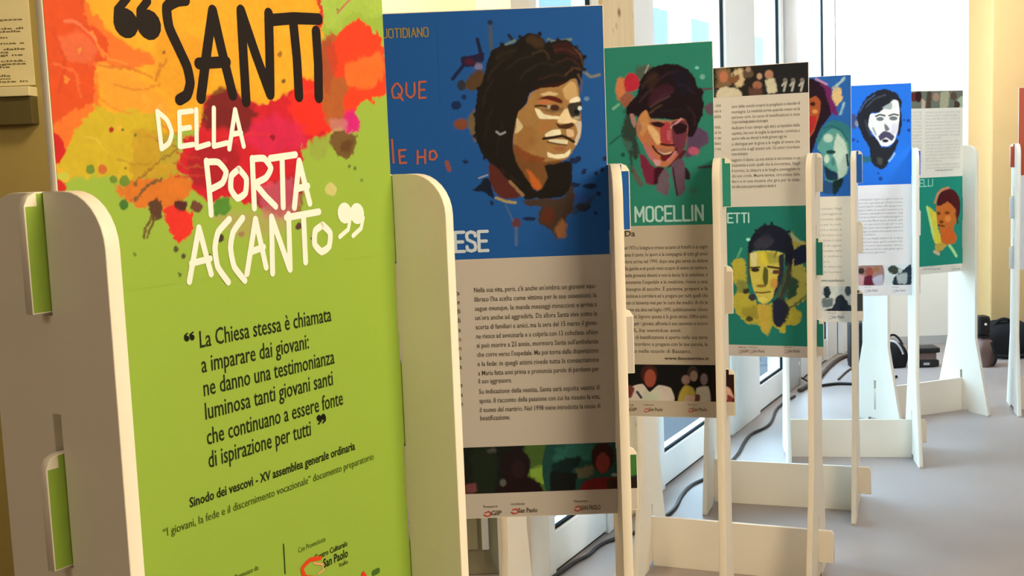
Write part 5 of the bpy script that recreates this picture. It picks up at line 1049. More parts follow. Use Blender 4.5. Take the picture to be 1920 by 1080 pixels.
   ('P',(27,64,144),3.7,0.0,1.0,[582.6,219.4,581.3,223.7,577.7,226.3,573.2,226.1,569.6,223.2,568.2,218.8,569.6,214.5,573.2,211.9,577.7,212.1,581.3,215.0]),
   ('P',(27,64,144),3.7,0.0,1.0,[331.0,253.8,329.6,258.2,325.9,260.8,321.4,260.6,317.8,257.7,316.4,253.2,317.8,248.9,321.5,246.3,326.0,246.5,329.7,249.4]),
   ('P',(27,64,144),3.7,0.0,1.0,[348.0,262.1,347.1,265.0,344.6,266.7,341.6,266.6,339.2,264.6,338.3,261.7,339.2,258.7,341.7,257.0,344.7,257.1,347.1,259.1]),
   ('P',(23,37,52),5.0,2.5,1.0,[333.1,314.2,352.6,320.0,352.4,360.2,335.3,354.5]),
  ],
  "photo_rows": (853, 950),
  "photo": [
   ('P',(235,227,230),2.5,0.0,1.0,[-180.7,815.0,662.1,834.9,662.3,980.0,-183.1,963.9]),
   ('P',(164,128,123),3.8,0.0,1.0,[342.3,855.6,455.4,853.0,455.1,947.8,341.8,945.6]),
   ('P',(66,47,45),5.0,0.0,1.0,[371.8,879.3,368.9,888.3,361.5,893.8,352.3,893.6,345.0,887.8,342.2,878.7,345.1,869.7,352.5,864.2,361.6,864.5,369.0,870.2]),
   ('P',(164,85,72),5.0,0.0,1.0,[413.6,885.4,409.7,898.9,399.9,907.0,387.7,906.8,377.9,898.2,374.2,884.5,378.0,871.0,387.9,862.9,400.1,863.1,409.9,871.7]),
   ('P',(164,117,87),5.0,0.0,1.0,[440.6,873.2,437.8,882.1,430.4,887.6,421.3,887.4,413.9,881.6,411.2,872.5,414.0,863.5,421.4,858.1,430.5,858.3,437.8,864.1]),
   ('P',(105,32,54),5.0,0.0,1.0,[369.2,910.1,403.7,900.6,418.2,947.1,369.0,946.1]),
   ('P',(192,191,212),7.5,0.0,1.0,[408.5,916.1,452.8,899.0,455.1,947.8,418.2,947.1]),
   ('P',(207,159,164),7.6,0.0,1.0,[342.1,896.7,369.2,905.0,364.0,946.0,341.8,945.6]),
   ('P',(225,235,238),3.7,0.0,1.0,[472.5,856.0,587.0,853.5,587.0,950.5,472.2,948.2]),
   ('P',(62,71,64),5.0,5.0,1.0,[533.5,877.8,528.3,889.7,514.9,896.8,498.3,896.5,484.9,888.7,479.8,876.6,484.9,864.7,498.4,857.5,515.0,857.9,528.4,865.6]),
   ('P',(40,54,68),5.0,5.0,1.0,[506.6,913.0,565.2,863.2,587.0,853.5,587.0,950.5,506.5,948.9]),
   ('P',(175,183,187),7.5,5.0,1.0,[521.2,903.1,565.1,893.8,565.1,939.8,528.5,944.2]),
   ('P',(196,202,201),5.0,0.0,1.0,[545.7,880.6,543.8,888.1,538.9,892.6,532.9,892.5,528.0,887.7,526.2,880.2,528.0,872.7,532.9,868.2,538.9,868.3,543.8,873.0]),
   ('P',(99,85,74),10.2,0.0,1.0,[-4.0,850.3,320.1,857.6,319.6,945.1,-5.1,938.7]),
  ],
  "strokes": [
  ],
  "logo": [
   ((164,159,170),1.8,[375.0,973.3,383.6,970.9,388.5,978.7,378.7,982.4,372.5,978.4]),
   ((164,159,170),1.8,[502.8,975.7,511.3,973.3,516.2,981.1,506.4,984.8,500.3,980.8]),
  ],
  "caps": [],
  "text": [
   ('si distingue per la gioia e la voglia di vivere che', 344.1, 548.6, 542.5, 10.5, (192, 191, 195), 0.15),
   ('trasmette a tutti quelli che la incontrano. Negli', 45.0, 300.0, 539.2, 10.5, (192, 191, 195), 0.15),
   ('parrocchia e agli anziani soli. Gli amici ricordano', 344.0, 548.5, 559.4, 10.5, (192, 191, 195), 0.15),
   ('scrivere lettere e a studiare, offre ogni giorno per', 45.0, 300.0, 556.1, 10.5, (192, 191, 195), 0.15),
   ('scrivere lettere e a studiare, offre ogni giorno per', 343.9, 548.5, 576.3, 10.5, (192, 191, 195), 0.15),
   ('si distingue per la gioia e la voglia di vivere che', 45.0, 300.0, 573.1, 10.5, (192, 191, 195), 0.15),
   ('leggono il diario. La sua storia è raccontata in un', 343.8, 548.5, 593.1, 10.5, (192, 191, 195), 0.15),
   ('aspetta, ma non le toglie la speranza: continua a', 45.0, 300.0, 590.0, 10.5, (192, 191, 195), 0.15),
   ('trasmette a tutti quelli che la incontrano. Negli', 343.7, 548.5, 610.0, 10.5, (192, 191, 195), 0.15),
   ('Cresce in una famiglia semplice e fin da ragazza', 45.0, 300.0, 606.9, 10.5, (192, 191, 195), 0.15),
   ('il sorriso, la chitarra e le lunghe passeggiate in', 343.6, 548.5, 626.9, 10.5, (192, 191, 195), 0.15),
   ('montagna. La malattia arriva quando meno se la', 45.0, 300.0, 623.9, 10.5, (192, 191, 195), 0.15),
   ('chi non crede. Muore serena, circondata dalle', 343.5, 548.4, 643.8, 10.5, (192, 191, 195), 0.15),
   ('libro e in una mostra che gira per le città.', 45.0, 300.0, 640.8, 10.5, (192, 191, 195), 0.15),
   ('libro e in una mostra che gira per le città.', 343.4, 548.4, 660.8, 10.5, (192, 191, 195), 0.15),
   ('il sorriso, la chitarra e le lunghe passeggiate in', 45.0, 300.0, 657.8, 10.5, (192, 191, 195), 0.15),
   ('anni della scuola scopre la preghiera e decide di', 343.3, 548.4, 677.7, 10.5, (192, 191, 195), 0.15),
   ('leggono il diario. La sua storia è raccontata in un', 45.0, 300.0, 674.8, 10.5, (192, 191, 195), 0.15),
   ('montagna. La malattia arriva quando meno se la', 343.2, 548.4, 694.6, 10.5, (192, 191, 195), 0.15),
   ('parrocchia e agli anziani soli. Gli amici ricordano', 45.0, 300.0, 691.8, 10.5, (192, 191, 195), 0.15),
   ('persone care. La causa di beatificazione è stata', 343.1, 424.1, 709.9, 10.5, (192, 191, 195), 0.15),
   ('aperta nella sua diocesi e molti giovani oggi ne', 45.0, 300.0, 708.8, 10.5, (192, 191, 195), 0.15),
   ('Cresce in una famiglia semplice e fin da ragazza', 343.0, 548.3, 728.6, 10.5, (192, 191, 195), 0.15),
   ('dedicare il suo tempo agli altri, ai bambini della', 45.0, 300.0, 725.8, 10.5, (192, 191, 195), 0.15),
   ('dedicare il suo tempo agli altri, ai bambini della', 342.9, 548.3, 745.5, 10.5, (192, 191, 195), 0.15),
   ('persone care. La causa di beatificazione è stata', 45.0, 300.0, 742.9, 10.5, (192, 191, 195), 0.15),
   ('aspetta, ma non le toglie la speranza: continua a', 342.9, 548.3, 762.5, 10.5, (192, 191, 195), 0.15),
   ('anni della scuola scopre la preghiera e decide di', 45.0, 300.0, 759.9, 10.5, (192, 191, 195), 0.15),
   ('aperta nella sua diocesi e molti giovani oggi ne', 342.8, 548.2, 779.5, 10.5, (192, 191, 195), 0.15),
   ('si distingue per la gioia e la voglia di vivere che', 342.7, 467.8, 795.6, 10.5, (192, 191, 195), 0.15),
   ('Partner', 371.4, 403.4, 960.6, 6.3, (164, 159, 170), 0.0),
   ('San Paolo', 388.5, 432.8, 979.1, 11.3, (164, 159, 170), 1),
   ('Media', 499.1, 530.9, 963.1, 6.3, (164, 159, 170), 0.0),
   ('San Paolo', 516.2, 560.2, 981.5, 11.3, (164, 159, 170), 1),
  ]},
 7: {
  "bands": [(0, 470, (233, 231, 221)), (470, 957, (33, 142, 123)), (957, 1000, (231, 229, 223))],
  "portrait": [
   ('P',(227,216,80),6.6,6.6,1.0,[347.8,630.0,377.1,649.1,410.3,674.3,417.8,757.1,455.1,836.2,432.9,867.4,392.1,832.3,366.2,754.2]),
   ('S',(180,238,147),6.6,0.0,1.0,13.2,[340.4,629.6,358.8,695.0,384.7,790.6]),
   ('S',(184,239,165),6.7,0.0,1.0,16.8,[496.1,850.6,518.7,875.9,545.1,913.3]),
   ('P',(198,169,78),6.7,6.7,1.0,[399.5,838.7,458.8,833.5,481.2,849.7,436.7,876.5,399.6,886.0]),
   ('S',(213,191,165),6.7,0.0,1.0,16.6,[392.2,879.6,421.9,893.3]),
   ('P',(209,115,47),6.7,2.7,1.0,[406.5,621.2,476.6,601.2,536.4,639.5,547.9,705.3,521.9,763.1,548.4,806.3,533.5,841.1,477.5,843.5,440.2,829.4,428.9,757.8,410.4,712.5]),
   ('P',(82,24,30),6.7,3.3,1.0,[406.5,621.2,428.4,557.8,476.4,536.5,532.2,547.8,569.9,599.8,570.2,664.9,551.7,711.4,536.4,651.4,484.1,607.4,432.3,628.4]),
   ('S',(218,140,97),6.6,0.0,1.0,13.2,[395.4,609.0,413.7,563.0,443.1,540.9,487.5,531.1]),
   ('P',(122,66,25),6.6,0.0,1.0,[436.1,669.8,433.3,674.8,425.9,677.6,416.8,677.1,409.4,673.5,406.6,668.2,409.4,663.2,416.7,660.4,425.9,660.8,433.3,664.4]),
   ('P',(126,68,27),6.7,0.0,1.0,[499.2,670.1,495.7,675.1,486.4,677.9,474.9,677.3,465.6,673.6,462.0,668.2,465.5,663.2,474.8,660.4,486.3,661.0,495.6,664.7]),
   ('P',(236,146,67),10.0,0.0,1.0,[506.8,703.0,502.5,713.2,491.4,719.1,477.6,718.3,466.4,711.3,462.1,700.6,466.3,690.4,477.5,684.6,491.3,685.3,502.5,692.4]),
   ('S',(117,62,23),5.0,0.0,1.0,10.0,[417.8,733.5,458.5,741.7]),
   ('P',(113,64,23),6.7,0.0,1.0,[454.8,717.9,451.9,723.0,444.5,725.8,435.4,725.3,428.0,721.6,425.1,716.3,427.9,711.2,435.3,708.4,444.5,708.9,451.9,712.6]),
   ('P',(224,102,40),13.4,3.3,0.7,[451.2,759.0,518.2,762.9,533.5,829.2,458.8,830.5]),
   ('S',(91,46,27),5.0,0.0,1.0,10.1,[540.3,675.2,555.5,729.4]),
  ],
  "photo_rows": (-27, 94),
  "photo": [
   ('P',(109,117,106),3.2,0.0,1.0,[-479.6,-39.5,754.2,-24.1,755.4,122.6,-481.4,96.9]),
   ('P',(102,46,49),6.4,0.0,1.0,[282.2,32.7,276.7,47.7,262.3,56.8,244.6,56.5,230.3,46.9,224.8,31.8,230.3,16.8,244.6,7.8,262.3,8.0,276.7,17.6]),
   ('P',(51,28,30),6.4,0.0,1.0,[303.7,27.4,299.6,47.4,288.8,59.7,275.5,59.5,264.7,46.9,260.6,26.7,264.7,6.6,275.5,-5.6,288.8,-5.4,299.6,7.2]),
   ('P',(191,169,154),6.5,0.0,1.0,[303.7,41.6,329.0,56.4,325.4,96.4,303.8,96.0]),
   ('P',(80,68,58),9.7,6.5,1.0,[339.8,-0.7,368.8,-0.3,368.9,97.3,332.7,96.6]),
   ('P',(169,135,115),6.5,0.0,1.0,[423.5,35.0,419.3,48.5,408.4,56.6,394.9,56.4,383.9,47.9,379.7,34.3,383.9,20.9,394.8,12.7,408.3,12.9,419.2,21.4]),
   ('P',(169,169,143),9.8,9.8,1.0,[438.0,6.5,493.0,7.3,478.6,99.5,427.3,98.4]),
   ('P',(91,75,62),6.6,0.0,1.0,[544.8,31.2,540.6,44.7,529.6,53.0,515.9,52.7,504.7,44.1,500.5,30.5,504.6,16.9,515.7,8.7,529.4,8.9,540.5,17.5]),
   ('P',(169,187,165),9.9,6.6,1.0,[548.6,45.7,611.7,32.2,612.1,102.1,548.8,100.8]),
   ('P',(68,57,49),6.6,6.6,1.0,[530.1,59.9,567.2,66.3,560.0,101.1,522.9,100.3]),
  ],
  "strokes": [
  ],
  "logo": [
   ((158,158,154),1.6,[311.6,969.4,320.6,968.0,325.7,974.6,315.5,976.9,309.0,973.4]),
   ((158,158,154),1.6,[374.1,973.8,383.2,972.4,388.4,979.0,378.0,981.4,371.6,977.8]),
   ((158,158,154),1.7,[511.8,983.5,521.0,982.0,526.3,988.7,515.8,991.1,509.2,987.5]),
  ],
  "caps": [('NELLI', 260.4, 380.6, 519.3, 42.3, 5.9, (146, 220, 204))],
  "text": [
   ('trasmette a tutti quelli che la incontrano. Negli', 329.1, 567.5, 121.5, 13.6, (200, 200, 193), 0.15),
   ('trasmette a tutti quelli che la incontrano. Negli', 60.0, 303.8, 118.9, 13.6, (200, 200, 193), 0.15),
   ('il sorriso, la chitarra e le lunghe passeggiate in', 329.1, 567.6, 139.2, 13.6, (200, 200, 193), 0.15),
   ('scrivere lettere e a studiare, offre ogni giorno per', 60.0, 303.8, 136.5, 13.6, (200, 200, 193), 0.15),
   ('chi non crede. Muore serena, circondata dalle', 329.1, 567.7, 156.9, 13.6, (200, 200, 193), 0.15),
   ('si distingue per la gioia e la voglia di vivere che', 60.0, 303.8, 154.0, 13.6, (200, 200, 193), 0.15),
   ('libro e in una mostra che gira per le città.', 329.1, 567.8, 174.6, 13.6, (200, 200, 193), 0.15),
   ('aspetta, ma non le toglie la speranza: continua a', 60.0, 303.8, 171.6, 13.6, (200, 200, 193), 0.15),
   ('anni della scuola scopre la preghiera e decide di', 329.1, 567.9, 192.3, 13.7, (200, 200, 193), 0.15),
   ('Cresce in una famiglia semplice e fin da ragazza', 60.0, 303.8, 189.1, 13.6, (200, 200, 193), 0.15),
   ('montagna. La malattia arriva quando meno se la', 329.1, 568.0, 210.1, 13.7, (200, 200, 193), 0.15),
   ('montagna. La malattia arriva quando meno se la', 60.0, 303.8, 206.7, 13.6, (200, 200, 193), 0.15),
   ('persone care. La causa di beatificazione è stata', 329.2, 568.0, 227.8, 13.7, (200, 200, 193), 0.15),
   ('libro e in una mostra che gira per le città.', 60.0, 303.8, 224.3, 13.6, (200, 200, 193), 0.15),
   ('Cresce in una famiglia semplice e fin da ragazza', 329.2, 568.1, 245.6, 13.7, (200, 200, 193), 0.15),
   ('il sorriso, la chitarra e le lunghe passeggiate in', 60.0, 303.8, 241.9, 13.6, (200, 200, 193), 0.15),
   ('dedicare il suo tempo agli altri, ai bambini della', 329.2, 438.7, 261.4, 13.7, (200, 200, 193), 0.15),
   ('leggono il diario. La sua storia è raccontata in un', 60.0, 303.8, 259.5, 13.6, (200, 200, 193), 0.15),
   ('aspetta, ma non le toglie la speranza: continua a', 329.2, 568.3, 281.1, 13.7, (200, 200, 193), 0.15),
   ('parrocchia e agli anziani soli. Gli amici ricordano', 60.0, 303.8, 277.1, 13.7, (200, 200, 193), 0.15),
   ('aperta nella sua diocesi e molti giovani oggi ne', 329.2, 568.4, 298.9, 13.7, (200, 200, 193), 0.15),
   ('aperta nella sua diocesi e molti giovani oggi ne', 60.0, 303.8, 294.8, 13.7, (200, 200, 193), 0.15),
   ('si distingue per la gioia e la voglia di vivere che', 329.2, 568.5, 316.7, 13.7, (200, 200, 193), 0.15),
   ('dedicare il suo tempo agli altri, ai bambini della', 60.0, 303.8, 312.4, 13.7, (200, 200, 193), 0.15),
   ('parrocchia e agli anziani soli. Gli amici ricordano', 329.2, 568.6, 334.5, 13.7, (200, 200, 193), 0.15),
   ('persone care. La causa di beatificazione è stata', 60.0, 303.9, 330.1, 13.7, (200, 200, 193), 0.15),
   ('scrivere lettere e a studiare, offre ogni giorno per', 329.3, 568.7, 352.3, 13.7, (200, 200, 193), 0.15),
   ('anni della scuola scopre la preghiera e decide di', 60.0, 303.9, 347.7, 13.7, (200, 200, 193), 0.15),
   ('leggono il diario. La sua storia è raccontata in un', 329.3, 568.8, 370.1, 13.7, (200, 200, 193), 0.15),
   ('chi non crede. Muore serena, circondata dalle', 60.0, 303.9, 365.4, 13.7, (200, 200, 193), 0.15),
   ('trasmette a tutti quelli che la incontrano. Negli', 329.3, 439.0, 385.6, 13.7, (200, 200, 193), 0.15),
   ('trasmette a tutti quelli che la incontrano. Negli', 60.0, 303.9, 383.1, 13.7, (200, 200, 193), 0.15),
   ('il sorriso, la chitarra e le lunghe passeggiate in', 329.3, 568.9, 405.8, 13.7, (200, 200, 193), 0.15),
   ('scrivere lettere e a studiare, offre ogni giorno per', 60.0, 303.9, 400.8, 13.7, (200, 200, 193), 0.15),
   ('chi non crede. Muore serena, circondata dalle', 329.3, 569.0, 423.7, 13.7, (200, 200, 193), 0.15),
   ('si distingue per la gioia e la voglia di vivere che', 60.0, 303.9, 418.5, 13.7, (200, 200, 193), 0.15),
   ('www.lasuastoria.it', 395.1, 516.9, 437.5, 13.2, (158, 158, 154), 0.8),
   ('da', 307.7, 341.1, 959.5, 5.8, (158, 158, 154), 0.0),
   ('San Paolo', 325.7, 372.1, 975.7, 10.4, (158, 158, 154), 1),
   ('In', 370.2, 403.9, 963.9, 5.8, (158, 158, 154), 0.0),
   ('San Paolo', 388.4, 435.1, 980.2, 10.5, (158, 158, 154), 1),
   ('Partner', 507.8, 542.0, 973.5, 5.9, (158, 158, 154), 0.0),
   ('San Paolo', 526.3, 573.7, 989.9, 10.6, (158, 158, 154), 1),
  ]},
 8: {
  "bands": [(0, 478, (185, 87, 64)), (478, 1000, (226, 231, 239))],
  "portrait": [
  ],
  "strokes": [
  ],
  "logo": [
  ],
  "caps": [],
  "text": [
  ]},
}
POOL_TEXT = ['Cresce in una famiglia semplice e fin da ragazza', 'si distingue per la gioia e la voglia di vivere che', 'trasmette a tutti quelli che la incontrano. Negli', 'anni della scuola scopre la preghiera e decide di', 'dedicare il suo tempo agli altri, ai bambini della', 'parrocchia e agli anziani soli. Gli amici ricordano', 'il sorriso, la chitarra e le lunghe passeggiate in', 'montagna. La malattia arriva quando meno se la', 'aspetta, ma non le toglie la speranza: continua a', 'scrivere lettere e a studiare, offre ogni giorno per', 'chi non crede. Muore serena, circondata dalle', 'persone care. La causa di beatificazione è stata', 'aperta nella sua diocesi e molti giovani oggi ne', 'leggono il diario. La sua storia è raccontata in un', 'libro e in una mostra che gira per le città.']

# ------------------------------------------------------------------ printed artwork
def smooth_loop(p, closed=True, n=5):
    p = np.asarray(p, float).reshape(-1, 2)
    if len(p) < 3 and not closed:
        return p
    out = []
    N = len(p)
    rng = range(N) if closed else range(N - 1)
    for i in rng:
        if closed: a, b, c, d = p[(i - 1) % N], p[i], p[(i + 1) % N], p[(i + 2) % N]
        else: a, b, c, d = p[max(i - 1, 0)], p[i], p[i + 1], p[min(i + 2, N - 1)]
        for k in range(n):
            t = k / n
            out.append(0.5 * (2 * b + (c - a) * t + (2 * a - 5 * b + 4 * c - d) * t * t + (3 * b - a - 3 * c + d) * t ** 3) * 0.55
                       + (b + (c - b) * t) * 0.45)
    if not closed: out.append(p[-1])
    return np.array(out)

def value_noise(u, v, cell, seed):
    """smooth lattice noise in -1..1 evaluated at arrays u, v (mm)"""
    rs = np.random.RandomState(seed)
    tab = rs.uniform(-1, 1, (64, 64))
    x, y = u / cell, v / cell
    xi, yi = np.floor(x).astype(int), np.floor(y).astype(int)
    fx, fy = x - xi, y - yi
    fx, fy = fx * fx * (3 - 2 * fx), fy * fy * (3 - 2 * fy)
    g = lambda a, b: tab[a % 64, b % 64]
    return (g(xi, yi) * (1 - fx) + g(xi + 1, yi) * fx) * (1 - fy) + (g(xi, yi + 1) * (1 - fx) + g(xi + 1, yi + 1) * fx) * fy

class Canvas:
    """a rectangle of the print, painted as colours on a fine grid of points (mm, v down from the panel's top)"""
    def __init__(self, u0, u1, v0, v1, step, seed):
        self.us = np.linspace(u0, u1, int(round((u1 - u0) / step)) + 1)
        self.vs = np.linspace(v0, v1, int(round((v1 - v0) / step)) + 1)
        self.U, self.V = np.meshgrid(self.us, self.vs)
        self.c = np.zeros(self.U.shape + (3,))
        self.seed = seed; self.n = 0
        self.grain = 1 + 0.05 * value_noise(self.U, self.V, 5.0, seed + 7) + 0.05 * value_noise(self.U, self.V, 17.0, seed + 8)
    def bands(self, bands):
        for a, b, col in bands:
            m = (self.V >= a - 0.01) & (self.V <= b + 0.01)
            self.c[m] = lin(col)
    def _win(self, p, pad):
        i0 = np.searchsorted(self.us, p[:, 0].min() - pad); i1 = np.searchsorted(self.us, p[:, 0].max() + pad)
        j0 = np.searchsorted(self.vs, p[:, 1].min() - pad); j1 = np.searchsorted(self.vs, p[:, 1].max() + pad)
        return slice(j0, j1), slice(i0, i1)
    def _mix(self, sl, al, col):
        g = self.grain[sl][..., None]
        self.c[sl] = self.c[sl] * (1 - al[..., None]) + np.clip(lin(col) * (0.45 + 0.55 * g) if False else lin(col) * g, 0, 0.9) * al[..., None]
    def _coords(self, sl, w):
        U, V = self.U[sl], self.V[sl]
        if w > 0:
            s = self.seed * 13 + self.n * 5
            big, small = max(8.0, w * 3.0), max(3.0, w * 0.9)
            U2 = U + w * (0.6 * value_noise(U, V, big, s) + 0.55 * value_noise(U, V, small, s + 1) + 0.3 * value_noise(U, V, max(1.6, w * 0.4), s + 4))
            V2 = V + w * (0.6 * value_noise(U, V, big, s + 2) + 0.55 * value_noise(U, V, small, s + 3))
            return U2, V2
        return U, V
    def poly(self, col, f, w, a, pts):
        self.n += 1
        p = smooth_loop(pts)
        sl = self._win(p, f + w * 1.3 + 1)
        U, V = self._coords(sl, w)
        if U.size == 0: return
        d2 = np.full(U.shape, 1e12); ins = np.zeros(U.shape, bool)
        q = np.roll(p, -1, 0)
        for (ax, ay), (bx, by) in zip(p, q):
            ex, ey = bx - ax, by - ay
            L = ex * ex + ey * ey
            if L < 1e-9: continue
            t = np.clip(((U - ax) * ex + (V - ay) * ey) / L, 0, 1)
            d2 = np.minimum(d2, (U - ax - t * ex) ** 2 + (V - ay - t * ey) ** 2)
            if ay != by:
                cr = ((ay > V) != (by > V)) & (U < (bx - ax) * (V - ay) / (by - ay) + ax)
                ins ^= cr
        sd = np.where(ins, -1, 1) * np.sqrt(d2)
        al = np.clip(0.5 - sd / max(f, 0.5), 0, 1) * a
        self._mix(sl, al, col)
    def stroke(self, col, f, w, a, wd, pts):
        self.n += 1
        p = smooth_loop(pts, False)
        sl = self._win(p, f + wd + w * 1.3 + 1)
        U, V = self._coords(sl, w)
        if U.size == 0: return
        d2 = np.full(U.shape, 1e12)
        for (ax, ay), (bx, by) in zip(p[:-1], p[1:]):
            ex, ey = bx - ax, by - ay
            L = ex * ex + ey * ey + 1e-9
            t = np.clip(((U - ax) * ex + (V - ay) * ey) / L, 0, 1)
            d2 = np.minimum(d2, (U - ax - t * ex) ** 2 + (V - ay - t * ey) ** 2)
        al = np.clip(0.5 - (np.sqrt(d2) - wd / 2) / max(f, 0.5), 0, 1) * a
        self._mix(sl, al, col)
    def run(self, ops):
        for o in ops:
            if o[0] == 'P': self.poly(*o[1:])
            else: self.stroke(*o[1:])
    def mesh(self, name, y, top, keep=None):
        nu, nv = len(self.us), len(self.vs)
        co = np.stack([self.U / 1000, np.full(self.U.shape, y), top - self.V / 1000], -1).reshape(-1, 3)
        idx = np.arange(nu * nv).reshape(nv, nu)
        quads = np.stack([idx[1:, :-1], idx[1:, 1:], idx[:-1, 1:], idx[:-1, :-1]], -1).reshape(-1, 4)
        if keep is not None:
            um = (self.U[1:, :-1] + self.U[1:, 1:]).ravel() / 2; vm = (self.V[1:, :-1] + self.V[:-1, :-1]).ravel() / 2
            quads = quads[keep(um, vm)]
        used = np.unique(quads); remap = np.full(nu * nv, -1); remap[used] = np.arange(len(used))
        quads = remap[quads]; co = co[used]; col = np.concatenate([self.c.reshape(-1, 3)[used], np.ones((len(used), 1))], 1)
        me = bpy.data.meshes.new(name)
        me.vertices.add(len(co)); me.vertices.foreach_set('co', co.astype(np.float32).ravel())
        me.loops.add(quads.size); me.loops.foreach_set('vertex_index', quads.astype(np.int32).ravel())
        me.polygons.add(len(quads)); me.polygons.foreach_set('loop_start', np.arange(0, quads.size, 4, dtype=np.int32))
        me.update(calc_edges=True)
        at = me.attributes.new('ink', 'FLOAT_COLOR', 'POINT'); at.data.foreach_set('color', col.astype(np.float32).ravel())
        return me

_O = [(0, .2), (0, .8), (.12, .95), (.5, 1), (.88, .95), (1, .8), (1, .2), (.88, .05), (.5, 0), (.12, .05), (0, .2)]
CAPS = {
    'M': [[(0, 0), (0, 1), (.6, .35), (1.2, 1), (1.2, 0)]], 'O': [_O], 'C': [[(1, .74), (.98, .86), (.85, .96), (.5, 1), (.12, .95), (0, .8), (0, .2), (.12, .05), (.5, 0), (.85, .04), (.98, .14), (1, .26)]],
    'E': [[(1, 1), (0, 1), (0, 0), (1, 0)], [(0, .5), (.85, .5)]], 'L': [[(0, 1), (0, 0), (.95, 0)]], 'I': [[(0, 1), (0, 0)]], 'N': [[(0, 0), (0, 1), (1, 0), (1, 1)]],
    'T': [[(0, 1), (1, 1)], [(.5, 1), (.5, 0)]], 'S': [[(1, .78), (.95, .93), (.5, 1), (.08, .93), (0, .78), (.1, .6), (.9, .42), (1, .22), (.92, .06), (.5, 0), (.05, .07), (0, .24)]],
    'R': [[(0, 0), (0, 1), (.7, 1), (.98, .88), (.98, .6), (.7, .48), (0, .48)], [(.6, .48), (1, 0)]], 'D': [[(0, 0), (0, 1), (.65, 1), (1, .8), (1, .2), (.65, 0), (0, 0)]],
    'Q': [_O, [(.6, .2), (1.05, -.05)]], 'U': [[(0, 1), (0, .2), (.12, .05), (.5, 0), (.88, .05), (1, .2), (1, 1)]], 'A': [[(0, 0), (.5, 1), (1, 0)], [(.2, .32), (.8, .32)]],
}
CAPW = {'I': 0.36, 'M': 1.16, 'L': .95, 'E': .95}

class Flat:
    """flat coloured shapes lying on the panel: bands, letters, pen strokes"""
    def __init__(self): self.v = []; self.f = []; self.c = []
    def add(self, verts, faces, col):
        b = len(self.v); self.v += verts; self.f += [tuple(i + b for i in q) for q in faces]; self.c += [tuple(col)] * len(verts)
    def rect(self, u0, u1, v0, v1, y, top, col):
        self.add([(u0 / 1000, y, top - v1 / 1000), (u1 / 1000, y, top - v1 / 1000), (u1 / 1000, y, top - v0 / 1000), (u0 / 1000, y, top - v0 / 1000)], [(0, 1, 2, 3)], lin(col))
    def stroke(self, col, wd, pts, y, top, curved=True):
        p = smooth_loop(pts, False, 5) if len(pts) > 4 and curved else np.asarray(pts, float).reshape(-1, 2)
        h = wd / 2
        c = lin(col)
        for k, ((ax, ay), (bx, by)) in enumerate(zip(p[:-1], p[1:])):   # a capsule per segment
            an = math.atan2(by - ay, bx - ax)
            loop = [(bx + h * math.cos(an + t), by + h * math.sin(an + t)) for t in np.linspace(-math.pi / 2, math.pi / 2, 8)] + \
                   [(ax + h * math.cos(an + t), ay + h * math.sin(an + t)) for t in np.linspace(math.pi / 2, 3 * math.pi / 2, 8)]
            yy = y - 0.000012 * (k % 7)
            n = len(loop)
            self.add([(a / 1000, yy, top - b / 1000) for a, b in loop], [tuple(range(n))], c)
    def text(self, txt, u0, u1, vb, h, col, bold, y, top):
        me = text_mesh(txt, bold)
        xs = [v.co.x for v in me.vertices]
        if not xs: return
        x0, x1 = min(xs), max(xs)
        sx = (u1 - u0) / (x1 - x0) / 1000; sy = h / 0.72 / 1000
        vv = [(u0 / 1000 + (v.co.x - x0) * sx, y, top - vb / 1000 + v.co.y * sy) for v in me.vertices]
        self.add(vv, [tuple(p.vertices) for p in me.polygons], lin(col))
    def caps(self, txt, u0, u1, vb, h, wd, col, y, top):
        """narrow monoline capitals"""
        w = (u1 - u0 + 0.0) / (sum(CAPW.get(c, 1.0) for c in txt) - 0.28)
        x = u0
        for i, c in enumerate(txt):
            for ln in CAPS[c]:
                self.stroke(col, wd, [(x + a * w * 0.72, vb - b * (h - wd) - wd / 2) for a, b in ln], y - 0.00003 * (i % 2), top, False)
            x += CAPW.get(c, 1.0) * w
    def build(self, name, parent):
        me = bpy.data.meshes.new(name); me.from_pydata(self.v, [], self.f); me.update()
        at = me.attributes.new('ink', 'FLOAT_COLOR', 'POINT')
        at.data.foreach_set('color', np.array([tuple(c) + (1.0,) for c in self.c], np.float32).ravel())
        # every face looks out of the panel (towards -y)
        bm = bmesh.new(); bm.from_mesh(me)
        fl_ = [f for f in bm.faces if f.normal.y > 0]
        if fl_: bmesh.ops.reverse_faces(bm, faces=fl_)
        bm.to_mesh(me); bm.free()
        return link(name, me, M['ink'], parent)

_texts = {}
def text_mesh(txt, bold):
    key = (txt, round(bold, 2))
    if key not in _texts:
        cu = bpy.data.curves.new('t', 'FONT'); cu.body = txt; cu.resolution_u = 2; cu.fill_mode = 'FRONT'
        cu.offset = 0.018 * bold
        o = bpy.data.objects.new('t', cu); COL.objects.link(o)
        dg = bpy.context.evaluated_depsgraph_get()
        _texts[key] = bpy.data.meshes.new_from_object(o.evaluated_get(dg))
        bpy.data.objects.remove(o); bpy.data.curves.remove(cu)
    return _texts[key]

# ------------------------------------------------------------------ the display stands
PW, UW, BW, FH, TH, PR = 0.5972, 0.2078, 0.4140, 0.4263, 0.0188, 0.0224   # panel span, upright width, base width, flare height, board, tab
ZB = 0.7914; ZT = ZB + 1.0; ZU = ZT - 0.303
PT = 0.012                                                            # panel thickness
TABS = [(0.303, 0.433), (0.588, 0.716), (0.866, 0.994)]               # rows (m below the panel's top) where tabs stand out
CB_TOP, CB_T, CB_OUT = 0.186, 0.015, 0.05

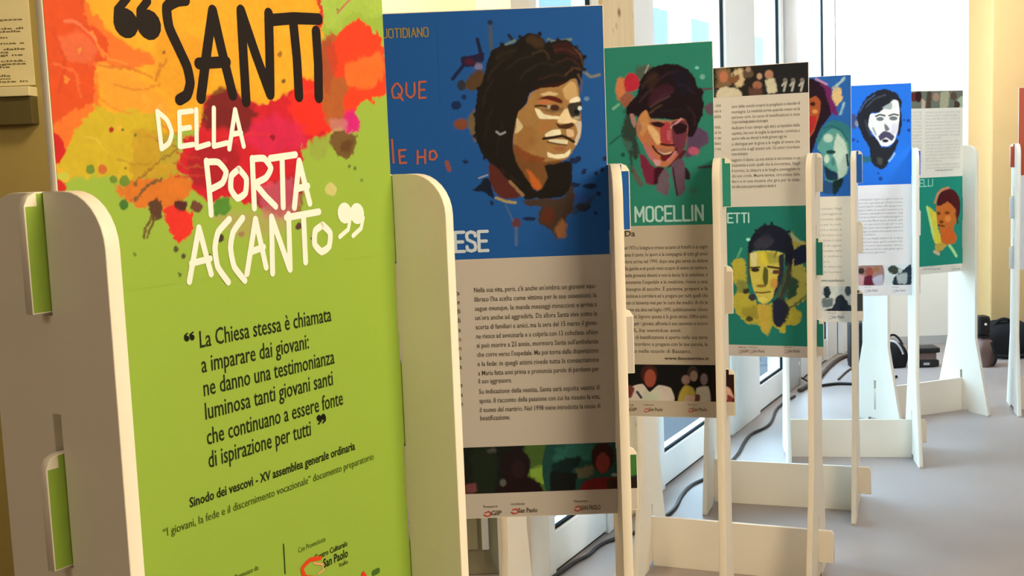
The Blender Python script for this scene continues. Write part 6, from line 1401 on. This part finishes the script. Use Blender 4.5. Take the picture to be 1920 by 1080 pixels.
def upright(parent, u):
    R = 0.062
    h, b = UW / 2, BW / 2
    s = PT / 2 + 0.0012
    za = ZT - TABS[0][1] - 0.004
    out = [(-b, 0), (-0.06, 0), (-0.05, 0.02), (0.05, 0.02), (0.06, 0), (b, 0), (b, 0.012), (h, FH)]
    out += arc(h - R, ZU - R, R, 0, 90, 8)
    out += [(s, ZU), (s, za), (-s, za), (-s, ZU)]                     # the top slot is open
    out += arc(-h + R, ZU - R, R, 90, 180, 8)
    out += [(-h, FH), (-b, 0.012)]
    holes = []
    for a, c in TABS[1:]:
        holes.append([(-s, ZT - c - 0.003), (s, ZT - c - 0.003), (s, ZT - a + 0.042), (-s, ZT - a + 0.042)])
    k = CB_T / 2 + 0.001
    holes.append([(-k, 0.07), (k, 0.07), (k, CB_TOP + 0.045), (-k, CB_TOP + 0.045)])
    # local 2-D: a = towards the viewer (-y), b = up, thickness along x
    ax = Matrix(((0, 0, 1, u), (-1, 0, 0, 0), (0, 1, 0, 0), (0, 0, 0, 1)))
    return slab_curve('upright', out, holes, TH, 0.0012, M['board'], parent, ax)

def panel_outline():
    l, r = TH / 2 + 0.0008, PW - TH / 2 - 0.0008
    lo, ro = -TH / 2 - PR, PW + TH / 2 + PR
    p = [(l, ZB), (r, ZB)]
    for a, c in reversed(TABS):
        p += [(r, ZT - c), (ro, ZT - c), (ro, ZT - a - 0.014), (ro - 0.006, ZT - a - 0.004), (ro - 0.016, ZT - a), (r, ZT - a)]
    p += [(r, ZT), (l, ZT)]
    for a, c in TABS:
        p += [(l, ZT - a), (lo + 0.016, ZT - a), (lo + 0.006, ZT - a - 0.004), (lo, ZT - a - 0.014), (lo, ZT - c), (l, ZT - c)]
    return p

def make_stand(i, x, y, ang, label, step):
    """x, y: foot of the right-hand upright; ang: turn of the panel about the vertical"""
    a = ART[i]
    root = empty('display_stand', (x - PW * math.cos(ang), y - PW * math.sin(ang), 0), ang)
    tag(root, label, 'display stand', 'wooden display stands in the row')
    upright(root, 0.0); upright(root, PW)
    # cross bar with its two end tabs
    e = TH / 2
    cb = [(e + 0.0006, 0.0), (PW - e - 0.0006, 0.0), (PW - e - 0.0006, 0.075), (PW + e + CB_OUT, 0.075), (PW + e + CB_OUT, CB_TOP - 0.012), (PW + e + CB_OUT - 0.008, CB_TOP), 
          (-e, CB_TOP), (-e, CB_TOP - 0.002), (-e, 0.075), (e + 0.0006, 0.075)]
    cb[2] = (PW - e - 0.0006, 0.072); cb[9] = (e + 0.0006, 0.072); cb[3] = (PW + e + CB_OUT, 0.072); cb[8] = (-e, 0.072)
    ax = Matrix(((1, 0, 0, 0), (0, 0, 1, 0), (0, 1, 0, 0), (0, 0, 0, 1)))
    slab_curve('crossbar', cb, [], CB_T, 0.001, M['board'], root, ax)
    pn = slab_curve('panel', panel_outline(), [], PT, 0.0008, M['board'], root, ax)
    yf = -PT / 2
    # bands of flat colour, cut to the panel and its tabs
    l, r = TH / 2 * 1000 + 1.6, (PW - TH / 2) * 1000 - 1.6
    lo, ro = (-TH / 2 - PR) * 1000 + 1.5, (PW + TH / 2 + PR) * 1000 - 1.5
    fb = Flat()
    for v0, v1, col in a['bands']:
        fb.rect(l, r, max(v0, 1.5), min(v1, 998.5), yf - 0.0002, ZT, col)
        for t0, t1 in TABS:
            b0, b1 = max(v0, t0 * 1000 + 15), min(v1, t1 * 1000 - 1.5)
            if b1 > b0:
                fb.rect(lo, l, b0, b1, yf - 0.0002, ZT, col); fb.rect(r, ro, b0, b1, yf - 0.0002, ZT, col)
            if v0 <= t0 * 1000 < v1:
                fb.rect(lo + 14, l, t0 * 1000 + 1.5, t0 * 1000 + 15, yf - 0.0002, ZT, col); fb.rect(r, ro - 14, t0 * 1000 + 1.5, t0 * 1000 + 15, yf - 0.0002, ZT, col)
    fb.build('printed_ground', pn)
    def keep(u, v):
        k = (u > l) & (u < r) & (v > 1.5) & (v < 998.5)
        for t0, t1 in TABS:
            k |= (v > t0 * 1000 + 15) & (v < t1 * 1000 - 1.5) & (u > lo) & (u < ro)
            k |= (v > t0 * 1000 + 1.5) & (v < t0 * 1000 + 15) & (u > lo + 14) & (u < ro - 14)
        return k
    if a['portrait']:
        P = np.concatenate([np.asarray(o[-1]).reshape(-1, 2) for o in a['portrait']])
        u0, u1 = max(P[:, 0].min() - 8, lo), min(P[:, 0].max() + 8, ro)
        v0, v1 = max(P[:, 1].min() - 8, 2.0), min(P[:, 1].max() + 8, 998.0)
        cv = Canvas(u0, u1, v0, v1, step, i); cv.bands(a['bands'])
        cv.run(a['portrait'])
        link('paint_splash' if i == 1 else 'painted_portrait', cv.mesh('portrait', yf - 0.0005, ZT, keep), M['ink'], pn)
    if 'photo' in a:
        v0, v1 = a['photo_rows']
        cv = Canvas(lo, ro, max(v0, 2.0), v1, step, i + 20); cv.c[:] = lin(a['photo'][0][1])
        cv.run(a['photo'])
        link('photo_strip', cv.mesh('photo', yf - 0.0005, ZT, keep), M['ink'], pn)
    for key, part in (('strokes', 'title_lettering'), ('logo', 'logo')):
        for n, (col, wd, pts) in enumerate(a.get(key, [])):
            if n == 0: ft = Flat()
            ft.stroke(col, wd, np.asarray(pts).reshape(-1, 2), yf - 0.0009 - 0.000003 * n, ZT)
            if n == len(a[key]) - 1: ft.build(part, pn)
    if a['caps']:
        ft = Flat()
        for t in a['caps']: ft.caps(*t, yf - 0.0009, ZT)
        ft.build('name_lettering', pn)
    if a['text']:
        ft = Flat()
        for t in a['text']:
            ft.text(t[0], t[1], t[2], t[3], t[4], t[5], t[6], yf - 0.0008, ZT)
        ft.build('printed_text', pn)
    return root

STANDS = [
    (1, -0.1747, 1.7529, 0.9977, 'green display stand with a red and orange paint splash and the exhibition title', 1.1),
    (2, 0.2045, 2.2570, -0.0101, 'white display stand with the blue poster of a laughing dark-haired woman', 1.2),
    (3, 0.5565, 3.0557, -0.2650, 'white display stand with the green poster of a smiling youth and the word MOCELLIN', 1.5),
    (4, 1.0260, 3.8989, -0.3942, 'white display stand with text above a green poster of a yellow-lit face', 1.8),
    (5, 1.3984, 4.6789, -0.3399, 'white display stand with the blue poster of two overlapping faces, one turquoise', 2.0),
    (6, 1.9134, 5.4671, -0.1733, 'white display stand with the blue poster of a bearded man with glasses', 2.0),
    (7, 2.5290, 6.4356, 0.3707, 'white display stand with text above a green poster of an orange face', 2.4),
    (8, 3.3788, 6.2330, -0.2670, 'white display stand with a red poster at the right edge of the photo', 2.4),
]
for s in STANDS: make_stand(*s)

# ------------------------------------------------------------------ things along the walls
def cable(name, pts, r, m, label, z=None):
    z = r + 0.0005 if z is None else z
    return tag(tube(name, [(x, y, z) if len((x, y)) == 2 else (x, y, z) for x, y in pts], r, M[m]), label, 'cable')
cable('power_cable', [(0.073, 3.957), (0.14, 4.066), (0.20, 4.176), (0.250, 4.226), (0.287, 4.319), (0.334, 4.389), (0.42, 4.439), (0.51, 4.545), (0.61, 4.678),
                      (0.665, 4.794), (0.703, 4.940), (0.772, 5.113), (0.874, 5.223), (0.983, 5.386), (1.096, 5.623), (1.155, 5.81), (1.239, 6.03),
                      (1.359, 6.16), (1.429, 6.332), (1.489, 6.543), (1.56, 6.70), (1.66, 6.87), (1.70, 6.93)], 0.0075, 'cable',
      'black power cable snaking over the floor along the foot of the windows')
cable('cable_cover', [(1.76, 7.06), (1.87, 7.23), (1.98, 7.42), (2.14, 7.79), (2.31, 8.12), (2.44, 8.26), (2.60, 8.16), (2.70, 7.95)], 0.013, 'brown',
      'thick brown cable bundle curving into the far corner below the last window')
cable('thin_brown_cable', [(2.10, 7.40), (2.15, 7.50), (2.22, 7.64), (2.29, 7.76), (2.35, 7.74), (2.40, 7.60)], 0.006, 'brown', 'thin brown cable looping on the floor in the far corner')
cable('flat_grey_cable', [(1.93, 7.20), (2.00, 7.24), (2.08, 7.25), (2.17, 7.20), (2.32, 7.25), (2.48, 7.40)], 0.009, 'black', 'dark cable lying straight across the floor in front of the brown bundle')

# pale adapter by the third window
t = empty('power_adapter', (1.79, 7.30, 0), 0.5)
tag(t, 'pale grey plug adapter standing by the cable under the windows', 'power adapter')
bm = bmesh.new(); box(bm, -0.035, 0.035, -0.03, 0.03, 0, 0.13, None, 0.012); from_bm('body', bm, M['chrome'], t)
bm = bmesh.new(); box(bm, -0.028, 0.028, -0.025, 0.025, 0.128, 0.155, None, 0.008); from_bm('lid', bm, M['frame'], t)
tube('cord', [(0.036, 0, 0.05), (0.07, -0.02, 0.03), (0.1, -0.02, 0.008), (0.16, 0.03, 0.006)], 0.005, M['cable'], t)

def soft_lump(bm, cx, cy, rx, ry, h, seed, nx=20, nz=10, flat=0.35):
    """a slumped, wrinkled bag resting on the floor"""
    rnd = random.Random(seed)
    ph = [rnd.uniform(0, 6.28) for _ in range(6)]
    rows = []
    for j in range(nz + 1):
        t = j / nz
        zz = h * t
        rr = (1 - max(0.0, t - flat) ** 2 / (1 - flat) ** 2) ** 0.5 if t > flat else 1 - 0.1 * (1 - t / flat) ** 2
        row = []
        for i in range(nx):
            an = 2 * math.pi * i / nx
            w = 1 + 0.06 * math.sin(3 * an + ph[0] + 3 * t) + 0.04 * math.sin(5 * an + ph[1] - 5 * t) + 0.03 * math.sin(9 * an + ph[2])
            ca, sa = math.cos(an), math.sin(an)
            ca = math.copysign(abs(ca) ** 0.7, ca); sa = math.copysign(abs(sa) ** 0.7, sa)
            row.append(bm.verts.new((cx + rx * rr * w * ca, cy + ry * rr * w * sa, zz)))
        rows.append(row)
    for j in range(nz):
        for i in range(nx):
            bm.faces.new((rows[j][i], rows[j][(i + 1) % nx], rows[j + 1][(i + 1) % nx], rows[j + 1][i]))
    bm.faces.new(rows[0][::-1]); bm.faces.new(rows[-1])

# tall black case behind the seventh stand
t = empty('equipment_case', (2.38, 7.86, 0), -0.1)
tag(t, 'tall black equipment case behind the white upright of the orange-face stand', 'case')
bm = bmesh.new(); box(bm, -0.075, 0.075, -0.06, 0.06, 0.015, 0.31, None, 0.012); from_bm('body', bm, M['black'], t)
tube('handle', [(-0.04, 0, 0.308), (-0.04, 0, 0.335), (0.04, 0, 0.335), (0.04, 0, 0.308)], 0.006, M['black'], t)
for sx in (-0.06, 0.06):
    bm = bmesh.new(); box(bm, sx - 0.012, sx + 0.012, -0.05, 0.05, 0, 0.016, None, 0.003); from_bm('foot', bm, M['black'], t)

# black bag with a pale cord
t = empty('shoulder_bag', (2.59, 7.78, 0), 0.1)
tag(t, 'small black bag with a pale cord over it, left of the grey and black device', 'bag')
bm = bmesh.new(); soft_lump(bm, 0, 0, 0.085, 0.06, 0.18, 4); from_bm('body', bm, M['fabric'], t, True)
tube('cord', [(-0.085, -0.03, 0.17), (-0.05, -0.035, 0.192), (-0.01, -0.062, 0.18), (0.02, -0.078, 0.13), (0.028, -0.08, 0.10)], 0.007, M['chrome'], t)
tube('strap', [(-0.07, 0, 0.15), (-0.04, 0.01, 0.22), (0.03, 0.01, 0.22), (0.06, 0, 0.15)], 0.008, M['fabric'], t)

# grey and black device
t = empty('media_player', (2.79, 7.78, 0), -0.05)
tag(t, 'flat black and grey electronic device on the floor beside the crossbar of the orange-face stand', 'electronic device')
bm = bmesh.new(); box(bm, -0.085, 0.085, -0.07, 0.07, 0.006, 0.05, None, 0.006); from_bm('base', bm, M['black'], t)
bm = bmesh.new(); box(bm, -0.07, 0.07, -0.062, 0.066, 0.05, 0.10, None, 0.006); from_bm('body', bm, M['skin_pink'], t)
bm = bmesh.new(); box(bm, -0.09, 0.09, -0.075, 0.07, 0.10, 0.135, None, 0.008); from_bm('lid', bm, M['black'], t)
bm = bmesh.new(); box(bm, -0.02, 0.02, -0.0735, -0.0695, 0.018, 0.034); from_bm('display', bm, M['chrome'], t)

# bags and speaker by the yellow pier
t = empty('duffel_bag', (3.45, 8.02, 0), -0.15)
tag(t, 'large black duffel bag slumped against the yellow wall behind the far right stand', 'bag')
bm = bmesh.new(); soft_lump(bm, 0, 0, 0.21, 0.11, 0.27, 9, 28, 12, 0.5); from_bm('body', bm, M['fabric'], t, True)
tube('handle', [(-0.1, -0.05, 0.2), (-0.08, -0.07, 0.27), (0.02, -0.07, 0.28), (0.06, -0.05, 0.2)], 0.011, M['fabric'], t)
tube('strap', [(-0.17, -0.05, 0.14), (-0.16, -0.11, 0.05), (-0.08, -0.125, 0.018), (0.04, -0.125, 0.016), (0.14, -0.12, 0.03)], 0.014, M['fabric'], t)
t = empty('rucksack', (3.165, 7.70, 0), 0.2)
tag(t, 'dusky pink rucksack on the floor beneath the small black speaker', 'bag')
bm = bmesh.new(); soft_lump(bm, 0, 0, 0.065, 0.07, 0.20, 21, 22, 12, 0.55); from_bm('body', bm, M['skin_pink'], t, True)
tube('strap', [(0.02, -0.066, 0.17), (0.045, -0.075, 0.1), (0.045, -0.08, 0.04), (0.02, -0.076, 0.012)], 0.010, M['fabric'], t)
t = empty('loudspeaker', (3.155, 7.70, 0.2), 0.05)
tag(t, 'small black loudspeaker with a white dot, right of the orange-face stand', 'loudspeaker')
bm = bmesh.new(); box(bm, -0.046, 0.046, -0.045, 0.045, 0.012, 0.145, None, 0.022); from_bm('cabinet', bm, M['black'], t, False)
bm = bmesh.new(); box(bm, -0.04, 0.04, -0.04, 0.04, 0, 0.014, None, 0.003); from_bm('foot', bm, M['black'], t)
bm = bmesh.new(); bmesh.ops.create_cone(bm, cap_ends=True, segments=16, radius1=0.009, radius2=0.009, depth=0.004, matrix=Matrix.Translation((0.006, -0.0465, 0.09)) @ Matrix.Rotation(math.pi / 2, 4, 'X'))
from_bm('badge', bm, M['frame'], t)

# wall on the left: printed sheet above a ledge
t = empty('notice_sheet', (-2.1, yb - 0.0005, 0))
tag(t, 'cream printed notice sheet on the wall above the ledge, behind the green stand', 'poster')
bm = bmesh.new(); box(bm, -0.45, 0.395, -0.006, 0, 1.842, 2.45); from_bm('sheet', bm, M['paper'], t)
ft = Flat()
rnd = random.Random(3)
y0 = 2.06
for i in range(22):
    ft.text(POOL_TEXT[i % len(POOL_TEXT)], -430, 370 - rnd.choice((0, 0, 10, 60, 110)), 0, 7.5, (104, 92, 56), 1.4, -0.0065, 2.075 - i * 0.0105)
ft.build('lettering', t)
t = empty('wall_ledge', (-2.1, yb - 0.0005, 0))
tag(t, 'pale ledge with its shadow as a dark olive band beneath, on the wall, below the notice sheet', 'ledge')
bm = bmesh.new(); box(bm, -0.6, 0.4, -0.075, 0, 1.80, 1.834, None, 0.003); from_bm('top', bm, M['paper'], t)
bm = bmesh.new(); box(bm, -0.6, 0.398, -0.06, 0, 1.70, 1.7995, None, 0.003); from_bm('shadow_band', bm, M['shadow_rail'], t)  # dark band drawn as the shadow below the ledge

# added block standing in for the shaded base of the back wall
t = empty('shaded_wall_base', (-0.26, yb - 0.02, 0))
tag(t, 'olive grey block for the shaded base of the back wall, with a white strip, under the blue poster', 'cabinet')
bm = bmesh.new(); box(bm, -0.3, 0.22, -0.16, 0.015, 0, 0.36, None, 0.004); from_bm('base_block', bm, M['shade_grey'], t)
bm = bmesh.new(); box(bm, -0.28, 0.10, -0.178, -0.1605, 0.10, 0.34, None, 0.003); from_bm('unit', bm, M['shade_grey'], t)
bm = bmesh.new(); box(bm, 0.115, 0.14, -0.18, -0.1605, 0.10, 0.34, None, 0.002); from_bm('edge_strip', bm, M['frame'], t)
bm = bmesh.new(); box(bm, 0.05, 0.062, -0.166, -0.1605, 0.0, 0.09); from_bm('dark_line', bm, M['shadow_rail'], t)

# across the street
t = empty('street_building', tuple(WM @ Vector((8.0, 9.0, 0))), WROT)
tag(t, 'pale building with blue windows across the street, seen through the panes', 'building')
bm = bmesh.new(); box(bm, -6, 60, 0, 4, -0.06, 13.0); from_bm('facade', bm, M['facade'], t)
for k in range(13):
    for z in (0.9, 6.6):
        x = -4.5 + k * 5.0
        bm = bmesh.new(); box(bm, x, x + 3.3, -0.05, -0.0005, z, z + 4.6); w = from_bm('window', bm, M['frame'], t)
        bm = bmesh.new(); box(bm, x + 0.15, x + 3.15, -0.06, -0.0505, z + 0.15, z + 4.45); from_bm('pane', bm, M['facade2'], w)
